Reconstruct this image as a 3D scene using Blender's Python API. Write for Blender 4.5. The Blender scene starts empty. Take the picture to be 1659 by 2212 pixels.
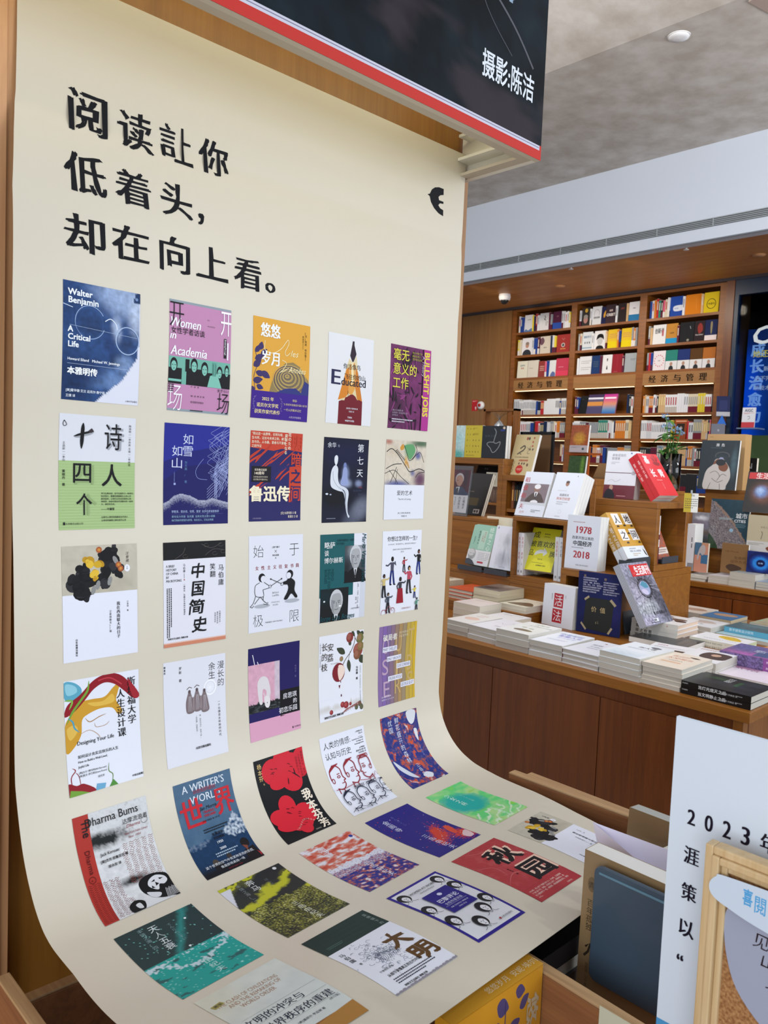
import bpy, bmesh, math, random
import numpy as np
from mathutils import Vector, Matrix, noise
random.seed(7)
C = bpy.context.scene.collection
SC = bpy.context.scene

# ---------------------------------------------------------------- camera, world, exposure
CAM = (-0.45287089, -1.207841, 1.44389474)
Fv = Vector((0.68745675, 0.72320121, -0.06620594))
Rv = Vector((0.72605651, -0.68640047, 0.04118662))
Uv = Vector((0.01565757, 0.07638328, 0.99695558))
cd = bpy.data.cameras.new('camera')
cam = bpy.data.objects.new('camera', cd)
C.objects.link(cam)
cam.matrix_world = Matrix(((Rv.x, Uv.x, -Fv.x, CAM[0]), (Rv.y, Uv.y, -Fv.y, CAM[1]), (Rv.z, Uv.z, -Fv.z, CAM[2]), (0, 0, 0, 1)))
cd.sensor_fit = 'HORIZONTAL'
cd.sensor_width = 36.0
cd.lens = 1717.67 / 1659 * 36.0
cd.clip_start = 0.02
cd.clip_end = 60
cd.dof.use_dof = True
cd.dof.focus_distance = 1.55
cd.dof.aperture_fstop = 20.0
SC.camera = cam
SC.view_settings.view_transform = 'Standard'
SC.view_settings.look = 'None'
SC.view_settings.gamma = 1.0
SC.view_settings.use_curve_mapping = False
SC.view_settings.exposure = EXPOSURE = 0.0

W = bpy.data.worlds.new('world')
SC.world = W
W.use_nodes = True
W.node_tree.nodes['Background'].inputs[0].default_value = (0.86, 0.93, 1.0, 1)
W.node_tree.nodes['Background'].inputs[1].default_value = 0.84

def area(name, loc, target, size, power, col=(1, 1, 1), sy=None, spread=180):
    l = bpy.data.lights.new(name, 'AREA')
    l.energy = power; l.color = col; l.size = size; l.spread = math.radians(spread)
    if sy: l.shape = 'RECTANGLE'; l.size_y = sy
    o = bpy.data.objects.new(name, l); C.objects.link(o)
    o.location = loc
    o.rotation_euler = (Vector(target) - Vector(loc)).to_track_quat('-Z', 'Y').to_euler()
    return o
def spot(name, loc, target, power, col=(1, .95, .88), ang=50, blend=.5, rad=.03):
    l = bpy.data.lights.new(name, 'SPOT')
    l.energy = power; l.color = col; l.spot_size = math.radians(ang); l.spot_blend = blend; l.shadow_soft_size = rad
    o = bpy.data.objects.new(name, l); C.objects.link(o)
    o.location = loc
    o.rotation_euler = (Vector(target) - Vector(loc)).to_track_quat('-Z', 'Y').to_euler()
    return o
# daylight from the shop front behind and to the left of the camera, track spots of the shop, warm downlights over the bookcase
area('window_daylight', (-6.2, -3.4, 2.5), (2.0, -.6, 1.0), 4.5, 215, (0.90, 0.95, 1.0), 3.0)
area('window_daylight_right', (5.5, -6.5, 2.6), (4.0, 2.0, 1.6), 5.0, 300, (0.88, 0.94, 1.0), 3.0)
spot('track_spot_table', (1.2, -0.9, 3.7), (2.4, 0.5, .8), 120, ang=60)
spot('track_spot_table_far', (1.7, 1.8, 3.7), (2.6, 1.2, .8), 90, ang=60)
spot('track_spot_second', (3.6, -0.6, 3.7), (4.6, 0.8, .8), 90, ang=60)
spot('track_spot_poster', (1.5, -2.2, 3.1), (0.6, -.25, .95), 26, ang=44)
area('added_vault_fill', (.6, 1.2, 3.45), (2.2, 2.0, 4.6), .9, 120, (1, .98, .95))  # unseen upward fill lamp, added to brighten the ceiling vault
area('added_ceiling_fill', (4.9, -1.6, 3.2), (4.9, .6, 4.2), .9, 55, (.93, .96, 1))  # second added fill without a fitting, lifts the far plaster ceiling
for _y in (2.6, 3.5, 4.4): spot('bookcase_downlight', (5.95, _y, 3.25), (7.25, _y, 2.2), 34, (1, .86, .68), 105, .9, .06)

# ---------------------------------------------------------------- helpers
def lin(h):
    if not isinstance(h, str): return tuple(h)
    h = h.lstrip('#')
    r = []
    for i in (0, 2, 4):
        c = int(h[i:i + 2], 16) / 255
        r.append(c / 12.92 if c <= .04045 else ((c + .055) / 1.055) ** 2.4)
    return tuple(r)
def mix(a, b, t):
    return tuple(x + (y - x) * t for x, y in zip(a, b))
MAT = {}
def mat(name, col, rough=.5, metal=0.0, spec=.5, coat=0.0, emis=None, estr=1.0, bump=None, trans=0.0, ior=1.45):
    if name in MAT: return MAT[name]
    m = bpy.data.materials.new(name); m.use_nodes = True
    nt = m.node_tree; b = nt.nodes['Principled BSDF']
    b.inputs['Base Color'].default_value = (*lin(col), 1)
    b.inputs['Roughness'].default_value = rough
    b.inputs['Metallic'].default_value = metal
    b.inputs['Specular IOR Level'].default_value = spec
    b.inputs['Coat Weight'].default_value = coat
    b.inputs['Coat Roughness'].default_value = .08
    b.inputs['IOR'].default_value = ior
    if trans: b.inputs['Transmission Weight'].default_value = trans
    if emis:
        b.inputs['Emission Color'].default_value = (*lin(emis), 1)
        b.inputs['Emission Strength'].default_value = estr
    if bump:
        tc = nt.nodes.new('ShaderNodeTexCoord'); n = nt.nodes.new('ShaderNodeTexNoise'); bp = nt.nodes.new('ShaderNodeBump')
        n.inputs['Scale'].default_value = bump[0]; n.inputs['Detail'].default_value = 4
        bp.inputs['Strength'].default_value = bump[1]; bp.inputs['Distance'].default_value = bump[2]
        nt.links.new(tc.outputs['Object'], n.inputs['Vector']); nt.links.new(n.outputs['Fac'], bp.inputs['Height'])
        nt.links.new(bp.outputs['Normal'], b.inputs['Normal'])
    MAT[name] = m
    return m
def wood(name, c1, c2, axis='Z', scale=1.0, rough=.42, blotch=.35):
    """wood veneer: grain runs along the given world axis"""
    if name in MAT: return MAT[name]
    m = bpy.data.materials.new(name); m.use_nodes = True
    nt = m.node_tree; b = nt.nodes['Principled BSDF']; L = nt.links.new
    g = nt.nodes.new('ShaderNodeNewGeometry'); mp = nt.nodes.new('ShaderNodeMapping')
    s = [22 * scale] * 3; s['XYZ'.index(axis)] = 1.1 * scale
    mp.inputs['Scale'].default_value = s
    L(g.outputs['Position'], mp.inputs['Vector'])
    n = nt.nodes.new('ShaderNodeTexNoise'); n.inputs['Scale'].default_value = 1.6; n.inputs['Detail'].default_value = 7; n.inputs['Roughness'].default_value = .62; n.inputs['Distortion'].default_value = .6
    n2 = nt.nodes.new('ShaderNodeTexNoise'); n2.inputs['Scale'].default_value = 7; n2.inputs['Detail'].default_value = 3
    n3 = nt.nodes.new('ShaderNodeTexNoise'); n3.inputs['Scale'].default_value = 1.7 * scale
    L(mp.outputs[0], n.inputs['Vector']); L(mp.outputs[0], n2.inputs['Vector']); L(g.outputs['Position'], n3.inputs['Vector'])
    cr = nt.nodes.new('ShaderNodeValToRGB'); cr.color_ramp.elements[0].position = .3; cr.color_ramp.elements[1].position = .7
    cr.color_ramp.elements[0].color = (*lin(c1), 1); cr.color_ramp.elements[1].color = (*lin(c2), 1)
    ad = nt.nodes.new('ShaderNodeMath'); ad.operation = 'MULTIPLY_ADD'; ad.inputs[1].default_value = blotch
    sb = nt.nodes.new('ShaderNodeMath'); sb.operation = 'SUBTRACT'; sb.inputs[1].default_value = .5
    L(n3.outputs['Fac'], sb.inputs[0]); L(sb.outputs[0], ad.inputs[0]); L(n.outputs['Fac'], ad.inputs[2])
    ad2 = nt.nodes.new('ShaderNodeMath'); ad2.operation = 'MULTIPLY_ADD'; ad2.inputs[1].default_value = .35
    sb2 = nt.nodes.new('ShaderNodeMath'); sb2.operation = 'SUBTRACT'; sb2.inputs[1].default_value = .5
    L(n2.outputs['Fac'], sb2.inputs[0]); L(sb2.outputs[0], ad2.inputs[0]); L(ad.outputs[0], ad2.inputs[2])
    L(ad2.outputs[0], cr.inputs['Fac']); L(cr.outputs['Color'], b.inputs['Base Color'])
    bp = nt.nodes.new('ShaderNodeBump'); bp.inputs['Strength'].default_value = .12; bp.inputs['Distance'].default_value = .002
    L(n2.outputs['Fac'], bp.inputs['Height']); L(bp.outputs['Normal'], b.inputs['Normal'])
    b.inputs['Roughness'].default_value = rough
    MAT[name] = m
    return m
def attr_mat(name, rough=.4, spec=.5, coat=0.0, croughness=.1, emi=0):
    m = bpy.data.materials.new(name); m.use_nodes = True
    nt = m.node_tree; b = nt.nodes['Principled BSDF']
    a = nt.nodes.new('ShaderNodeAttribute'); a.attribute_name = 'Col'
    nt.links.new(a.outputs['Color'], b.inputs['Base Color'])
    if emi: nt.links.new(a.outputs['Color'], b.inputs['Emission Color']); b.inputs['Emission Strength'].default_value = emi
    b.inputs['Roughness'].default_value = rough; b.inputs['Specular IOR Level'].default_value = spec
    b.inputs['Coat Weight'].default_value = coat; b.inputs['Coat Roughness'].default_value = croughness
    return m
PRINT = attr_mat('printed_paper', .5, .14)
GLOSSY = attr_mat('laminated_cover', .35, .35, .12, .12)
WRAP = attr_mat('shrink_wrapped_cover', .35, .4, .4, .07)
MATTE = attr_mat('uncoated_print', .7, .15)

def tag(o, label=None, cat=None, group=None, kind=None):
    if label: o['label'] = label
    if cat: o['category'] = cat
    if group: o['group'] = group
    if kind: o['kind'] = kind
    return o
def empty(name, loc=(0, 0, 0), label=None, cat=None, group=None, yaw=0):
    o = bpy.data.objects.new(name, None); C.objects.link(o)
    o.location = loc; o.rotation_euler = (0, 0, yaw); o.empty_display_size = .05
    return tag(o, label, cat, group)
class MB:
    """mesh collector: boxes, prisms, tubes; optional colour per piece (attribute Col)"""
    def __init__(s): s.v = []; s.f = []; s.c = []
    def add(s, vs, fs, col=None):
        n = len(s.v); s.v += [tuple(v) for v in vs]
        s.f += [tuple(i + n for i in f) for f in fs]
        s.c += [lin(col) if col is not None else None] * len(fs)
        return s
    def box(s, x0, y0, z0, x1, y1, z1, col=None, M=None):
        vs = [(x, y, z) for z in (z0, z1) for y in (y0, y1) for x in (x0, x1)]
        if M: vs = [M @ Vector(v) for v in vs]
        return s.add(vs, [(0, 2, 3, 1), (4, 5, 7, 6), (0, 1, 5, 4), (2, 6, 7, 3), (0, 4, 6, 2), (1, 3, 7, 5)], col)
    def prism(s, pts, z0, z1, col=None, M=None):
        n = len(pts)
        vs = [(x, y, z0) for x, y in pts] + [(x, y, z1) for x, y in pts]
        if M: vs = [M @ Vector(v) for v in vs]
        return s.add(vs, [tuple(range(n))[::-1], tuple(range(n, 2 * n))] + [(i, (i + 1) % n, n + (i + 1) % n, n + i) for i in range(n)], col)
    def tube(s, pts, r, seg=8, col=None, cap=True):
        pts = [Vector(p) for p in pts]; rs = r if isinstance(r, (list, tuple)) else [r] * len(pts)
        vs = []; t0 = None
        for i, p in enumerate(pts):
            t = (pts[min(i + 1, len(pts) - 1)] - pts[max(i - 1, 0)]).normalized()
            a = t.cross(Vector((0, 0, 1)));
            if a.length < .2: a = t.cross(Vector((0, 1, 0)))
            a.normalize(); b = t.cross(a)
            for k in range(seg):
                an = 2 * math.pi * k / seg
                vs.append(p + (a * math.cos(an) + b * math.sin(an)) * rs[i])
        fs = [(i * seg + k, i * seg + (k + 1) % seg, (i + 1) * seg + (k + 1) % seg, (i + 1) * seg + k) for i in range(len(pts) - 1) for k in range(seg)]
        if cap: fs += [tuple(range(seg))[::-1], tuple((len(pts) - 1) * seg + k for k in range(seg))]
        return s.add(vs, fs, col)
    def lathe(s, prof, cx=0, cy=0, seg=24, col=None):
        vs = [(cx + r * math.cos(2 * math.pi * k / seg), cy + r * math.sin(2 * math.pi * k / seg), z) for r, z in prof for k in range(seg)]
        fs = [(i * seg + k, i * seg + (k + 1) % seg, (i + 1) * seg + (k + 1) % seg, (i + 1) * seg + k) for i in range(len(prof) - 1) for k in range(seg)]
        return s.add(vs, fs, col)
    def build(s, name, m, parent=None, smooth=False, bevel=0):
        me = bpy.data.meshes.new(name); me.from_pydata(s.v, [], s.f); me.update()
        if any(c is not None for c in s.c):
            at = me.color_attributes.new('Col', 'FLOAT_COLOR', 'CORNER')
            arr = np.ones((len(me.loops), 4), np.float32); i = 0
            for f, c in zip(s.f, s.c):
                arr[i:i + len(f), :3] = c if c is not None else (.8, .8, .8); i += len(f)
            at.data.foreach_set('color', arr.ravel())
        me.materials.append(m)
        o = bpy.data.objects.new(name, me); C.objects.link(o)
        if parent: o.parent = parent
        if smooth: me.shade_smooth()
        if bevel:
            b = o.modifiers.new('bevel', 'BEVEL'); b.width = bevel; b.segments = 2; b.limit_method = 'ANGLE'
        return o
def box(name, x0, y0, z0, x1, y1, z1, m, parent=None, bevel=0, M=None):
    return MB().box(x0, y0, z0, x1, y1, z1, None, M).build(name, m, parent, bevel=bevel)
def structure(name, *a, **k):
    o = box(name, *a, **k); o['kind'] = 'structure'; return o

# ---------------------------------------------------------------- flat print: a canvas of coloured shapes
_G = {}
def glyphs(txt, off=0.0):
    k = (txt, off)
    if k in _G: return _G[k]
    cu = bpy.data.curves.new('t', 'FONT'); cu.body = txt; cu.size = 1.0; cu.offset = off; cu.resolution_u = 2 if len(txt) > 1 else 4
    o = bpy.data.objects.new('t', cu)
    C.objects.link(o)
    dg = bpy.context.evaluated_depsgraph_get()
    me = bpy.data.meshes.new_from_object(o.evaluated_get(dg))
    v = np.array([x.co[:2] for x in me.vertices], float).reshape(-1, 2)
    f = [tuple(p.vertices) for p in me.polygons]
    bpy.data.objects.remove(o); bpy.data.curves.remove(cu); bpy.data.meshes.remove(me)
    _G[k] = (v, f)
    return v, f
class Art:
    """W x H canvas, u right, v down; each shape lies one thin layer above those before it"""
    def __init__(s, W=100, H=142, bg='#ffffff'):
        s.W = W; s.H = H; s.vv = []; s.Fc = []; s.Cc = []; s.n = 0; s.layer = 0
        if bg is not None: s.R(0, 0, W, H, bg)
    def raw(s, v, f, col, layer=None, percol=None, sub=None):
        v = np.asarray(v, float)
        if layer is None: s.layer += 1; layer = s.layer
        s.vv.append(np.column_stack([v, np.full(len(v), float(layer)) + (0 if sub is None else sub)]))
        s.Fc += [tuple(i + s.n for i in q) for q in f]
        s.Cc += percol if percol is not None else [lin(col)] * len(f)
        s.n += len(v)
    def R(s, x0, y0, x1, y1, col): s.raw([(x0, y0), (x0, y1), (x1, y1), (x1, y0)], [(0, 1, 2, 3)], col); return s
    def P(s, pts, col, smooth=False):
        if smooth: pts = crom(pts, True)
        a = sum(pts[i][0] * pts[(i + 1) % len(pts)][1] - pts[(i + 1) % len(pts)][0] * pts[i][1] for i in range(len(pts)))
        if a > 0: pts = pts[::-1]
        from mathutils.geometry import tessellate_polygon
        t = tessellate_polygon([[Vector((p[0], p[1], 0)) for p in pts]])
        fs = []
        for q in t:
            (ax, ay), (bx, by), (cx, cy) = (pts[i] for i in q)
            fs.append(tuple(q) if (bx - ax) * (cy - ay) - (by - ay) * (cx - ax) < 0 else tuple(q)[::-1])
        s.raw(pts, fs, col); return s
    def E(s, cx, cy, rx, ry, col, seg=20, rot=0):
        c, n = math.cos(rot), math.sin(rot)
        p = [(rx * math.cos(2 * math.pi * k / seg), -ry * math.sin(2 * math.pi * k / seg)) for k in range(seg)]
        s.raw([(cx + x * c - y * n, cy + x * n + y * c) for x, y in p], [tuple(range(seg))], col); return s
    def L(s, pts, w, col, smooth=False, closed=False, taper=False):
        if smooth: pts = crom(pts, closed)
        elif closed: pts = list(pts) + [pts[0]]
        P = np.array(pts, float)
        if taper and len(P) < 6: P = np.stack([np.interp(np.linspace(0, 1, 9), np.linspace(0, 1, len(P)), P[:, k]) for k in (0, 1)], 1)
        d = np.gradient(P, axis=0); d /= np.linalg.norm(d, axis=1)[:, None] + 1e-9
        n = np.stack([-d[:, 1], d[:, 0]], 1)
        ww = np.full(len(P), w / 2)
        if taper: t = np.linspace(0, 1, len(P)); ww = ww * np.clip(np.sin(t * np.pi) * 1.2 + .12, 0, 1)
        a = P + n * ww[:, None]; b = P - n * ww[:, None]; k = len(P)
        s.raw(np.vstack([a, b]), [(i, i + 1, k + i + 1, k + i) for i in range(k - 1)], col); return s
    def O(s, cx, cy, rx, ry, w, col, a0=0, a1=360, n=28):
        s.L([(cx + rx * math.cos(math.radians(a0 + (a1 - a0) * i / n)), cy + ry * math.sin(math.radians(a0 + (a1 - a0) * i / n))) for i in range(n + 1)], w, col); return s
    def T(s, txt, x, y, size, col, xs=1.0, off=0.0, song=0, shear=0, rot=0, anchor='l', fit=None, rough=0, ys=1.0):
        """(x, y) = left end of the base line; fit = (x0, y0, x1, y1) stretches the ink to a box"""
        thin = off < 0 and all(ch in '始于极限开场一上人力E' for ch in txt)
        v, f = glyphs(txt, off if thin else 0.0)
        if not len(v): return s
        v = v.copy()
        if off > .004:
            o = off * .8; nv = len(v)
            f = [tuple(i + k * nv for i in q) for k in range(4) for q in f]; v = np.vstack([v + (o, o), v + (-o, o), v + (o, -o), v + (-o, -o)])
        if song: f = f + [tuple(i + len(v) for i in q) for q in f]; v = np.vstack([v + (song / 2, 0), v - (song / 2, 0)])
        if rough:
            for i in range(len(v)):
                v[i] += [noise.noise(Vector((v[i][0] * 23, v[i][1] * 23, 1.7))) * rough, noise.noise(Vector((v[i][0] * 23, v[i][1] * 23, 9.1))) * rough]
        v[:, 0] += v[:, 1] * shear
        if fit:
            lo = v.min(0); hi = v.max(0)
            v = (v - lo) / (hi - lo)
            v = np.stack([fit[0] + v[:, 0] * (fit[2] - fit[0]), fit[3] - v[:, 1] * (fit[3] - fit[1])], 1)
        else:
            v = v * [size * xs, -size * ys]
            if anchor == 'c': v[:, 0] -= v[:, 0].max() / 2
            if anchor == 'r': v[:, 0] -= v[:, 0].max()
            if rot: c, n = math.cos(rot), math.sin(rot); v = np.stack([v[:, 0] * c - v[:, 1] * n, v[:, 0] * n + v[:, 1] * c], 1)
            v += [x, y]
        nb = len(glyphs(txt, off if thin else 0.0)[0]); s.raw(v, f, col, sub=(np.arange(len(v)) // nb) * .12); return s
    def V(s_, txt, x, y, size, col, sp=1.08, **k):
        """vertical text, (x, y) = centre of the first character's top"""
        for i, ch in enumerate(txt):
            if ch != ' ': s_.T(ch, x - size * k.get('xs', 1) / 2, y + size * .86 + i * size * sp, size, col, **k)
            s_.layer -= 1 if ch != ' ' else 0
        s_.layer += 1
        return s_
    def greek(s, x0, y0, x1, y1, rows, col, h=.5, vert=False, seed=1):
        """small print whose letters are too small to read: rows of short dashes"""
        rnd = random.Random(seed); s.layer += 1; ly = s.layer
        for r in range(rows):
            t = (r + .5) / rows
            if vert: cx = x0 + (x1 - x0) * t; a, b = y0, y1
            else: cx = y0 + (y1 - y0) * t; a, b = x0, x1
            pitch = ((x1 - x0) if vert else (y1 - y0)) / rows
            hh = pitch * h / 2; p = a
            end = b if r < rows - 1 else a + (b - a) * rnd.uniform(.5, 1)
            while p < end:
                w = pitch * rnd.uniform(.45, .75)
                q = [(p, cx - hh), (p, cx + hh), (p + w, cx + hh), (p + w, cx - hh)]
                if vert: q = [(b_, a_) for a_, b_ in q][::-1]
                s.raw(q, [(0, 1, 2, 3)], col, layer=ly); p += w + pitch * .22
        return s
    def N(s, x0, y0, x1, y1, nx, ny, fn, keep=None):
        """a painted or photographed area: smooth colour grid from fn(u, v) -> rgb"""
        xs = np.linspace(x0, x1, nx + 1); ys = np.linspace(y0, y1, ny + 1)
        if s.n == 4 and s.layer == 1 and x0 <= 0 and y0 <= 0 and x1 >= s.W and y1 >= s.H: s.vv = []; s.Fc = []; s.Cc = []; s.n = 0
        v = [(x, y) for y in ys for x in xs]
        col = [lin(fn(x, y)) for x, y in v]
        fs = []; pc = []
        for j in range(ny):
            for i in range(nx):
                a = j * (nx + 1) + i; q = (a, a + nx + 1, a + nx + 2, a + 1)
                if keep and not keep((xs[i] + xs[i + 1]) / 2, (ys[j] + ys[j + 1]) / 2): continue
                fs.append(q); pc.append([col[k] for k in q])
        s.raw(v, fs, None, percol=pc); return s
    def mesh(s, fn, strips=None):
        """fn(array of (u, v, layer)) -> 3D; strips = v values where long faces are cut so that they can bend"""
        V = np.vstack(s.vv); me = bpy.data.meshes.new('print')
        me.from_pydata(V.tolist(), [], s.Fc)
        at = me.color_attributes.new('Col', 'FLOAT_COLOR', 'CORNER')
        arr = np.ones((sum(len(f) for f in s.Fc), 4), np.float32); i = 0
        for f, c in zip(s.Fc, s.Cc):
            arr[i:i + len(f), :3] = c; i += len(f)
        at.data.foreach_set('color', arr.ravel())
        vv = np.vstack(s.vv)
        out = vv[:, 0].min() < -.01 or vv[:, 0].max() > s.W + .01 or vv[:, 1].min() < -.01 or vv[:, 1].max() > s.H + .01
        if strips is not None or out:
            bm = bmesh.new(); bm.from_mesh(me)
            if out:
                for co, no in (((0, 0, 0), (-1, 0, 0)), ((s.W, 0, 0), (1, 0, 0)), ((0, 0, 0), (0, -1, 0)), ((0, s.H, 0), (0, 1, 0))):
                    bmesh.ops.bisect_plane(bm, geom=bm.verts[:] + bm.edges[:] + bm.faces[:], plane_co=co, plane_no=no, dist=1e-5, clear_outer=True)
            for y in strips or []:
                bmesh.ops.bisect_plane(bm, geom=bm.verts[:] + bm.edges[:] + bm.faces[:], plane_co=(0, y, 0), plane_no=(0, 1, 0), dist=1e-5)
            bm.to_mesh(me); bm.free()
        n = len(me.vertices); co = np.empty(n * 3); me.vertices.foreach_get('co', co)
        out = fn(co.reshape(-1, 3)); me.vertices.foreach_set('co', np.asarray(out, float).ravel()); me.update()
        return me
    def plane(s, name, m, parent, w, h, ins=0.0, eps=.00003, strips=None, curve=None):
        """on the local x-z plane facing -y, w x h, lower left corner at the origin"""
        def fn(A):
            x = A[:, 0] / s.W * w; z = h - A[:, 1] / s.H * h
            return np.column_stack([x, -.0003 - A[:, 2] * eps, z])
        me = s.mesh(fn, strips); me.materials.append(m)
        o = bpy.data.objects.new(name, me); C.objects.link(o); o.parent = parent
        return o
def crom(pts, closed=False, n=5):
    P = [np.array(p, float) for p in pts]; k = len(P); out = []
    rng = range(k) if closed else range(k - 1)
    for i in rng:
        g = (lambda j: P[j % k]) if closed else (lambda j: P[min(max(j, 0), k - 1)])
        a, b, c, d = g(i - 1), g(i), g(i + 1), g(i + 2)
        for t in np.linspace(0, 1, n, endpoint=False):
            out.append(tuple(.5 * ((2 * b) + (-a + c) * t + (2 * a - 5 * b + 4 * c - d) * t * t + (-a + 3 * b - 3 * c + d) * t ** 3)))
    if not closed: out.append(tuple(P[-1]))
    else: out.append(out[0])
    return out if not closed else out[:-1] + [out[0]]
def fbm(x, y, s=.1, seed=0, o=4):
    v = 0; a = .5
    for i in range(o):
        v += a * noise.noise(Vector((x * s + seed * 7.3, y * s - seed * 3.1, seed))); s *= 2.03; a *= .55
    return v
def paint(bg, blobs, nz=(.1, .1, 0)):
    """soft blots of colour (cx, cy, rx, ry, colour, strength, angle) on a ground"""
    bg = lin(bg); bl = [(b[0], b[1], b[2], b[3], lin(b[4]), b[5], math.radians(b[6]) if len(b) > 6 else 0) for b in blobs]
    def fn(x, y):
        c = bg
        for cx, cy, rx, ry, col, a, r in bl:
            dx, dy = x - cx, y - cy
            if r: dx, dy = dx * math.cos(r) + dy * math.sin(r), -dx * math.sin(r) + dy * math.cos(r)
            d = (dx / rx) ** 2 + (dy / ry) ** 2
            if d < 6: c = mix(c, col, a * math.exp(-d * d * .9 - d * .3))
        k = 1 + nz[0] * 2 * fbm(x, y, nz[1], nz[2])
        return (max(0, c[0] * k), max(0, c[1] * k), max(0, c[2] * k))
    return fn
def ramp(cols, v):
    cols = [lin(c) for c in cols]; v = min(max(v, 0), .9999) * (len(cols) - 1); i = int(v)
    return mix(cols[i], cols[i + 1], v - i)

def leaf(a, x, y, l, w, an, col):
    c, s = math.cos(an), math.sin(an)
    p = [(0, 0), (.25, .5), (.55, .55), (.85, .25), (1, 0), (.8, -.3), (.5, -.5), (.2, -.4)]
    a.P([(x + (u * l) * c - (v * w) * s, y + (u * l) * s + (v * w) * c) for u, v in p], col, smooth=True)
def marble(cols, s=.05, sd=1, w=2.2, dx=1, dy=1, sharp=1):
    def f(x, y):
        u = x * dx + 26 * fbm(x, y, s, sd); v = y * dy + 26 * fbm(x, y, s, sd + 5)
        t = .5 + w * .5 * fbm(u, v, s * 1.3, sd + 9)
        return ramp(cols, .5 + (t - .5) * sharp)
    return f
# ---------------------------------------------------------------- materials of the place
OAK = wood('oak_veneer', '#6b3c0e', '#865217', 'Z')
OAKX = wood('oak_veneer_lengthwise', '#74450e', '#8f5a19', 'Y')
DARKOAK = wood('cabinet_veneer', '#562808', '#6d370d', 'Z', 1.0, .38)
SOFFIT = wood('soffit_veneer', '#b2723a', '#ca8b4c', 'Y', .5, .5)
SHELFW = wood('bookcase_veneer', '#713f10', '#8c5219', 'Y', 1.0, .4)
PANELW = wood('pillar_veneer', '#8a5a1f', '#a06e2b', 'Z', .9, .42)
POSTW = wood('pale_post_wood', '#be8b60', '#d4a375', 'Z', .7, .5)
CRATE = wood('crate_wood', '#9d7a55', '#bd9a70', 'Y', 1.6, .6, .5)
CRATED = wood('crate_side_wood', '#7a4c2c', '#966239', 'Y', 1.6, .6, .5)
WHITE = mat('white_paint', '#ccd3df', .6)
PLASTER = mat('plaster_ceiling', '#b5ada4', .8)
nt = PLASTER.node_tree; _b = nt.nodes['Principled BSDF']
_g = nt.nodes.new('ShaderNodeNewGeometry'); _n = nt.nodes.new('ShaderNodeTexNoise'); _n.inputs['Scale'].default_value = 5; _n.inputs['Detail'].default_value = 6; _n.inputs['Roughness'].default_value = .6
_c = nt.nodes.new('ShaderNodeValToRGB'); _c.color_ramp.elements[0].position = .35; _c.color_ramp.elements[1].position = .68
_c.color_ramp.elements[0].color = (*lin('#b4aba2'), 1); _c.color_ramp.elements[1].color = (*lin('#cfcac5'), 1)
nt.links.new(_g.outputs['Position'], _n.inputs['Vector']); nt.links.new(_n.outputs['Fac'], _c.inputs['Fac']); nt.links.new(_c.outputs['Color'], _b.inputs['Base Color'])
FLOOR = mat('floor_tile', '#a39c92', .35)
BLACK = mat('black_plastic', '#15161a', .4)
DARKGREY = mat('dark_grey_plastic', '#3a4049', .35)
WHITEP = mat('white_plastic', '#e8e8ea', .35)
CLEAR = mat('clear_acrylic', '#ffffff', .03, trans=1.0, ior=1.49)
GLASS = mat('clear_glass', '#eef4f4', .02, trans=1.0, ior=1.45)
METAL = mat('grey_metal', '#8b9094', .35, metal=.9)
LED = mat('led_strip', '#fff1d8', .5, emis='#ffe2b0', estr=3)
LEDW = mat('lightbox_led', '#fffbe8', .5, emis='#f8f6d6', estr=8)

# ---------------------------------------------------------------- the room
structure('floor', -6, -7, -.05, 9, 8, 0, FLOOR)
structure('wall_back', 7.56, -4, 0, 7.7, 8, 4.3, wood('wall_veneer', '#7a4f22', '#8f6230', 'Z', .6))
structure('wall_left', -1.3, .031, 0, .947, .62, 3.9, PANELW)
post = structure('trim_1', -1.3, .008, 0, -.048, .03, 3.9, POSTW)
structure('trim_2', -1.3, .004, 0, -.062, .0078, 3.9, POSTW)
structure('wall_far_left', -6, 8, 0, 9, 8.1, 4.3, WHITE)
# white bulkhead, timber soffit behind it, plaster ceiling in front of it
structure('trim_3', 5.73, -4, 3.27, 5.85, 8, 4.012, WHITE)
structure('trim_4', 5.724, -4, 3.262, 5.736, 8, 3.272, mat('shadow_gap', '#6a7078', .5))
structure('ceiling', 5.737, -4, 3.30, 7.6, 8, 3.36, SOFFIT)
cl = MB(); cl.box(3.95, -4, 4.01, 5.73, 8, 4.1)
co = cl.build('ceiling_plaster', PLASTER); co['kind'] = 'structure'
# recess beyond the crease: the ceiling swings up in a shallow vault
pr = []
for i in range(13):
    t = i / 12; pr.append((3.95 - 3.2 * t, 4.01 + .55 * math.sin(t * math.pi / 2)))
v = [(x, y, z) for y in (-.2, 8) for x, z in pr]
m_ = MB(); m_.add(v, [(i, i + 1, 14 + i - 0, 13 + i) for i in range(12)])
o = m_.build('ceiling_vault', PLASTER, smooth=True); o['kind'] = 'structure'
o = MB().prism([(3.7, -.2), (4.0, .77), (5.0, .76 - .2), (5.0, -.6)], 4.002, 4.012).build('ceiling_beam', mat('pink_plaster', '#a8968e', .8)); o['kind'] = 'structure'

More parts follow.
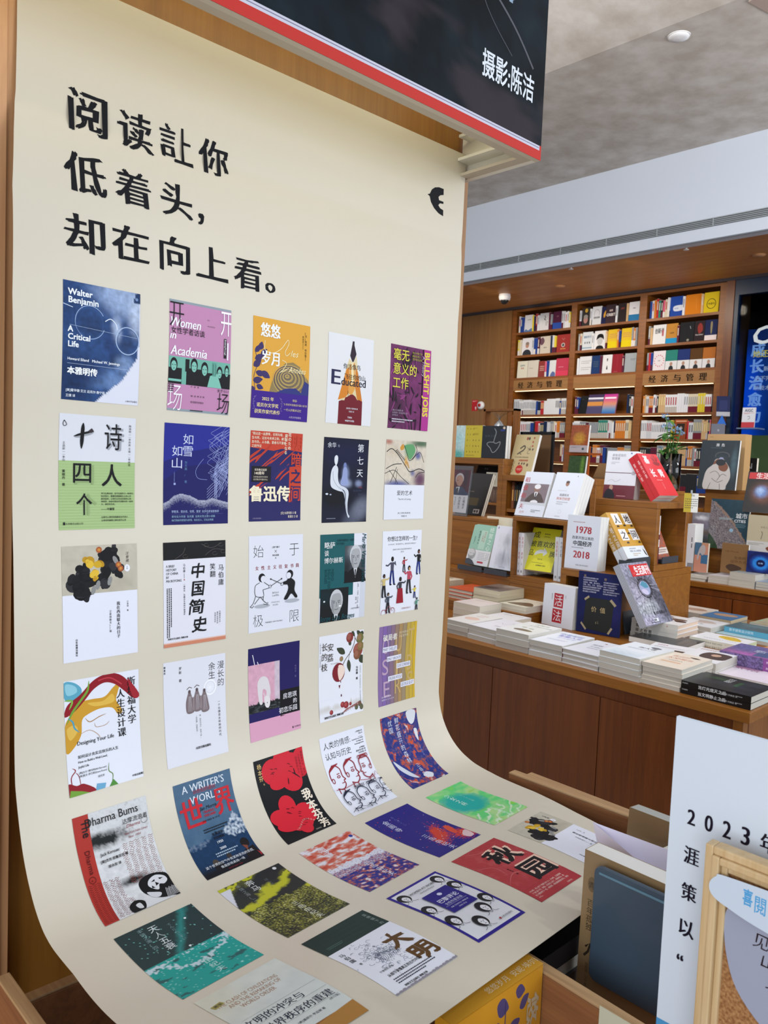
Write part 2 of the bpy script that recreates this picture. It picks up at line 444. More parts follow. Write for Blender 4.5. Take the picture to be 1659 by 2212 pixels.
# long air grille in the bulkhead
gr = empty('air_grille', (5.73, 2.0, 3.40), 'long grey slatted air grille in the white bulkhead', 'grille')
MB().box(-.004, -5.5, -.033, .03, 5.5, .033).build('frame_recess', mat('grille_dark', '#4c5156', .6), gr)
for k in range(5):
    MB().box(-.012, -5.5, -.03 + k * .0135, -.002, 5.5, -.03 + k * .0135 + .006).build('slat', mat('grille_slat', '#9aa0a4', .4), gr)
for k in range(16):
    MB().box(-.014, -3.6 + k * .47, -.032, -.003, -3.6 + k * .47 + .006, .032).build('divider', mat('grille_slat', '#9aa0a4', .4), gr)
for i, (x, y, z, r, lb) in enumerate([(4.09, 1.21, 4.01, .052, 'round white detector on the plaster ceiling above the bulkhead'), (6.55, 3.66, 3.30, .045, 'flat round downlight cover in the timber soffit left of the middle'), (6.52, 1.65, 3.30, .045, 'flat round downlight cover in the timber soffit near the blue window')]):
    e = empty('ceiling_detector' if i == 0 else 'downlight', (x, y, z), lb, 'detector' if i == 0 else 'downlight')
    MB().lathe([(r * 1.15, 0), (r * 1.1, -.008), (r * .6, -.014), (0, -.016)]).build('cover', WHITEP if i == 0 else mat('warm_cover', '#b9855a', .5), e, smooth=True)
    MB().lathe([(r * 1.25, .0), (r * 1.25, -.004), (r * 1.1, -.004)]).build('ring', WHITEP if i == 0 else mat('warm_cover', '#b9855a', .5), e)
for y, lb in ((3.10, 'small white sprinkler head under the bulkhead, left one'), (1.99, 'small white sprinkler head under the bulkhead, right one')):
    e = empty('sprinkler', (5.9, y, 3.30), lb, 'sprinkler')
    MB().tube([(0, 0, 0), (0, 0, -.03)], .009).build('body', WHITEP, e)
    MB().lathe([(.022, -.03), (.022, -.034), (0, -.034)]).build('deflector', WHITEP, e)
e = empty('security_camera', (6.54, 4.37, 3.30), 'white dome security camera under the timber soffit', 'camera')
MB().lathe([(.062, 0), (.066, -.03), (.058, -.062), (.045, -.066)]).build('housing', WHITEP, e, smooth=True)
MB().lathe([(.042, -.064), (.04, -.085), (.028, -.102), (0, -.108)]).build('dome', mat('smoked_dome', '#1a1a1c', .1), e, smooth=True)

# ---------------------------------------------------------------- bookcase wall (front at X = 7.2)
BX = 7.2
cols = [(2.27, 3.03), (3.11, 3.87), (3.94, 4.70)]
rows = [3.0, 2.733, 2.467, None, 2.034, 1.768, 1.50, 1.236, .97, .70]
bc = empty('bookcase', (BX, 3.5, 0), 'tall built-in oak bookcase in three bays on the back wall', 'bookcase')
def bpart(n, x0, y0, z0, x1, y1, z1, m=SHELFW, bevel=0):
    return box(n, x0 - BX, y0 - 3.5, z0, x1 - BX, y1 - 3.5, z1, m, bc, bevel)
bpart('back_panel', 7.52, 2.19, 0, 7.55, 4.78, 3.28)
for a, b in ((2.20, 2.27), (3.03, 3.11), (3.87, 3.94), (4.70, 4.76)):
    bpart('upright', BX, a, 0, 7.52, b, 3.295)
for a, b in cols:
    for z in [3.252 + .018] + [r for r in rows if r]:
        bpart('shelf', BX + .004, a, z - .027, 7.52, b, z)
    bpart('sign_board', BX + .002, a, 2.318, BX + .03, b, 2.44, wood('sign_board_veneer', '#8d6233', '#9b6f3d', 'Y', 1, .5))
    bpart('shelf', BX + .03, a, 2.318, 7.52, b, 2.335)
    for z in (2.314, 2.005, 1.738, 1.471, 1.207):
        bpart('light_strip', BX + .012, a + .02, z - .0035, BX + .030, b - .02, z + .0, LED)
bpart('plinth', BX + .01, 2.27, 0, BX + .03, 4.70, .67)
for a, b in (cols[0], cols[2]):
    for i, ch in enumerate('经济与管理'):
        ar = Art(100, 100 * .122 / (b - a), None)
        ar.T(ch, 0, 0, 0, '#1d140d', fit=(9 + i * 17.6, 3.2, 19.5 + i * 17.6, 12.6), song=.05)
        e = ar.plane('character', MATTE, bc, b - a, .122)
        e.rotation_euler = (0, 0, -math.pi / 2); e.location = (.0, b - 3.5, 2.318)

# left of the bookcase: timber wall panel with alarm, red sign and a poster at its edge
structure('trim_5', 7.19, 4.765, 0, 7.56, 5.535, 3.30, wood('panel_veneer', '#7d5426', '#916637', 'Z', .7, .5))
structure('trim_6', 7.18, 5.535, 0, 7.56, 5.56, 3.3, DARKOAK)
structure('trim_7', 7.17, 2.12, 0, 7.56, 2.198, 3.30, DARKOAK)
structure('trim_8', 7.165, -2, 3.27, 7.56, 5.6, 3.30, mat('shadow_gap2', '#3a3238', .6))
e = empty('wall_sign', (7.188, 5.275, 2.09), 'small red fire notice on the timber panel', 'sign')
MB().box(0, -.045, 0, .002, .045, .135).build('plate', mat('red_sign', '#c3141c', .4), e)
a = Art(100, 150, None); a.greek(15, 12, 85, 26, 2, '#f2d9d6', .6); a.E(72, 108, 12, 16, '#f4e3e0'); a.R(66, 118, 78, 136, '#f4e3e0')
p = a.plane('lettering', PRINT, e, .09, .135); p.rotation_euler = (0, 0, -math.pi / 2); p.location = (-.001, .045, 0)
e = empty('alarm_bell', (7.188, 5.165, 2.155), 'round white alarm with a red centre beside the red fire notice', 'alarm')
me_ = MB().lathe([(.048, 0), (.05, .012), (.046, .028), (.03, .036), (.018, .038)]).build('housing', WHITEP, e, smooth=True); me_.rotation_euler = (0, -math.pi / 2, 0)
me_ = MB().lathe([(.02, .036), (.018, .05), (0, .054)]).build('lamp', mat('red_lamp', '#b01218', .2), e, smooth=True); me_.rotation_euler = (0, -math.pi / 2, 0)
e = empty('wall_poster', (7.175, 5.90, 1.95), 'tall red, blue and black poster at the far left end of the timber panel', 'poster')
box('panel', 0, -.34, 0, .012, .34, 1.3, mat('poster_black', '#23222b', .5), e)
a = Art(100, 190, '#23222b'); a.R(0, 0, 100, 12, '#55565e'); a.R(0, 12, 100, 75, '#a11616'); a.P([(100, 60), (100, 112), (30, 112), (70, 84)], '#1556b8'); a.P([(100, 92), (100, 112), (60, 112), (74, 96)], '#3d7fce')
a.T('书', 58, 150, 40, '#c02a1c', off=.02); a.R(0, 168, 100, 169.5, '#a11616')
p = a.plane('print', PRINT, e, .68, 1.3); p.rotation_euler = (0, 0, -math.pi / 2); p.location = (-.001, .34, 0)

# window bay at the right with a blue banner behind glass
wn = empty('window_1', (7.2, 1.0, 0)); wn['kind'] = 'structure'
NAVY = mat('navy_frame', '#1b2b40', .4)
for nm, q in (('window_frame', (-.02, 1.08, 0, .06, 1.118, 3.27)), ('window_frame', (-.02, -2.4, 3.13, .06, 1.08, 3.27)), ('window_frame', (0, .52, 0, .05, .56, 3.13))):
    box(nm, *q, NAVY, wn)
box('pane', .015, .56, .02, .02, 1.08, 3.13, mat('tinted_glass', '#9fc0e8', .03, trans=1.0, ior=1.06), wn)
box('pane', .015, -2.4, .02, .02, .52, 3.13, mat('tinted_glass', '#9fc0e8', .03, trans=1.0, ior=1.06), wn)
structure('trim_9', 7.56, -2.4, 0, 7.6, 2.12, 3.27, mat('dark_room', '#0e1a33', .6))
e = empty('banner', (7.50, 2.1, 0.9), 'glowing blue banner with tall white characters behind the window', 'banner')
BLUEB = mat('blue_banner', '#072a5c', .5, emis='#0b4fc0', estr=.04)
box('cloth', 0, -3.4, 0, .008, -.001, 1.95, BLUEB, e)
a = Art(100, 100, None)
a.N(0, 0, 60, 100, 24, 30, paint('#083a70', [(0, 55, 5, 60, '#0b74ff', .95), (3, 3, 30, 10, '#0a1c44', .8), (40, 60, 30, 60, '#0a4478', .7)], (.25, .04, 3)))
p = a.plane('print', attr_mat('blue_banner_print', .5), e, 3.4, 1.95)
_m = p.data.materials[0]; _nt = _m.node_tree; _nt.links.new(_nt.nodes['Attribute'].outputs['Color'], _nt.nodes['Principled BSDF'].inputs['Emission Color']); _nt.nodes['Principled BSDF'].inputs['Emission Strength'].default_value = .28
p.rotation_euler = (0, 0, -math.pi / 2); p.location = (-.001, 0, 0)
a = Art(100, 300, None)
for i, ch in enumerate('成长治愈力'): a.T(ch, 0, 0, 0, '#b9cfe6', fit=(8, 4 + i * 60, 62, 54 + i * 60), off=.02, song=.05)
p = a.plane('tall_lettering', attr_mat('letter_white', .5, emi=.5), e, .25, .80); p.rotation_euler = (0, 0, -math.pi / 2); p.location = (-.008, -.02, 1.03)
a = Art(100, 60, None)
a.T('CHAT', 2, 17, 21, '#c8d3da', off=.02, shear=.2, xs=1.1); a.T('她还有很多事情', 5, 28, 6.4, '#a8a82a', off=.01)
for i, t in enumerate(['大, 新技术降临的时候', '这不完美, 但这就是', '新技术降临的时代']): a.T(t, 8, 40 + i * 8, 4.4, '#8ba7c4')
p = a.plane('window_lettering', attr_mat('window_letters', .5), wn, 1.1, .66); p.rotation_euler = (0, 0, -math.pi / 2); p.location = (.012, .98, 2.19)
a = Art(100, 40, None); a.R(0, 0, 100, 40, '#3b4f30')
p = a.plane('green_sheet', PRINT, wn, .3, .5); p.rotation_euler = (0, 0, -math.pi / 2); p.location = (.010, .93, 1.31)
a = Art(100, 40, None); a.T('OpenAI进行式:', 30, 8, 7, '#7fa6d8'); a.greek(30, 12, 98, 20, 1, '#6f97cc', .6); a.T('AIGC 智能创作时代', 30, 30, 6, '#9aa53a')
p = a.plane('window_lettering', attr_mat('window_letters2', .5), wn, .55, .22); p.rotation_euler = (0, 0, -math.pi / 2); p.location = (.011, .93, 1.56)

# ---------------------------------------------------------------- poster hanging from the pillar, curling onto the crates
S_ = .8276; ZO = 1.926
Ks = np.array([0, .2069, .4138, .6207, .8276, .9517, 1.0345, 1.1173, 1.2, 1.2828, 1.3655, 1.4897, 1.6138, 1.7793])
TH = [np.array([.3468, .0839, -.0613, .0983, .0683, .2044, .3792, .8112, 1.4915, 1.5948, 1.7501, 1.8221, 1.6173, 1.3985]),
      np.array([.179, .0328, -.0304, .0167, -.0388, .026, .1752, .7829, 1.4338, 1.6093, 1.6535, 1.5846, 1.4806, 1.3907])]
SX = np.linspace(-.25, 1.75, 2001)
QZ = []
for th in TH:
    t = np.where(SX < 0, .03, np.interp(SX, Ks, th)); ds = SX[1] - SX[0]
    q = np.concatenate([[0], np.cumsum(np.sin((t[1:] + t[:-1]) / 2)) * ds]); z = -np.concatenate([[0], np.cumsum(np.cos((t[1:] + t[:-1]) / 2)) * ds])
    i0 = 250; QZ.append((q - q[i0], z - z[i0]))
def sfp(x, s):
    x = np.asarray(x, float); s = np.asarray(s, float); u = x / (.96 * S_)
    q = np.interp(s, SX, QZ[0][0]) * (1 - u) + np.interp(s, SX, QZ[1][0]) * u
    z = np.interp(s, SX, QZ[0][1]) * (1 - u) + np.interp(s, SX, QZ[1][1]) * u
    return np.stack([x, -q - .0035 * 0, z + ZO], -1)
def sfn(x, s):
    a = sfp(x + .002, s) - sfp(x - .002, s); b = sfp(x, s + .004) - sfp(x, s - .004)
    n = np.cross(b, a); n /= np.linalg.norm(n, axis=-1)[:, None]
    return n
_t = sfn(np.array([.4]), np.array([.3]))[0]
NS = -1 if _t[1] > 0 else 1
poster = empty('poster', (.42, -.02, ZO + .2), 'long cream paper poster of printed book covers curling from the pillar onto the crates', 'poster')
def on_poster(A, x0, s0, x1, s1, W, H, eps=.00002):
    x = x0 + (x1 - x0) * A[:, 0] / W; s = s0 + (s1 - s0) * A[:, 1] / H
    return sfp(x, s) + NS * sfn(x, s) * (.0004 + A[:, 2:3] * eps) - np.array([.42, -.02, ZO + .2])
nx, ny = 40, 240
EL = [(-.2, -.0485), (-.087, -.0497), (-.011, -.0513), (.048, -.0585), (.132, -.0663), (.284, -.0698), (.45, -.0662), (.644, -.0665), (.837, -.0685), (.96, -.0733), (1.16, -.0719), (1.25, -.069), (1.39, -.074), (1.66, -.076)]
ER = [(-.2, .908), (-.133, .9055), (-.031, .9015), (.032, .8964), (.096, .8884), (.179, .8788), (.332, .8765), (.485, .8792), (.64, .8772), (.746, .8792), (.88, .884), (.96, .8816), (1.007, .8775), (1.08, .884), (1.174, .890), (1.243, .887), (1.307, .878), (1.365, .8696), (1.478, .8428), (1.563, .829), (1.66, .815)]
xl0 = lambda s: float(np.interp(s, *zip(*EL)))
SHEET = mat('cream_poster_paper', '#cec6b6', .36, spec=.45, bump=(5, .25, .004))
vs = []; fs = []
for back in (0, 1):
    for j in range(ny + 1):
        s = -.199 + (1.658 + .199) * j / ny
        for i in range(nx + 1):
            xa = xl0(s); xb = float(np.interp(s, *zip(*ER)))
            x = xa + (xb - xa) * i / nx
            P = sfp(x, s) - NS * sfn(np.array([x]), np.array([s]))[0] * (.0007 * back)
            vs.append(P - np.array([.42, -.02, ZO + .2]))
n1 = (nx + 1) * (ny + 1)
for j in range(ny):
    for i in range(nx):
        a = j * (nx + 1) + i; fs.append((a, a + nx + 1, a + nx + 2, a + 1)); fs.append((n1 + a, n1 + a + 1, n1 + a + nx + 2, n1 + a + nx + 1))
for j in range(ny):
    for i in (0, nx):
        a = j * (nx + 1) + i; fs.append((a, a + nx + 1, n1 + a + nx + 1, n1 + a))
for i in range(nx):
    for j in (0, ny):
        a = j * (nx + 1) + i; fs.append((a, a + 1, n1 + a + 1, n1 + a))
o = MB().add(vs, fs).build('sheet', SHEET, poster, smooth=True)
o.data.set_sharp_from_angle(angle=math.radians(60))
HEAD = [('阅', .0215, -.046, .082, .020), ('读', .0975, -.041, .157, .021), ('訁', .168, -.041, .196, .014), ('上', .190, -.041, .2265, .020), ('你', .2385, -.0393, .295, .0203),
        ('低', .0075, .0545, .0715, .117), ('着', .0838, .0585, .1445, .1155), ('头', .1595, .0576, .2165, .1148), ('，', .2257, .0965, .2379, .1165),
        ('却', .0018, .1507, .0647, .2062), ('在', .0745, .1495, .1358, .203), ('向', .153, .1481, .2077, .2053), ('上', .218, .1494, .2797, .2035), ('看', .2903, .1533, .3478, .2065), ('。', .356, .1858, .3777, .2036)]
for ch, x0, y0, x1, y1 in HEAD:
    a = Art(100, 100, None)
    if ch == '上' and x0 < .2: x0, x1 = .192, .2265
    if ch == '让': continue
    a.T(ch, 0, 0, 0, '#15161c', fit=(x0 * 100, y0 * 100 + 25, x1 * 100, y1 * 100 + 25), song=.05, rough=.035)
    me = a.mesh(lambda A: on_poster(A, 0, -.25, 1, .75, 100, 100)); me.materials.append(MATTE)
    o = bpy.data.objects.new('character', me); C.objects.link(o); o.parent = poster; o['label'] = 'rough black headline character'
a = Art(100, 100, None)
x0, y0, x1, y1 = .7866, -.1069, .8367, -.049
def lp(pts): return [((x0 + (x1 - x0) * u) * 100, (y0 + (y1 - y0) * v) * 100 + 25) for u, v in pts]
a.P(lp([(1, 0), (1, .22), (.80, .27), (.68, .36), (.72, .47), (1, .47), (1, .55), (.78, .57), (.68, .66), (.80, .75), (1, .78), (1, 1), (.70, .95), (.42, .82), (.22, .64), (.14, .45), (0, .40), (.14, .36), (.26, .18), (.45, .06), (.70, .0)]), '#17181d')
me = a.mesh(lambda A: on_poster(A, 0, -.25, 1, .75, 100, 100)); me.materials.append(MATTE)
o = bpy.data.objects.new('emblem', me); C.objects.link(o); o.parent = poster; o['label'] = 'black half-round emblem at the upper right'

COVER_POS = {'11': (-.0002, .2502, .1193, .4202), '12': (.1695, .2475, .2852, .4228), '13': (.3305, .248, .4575, .423), '14': (.5026, .2504, .6213, .4204), '15': (.6701, .2495, .7909, .4198), '21': (-.0018, .4402, .1173, .6104), '22': (.1669, .4428, .29, .6071), '23': (.3337, .4451, .4501, .6051), '24': (.5025, .4474, .6205, .6112), '25': (.6699, .443, .792, .6084), '31': (.001, .6344, .1199, .8051), '32': (.1658, .6354, .2848, .8055), '33': (.3336, .6308, .4568, .803), '34': (.4995, .6338, .6233, .8043), '35': (.6695, .6325, .7901, .8065), '41': (.0009, .8316, .121, .9989), '42': (.1645, .8298, .285, .9998), '43': (.3338, .8308, .4532, .9966), '44': (.5022, .8308, .6243, .9979), '45': (.6714, .8326, .7904, 1.0011), '51': (.0006, 1.0277, .1205, 1.1934), '52': (.1695, 1.0275, .2828, 1.1917), '53': (.3341, 1.0298, .4506, 1.1922), '54': (.4959, 1.0266, .6218, 1.1933), '55': (.6728, 1.0256, .7937, 1.1912), '61': (-.0016, 1.223, .1207, 1.4044), '62': (.1679, 1.2222, .2885, 1.3969), '63': (.3339, 1.2217, .4546, 1.3944), '64': (.4973, 1.2211, .6201, 1.4037), '65': (.6713, 1.2276, .7911, 1.3993), '71': (.0020, 1.424, .1240, 1.600), '72': (.1677, 1.4255, .2866, 1.6048), '73': (.3342, 1.4297, .4527, 1.6047), '74': (.4976, 1.429, .6252, 1.6053), '75': (.6700, 1.4290, .7900, 1.6000)}
def put_cover(key, art, label):
    x0, s0, x1, s1 = COVER_POS[key]
    n = 40 if 1.0 < s0 < 1.1 else 16
    strips = [art.H * k / n for k in range(1, n)]
    me = art.mesh(lambda A: on_poster(A, x0, s0, x1, s1, art.W, art.H, .00004 if n > 16 else .00002), strips)
    me.materials.append(PRINT)
    o = bpy.data.objects.new('printed_cover', me); C.objects.link(o); o.parent = poster; o['label'] = label

# ---------------------------------------------------------------- hanging light box above the poster
SY = -.18; sx1 = .93; sz = 2.075
sg = empty('light_box', (0, SY, sz), 'hanging light box with a dark mountain photograph and red lower edge', 'sign')
box('face_panel', -1.3, 0, .0, sx1, .012, 1.2, mat('box_board', '#d8d0c0', .6), sg)
box('end_panel', sx1 - .014, .012, 0, sx1, .205, 1.2, mat('box_white', '#f3f1e6', .5), sg)
box('rim', -1.3, .012, 0, sx1 - .014, .030, .006, mat('box_beige', '#c9bfae', .6), sg)
box('rim', sx1 - .040, .030, 0, sx1 - .014, .185, .006, mat('box_beige', '#c9bfae', .6), sg)
for k in range(2): box('ledge', sx1 - .05, .03, .03 + .05 * k, sx1 - .014, .185, .036 + .05 * k, mat('box_white', '#f3f1e6', .5), sg)
box('lamp_tube', -.9, .045, .15, sx1 - .08, .060, .163, LEDW, sg)
SW = 2.23; SH = 1.2
a = Art(223, 120, '#10171f')
def mtn(x, y):
    # dark hillside at dusk, paler ridge and sky towards the top
    r = 62 - .18 * (x - 120) + 16 * fbm(x, 3, .03, 2)
    if y < r - 26: return mix(lin('#333c58'), lin('#454a66'), .5 + fbm(x, y, .04, 8))
    t = .5 + 1.2 * fbm(x, y, .055, 1) + .5 * fbm(x, y, .2, 6)
    c = ramp(['#05090d', '#0a1219', '#111c24', '#1a2730'], t)
    b = fbm(x * .6, y * 1.6, .05, 4) - .10
    if b > 0: c = mix(c, lin('#3a3138'), min(b * 5, .75))
    return c
a.N(0, 0, 223, 120, 170, 92, mtn)
rnd = random.Random(4)
for cx, cy in ((181, 78), (206, 91), (189, 84), (150, 73)):
    for k in range(7):
        x = cx + rnd.uniform(-5, 5); y = cy + (x - cx) * .35 + rnd.uniform(-1, 1); a.layer = 3 + k
        a.R(x, y - rnd.uniform(.8, 1.6), x + rnd.uniform(.8, 1.8), y, '#8fa3ba'); a.layer -= 0
a.L([(152, 74), (165, 78), (178, 79), (190, 84), (200, 90), (212, 97), (219, 103)], .5, '#5b5a62', smooth=True)
a.L([(165, 72), (176, 75.5), (186, 80)], 2.2, '#4c4548', smooth=True)
a.L([(198, 88), (204, 97), (212, 103)], .25, '#4a4b52', smooth=True)
a.R(0, 117.15, 223, 118.1, '#c9c8d8'); a.R(0, 117.5, 222.2, 117.65, '#7c7690'); a.R(0, 118.1, 223, 120, '#c23a34')
a.R(222.4, 117.1, 223, 120, '#c23a34')
a.T('摄影:陈洁', 0, 0, 0, '#dfe4ec', fit=(203.2, 104.4, 219.5, 109.6), off=.016)
p = a.plane('photo_print', attr_mat('sign_print', .7, .15), sg, SW, SH); p.location = (-1.3, 0, 0)
# ---------------------------------------------------------------- books
PAGES = mat('page_edges', '#cfc8b8', .8)
PAGESW = mat('page_edges_white', '#dad9d6', .8)
def book(name, label, cat, p, yaw, lean, w, h, t, cov='#e6e6ea', art=None, spine=None, group=None, m=None, pages=None, hard=False, sart=None, roll=0, detail=True):
    """p = lower left front corner, yaw = direction of the bottom edge, lean = tilt back; lies flat at lean 90"""
    m = m or GLOSSY
    e = empty(name, p, label, cat, group)
    e.rotation_euler = Matrix.Rotation(math.radians(yaw), 4, 'Z').to_3x3().to_4x4().to_euler()
    e.matrix_world = Matrix.Translation(Vector(p)) @ Matrix.Rotation(math.radians(yaw), 4, 'Z') @ Matrix.Rotation(math.radians(-lean), 4, 'X')
    if roll: e.matrix_world = e.matrix_world @ Matrix.Rotation(math.radians(roll), 4, 'Y')
    b = .0016 if hard else .0006; o = .002 if hard else .0
    c = MB()
    c.box(0, 0, 0, w, b, h, cov); c.box(0, t - b, 0, w, t, h, cov); c.box(0, b, 0, b, t - b, h, spine or cov)
    c.build('cover', m, e)
    MB().box(b, b, o + .0003, w - o - .0004, t - b, h - o - .0003).build('page_block', pages or PAGESW, e)
    if art: art.plane('cover_print', m, e, w, h)
    if sart:
        me = sart.mesh(lambda A: np.column_stack([-.0003 - A[:, 2] * .00003, (1 - A[:, 0] / sart.W) * t, h - A[:, 1] / sart.H * h])); me.materials.append(m)
        so = bpy.data.objects.new('spine_print', me); C.objects.link(so); so.parent = e
    return e
def copy_tree(o, loc=None, label=None):
    c = o.copy(); C.objects.link(c)
    if loc is not None: c.matrix_world = Matrix.Translation(Vector(loc) - o.matrix_world.translation) @ o.matrix_world
    if label: c['label'] = label
    for k in list(o.children):
        d = k.copy(); C.objects.link(d); d.parent = c
    return c
def stack(name, label, cat, x, y, ztop_n, z0, yaw, w, h, t, n, cov, art=None, spine=None, group=None, hard=False, m=None, pages=None, sart=None, jit=.003, where='', seed=1):
    """n equal books lying flat; x, y = near left corner of the bottom edge; the top one carries the label, the others say their place"""
    rnd = random.Random(seed); out = []
    ordn = {1: 'top one', 2: 'second down', 3: 'third down', 4: 'fourth down', 5: 'fifth down', 6: 'bottom'}
    for i in range(n):
        k = n - i
        lb = label + (', ' + ('lowest' if i == n - 1 else ordn[i + 1]) if n > 1 else '')
        z = z0 + t * k
        px, py = x + rnd.uniform(-jit, jit) * (i > 0), y + rnd.uniform(-jit, jit) * (i > 0)
        e = book(name, lb, cat, (px, py, z), yaw + rnd.uniform(-1, 1) * (i > 0), 90, w, h, t * .985, cov, art if i == 0 else None, spine, group, m, pages, hard, sart)
        out.append(e)
    return out

# ---------------------------------------------------------------- crates under the poster
def crate_board(name, a, b, z0, z1, th, parent, capm=CRATE, sidem=CRATED, lip=1):
    """upright plank from a to b with a pale top edge and a rebated lip on its left side"""
    a = Vector((*a, 0)); b = Vector((*b, 0)); d = (b - a); L = d.length; ang = math.atan2(d.y, d.x)
    M = Matrix.Translation(a) @ Matrix.Rotation(ang, 4, 'Z')
    o = MB().box(0, 0, z0, L, th, z1, None, M).build(name, sidem, parent, bevel=.0015)
    c = MB().box(0, 0, z1, L, th, z1 + .004, None, M).build('top_edge', capm, parent, bevel=.0012)
    if lip: MB().box(0, -.006 if lip > 0 else th, z0, L, 0 if lip > 0 else th + .006, z1 - .014, None, M).build('lip', sidem, parent, bevel=.001)
    if lip: MB().box(0, -.006 if lip > 0 else th, z1 - .014, L, -.0 if lip > 0 else th + .006, z1 - .0115, None, M).build('lip_edge', capm, parent)
cr = empty('wooden_crate', (0, 0, 0), 'shallow wooden crate at the left under the curling poster', 'crate')
crate_board('side_board', (-.112, -.142), (-.106, -1.13), .52, .736, .017, cr, lip=-1)
crate_board('end_board', (-.092, -.165), (.397, -.165), .52, .70, .018, cr, lip=0)
crate_board('side_board', (.3975, -1.15), (.418, -.56), .52, .786, .018, cr, lip=1)
box('base_board', -.09, -1.1, .52, .40, -.166, .535, CRATED, cr)
cr2 = empty('wooden_crate', (0, 0, 0), 'shallow wooden crate at the right holding upright books', 'crate')
crate_board('side_board', (.966, -1.15), (.927, -.20), .52, .782, .022, cr2, lip=1)
MB().box(.952, -1.15, .52, .99, -.20, .765).build('side_board', CRATE, cr2, bevel=.001)
box('base_board', .43, -1.1, .52, .945, -.18, .535, CRATED, cr2)
crate_board('end_board', (.43, -.20), (.925, -.18), .52, .74, .018, cr2, lip=0)
tb = empty('crate_table', (.3, -.6, 0), 'low wooden table under the crates', 'table')
box('top', -.75, -.75, .49, .75, .58, .518, CRATED, tb)
for x in (-.6, .6):
    for y in (-.6, .5): box('leg', x - .03, y - .03, 0, x + .03, y + .03, .49, CRATED, tb)

# yellow book with its spine up against the lower edge of the poster
a = Art(142, 100, '#c98d22')
for x, y, l, w, an in ((96, 6, 16, 9, .2), (104, 20, 16, 8, -.4), (66, 8, 20, 12, .3), (84, 34, 22, 11, -.3), (82, 46, 24, 12, 1.2), (60, 52, 20, 10, 1.1), (46, 24, 18, 10, .6), (70, 20, 18, 9, 2.4), (44, 48, 24, 11, 1.5), (30, 40, 20, 10, 1.3), (30, 18, 16, 10, .4), (24, 62, 20, 10, 1.1), (54, 74, 22, 10, 1.2)): leaf(a, x, y, l, w, an, '#46406e') if 'leaf' in globals() else None
a.L([(80, 8), (78, 34), (62, 30), (48, 40)], 1.2, '#46406e', smooth=True)
for i, ch in enumerate('悠悠岁月'):
    xx, yy = (118, 16 + i * 24) if i < 2 else (86, 36 + (i - 2) * 26)
    a.T(ch, xx, yy, 22, '#b9a98c', rot=math.pi / 2, off=.012, song=.04)
yb = book('book', 'ochre book with dark blue leaves, spine up against the poster edge', 'book', (.220, -.650, .615), 0, 0, .174, .186, .028, '#c98d22', a, m=WRAP)
a = Art(142, 22, '#d29a30'); a.T('悠悠岁月  安妮·埃尔诺', 60, 15, 9, '#e8d9b8')
me = a.mesh(lambda A: np.column_stack([A[:, 0] / 142 * .176, .028 * (1 - A[:, 1] / 22), .1863 + A[:, 2] * .00003])); me.materials.append(WRAP)
o = bpy.data.objects.new('spine_print', me); C.objects.link(o); o.parent = yb
# flat stack inside the right crate that carries the poster
FX = [('black hardcover book lying under the edge of the poster', '#0d0e11', .030, '#1b1c1f'), ('pale grey book lying below the black hardcover', '#8d8a82', .022, '#8d8a82'), ('dark brown book lying third down under the poster', '#2e2a2c', .026, '#3b3734'), ('dark grey book lying at the bottom of the crate stack', '#22201f', .028, '#4a4640')]
z = .772
for lb, c, t, pg in FX:
    book('book', lb, 'book', (.436 + (t * .2), -.618 + (.004 if c == '#8d8a82' else 0), z), 0, 90, .25, .36, t * .98, c, m=GLOSSY, pages=mat('pages_' + c[1:], pg, .7), spine=c); z -= t
# kraft covered book with a slate panel in front, text down its margin
a = Art(100, 160, '#8d7452'); a.R(0, 0, 100, 160, '#8a7150')
a.E(9.5, 34, 4.4, 8, '#6b573c'); a.T('青', 5.5, 38, 8, '#2b231a'); a.V('百年孤独', 9.5, 50, 8.4, '#3a2f22', sp=1.02); a.L([(7, 102), (12, 96), (10, 106), (6, 112)], 2.2, '#2b231a'); a.V('加西亚·马尔克斯', 9.5, 118, 3.4, '#4a3d2c')
kb = book('book', 'thick kraft brown book with white pages standing in the right crate', 'book', (.505, -.633, .70), -90, 1, .150, .212, .034, '#8a7150', a, m=WRAP)
sl = empty('slate_panel', (.497, -.659, .745), 'slate blue panel with rounded corners in front of the kraft book', 'panel')
pts = []
for cx, cz, a0 in ((.130, .012, -90), (.130, .150, 0), (.012, .150, 90), (.012, .012, 180)):
    for k in range(5): an = math.radians(a0 + 22.5 * k); pts.append((cx + .012 * math.cos(an), cz + .012 * math.sin(an)))
SLATE = mat('slate_blue', '#3b4c5c', .32, coat=.2)
Ms = Matrix.Rotation(math.radians(-90), 4, 'Z') @ Matrix.Rotation(math.radians(90), 4, 'X')
MB().prism(pts, -.0, .006, None, Ms).build('panel', SLATE, sl, bevel=.0015)
MB().prism([(u * .985 + .001, v * .0 + .1545 + (v > .08) * .001) if 0 else (u, v) for u, v in [(.008, .151), (.134, .151), (.134, .154), (.008, .154)]], .006, .0068, None, Ms).build('edge_line', mat('slate_line', '#5d7f92', .3), sl)
# small white card folded like a tent, leaning on the pages
cdm = mat('card_white', '#d7d2e2', .6)
e = empty('paper_card', (.56, -.60, .82), 'folded white paper card standing up behind the kraft book', 'card')
MB().add([(.03, .006, .093), (.02, -.098, .060), (.03, -.102, .0), (.035, -.02, .0)], [(0, 1, 2, 3), (3, 2, 1, 0)]).build('front_leaf', cdm, e)
MB().add([(.03, .006, .093), (.085, -.10, .070), (.085, -.10, .0), (.06, -.02, .0)], [(0, 1, 2, 3), (3, 2, 1, 0)]).build('back_leaf', cdm, e)
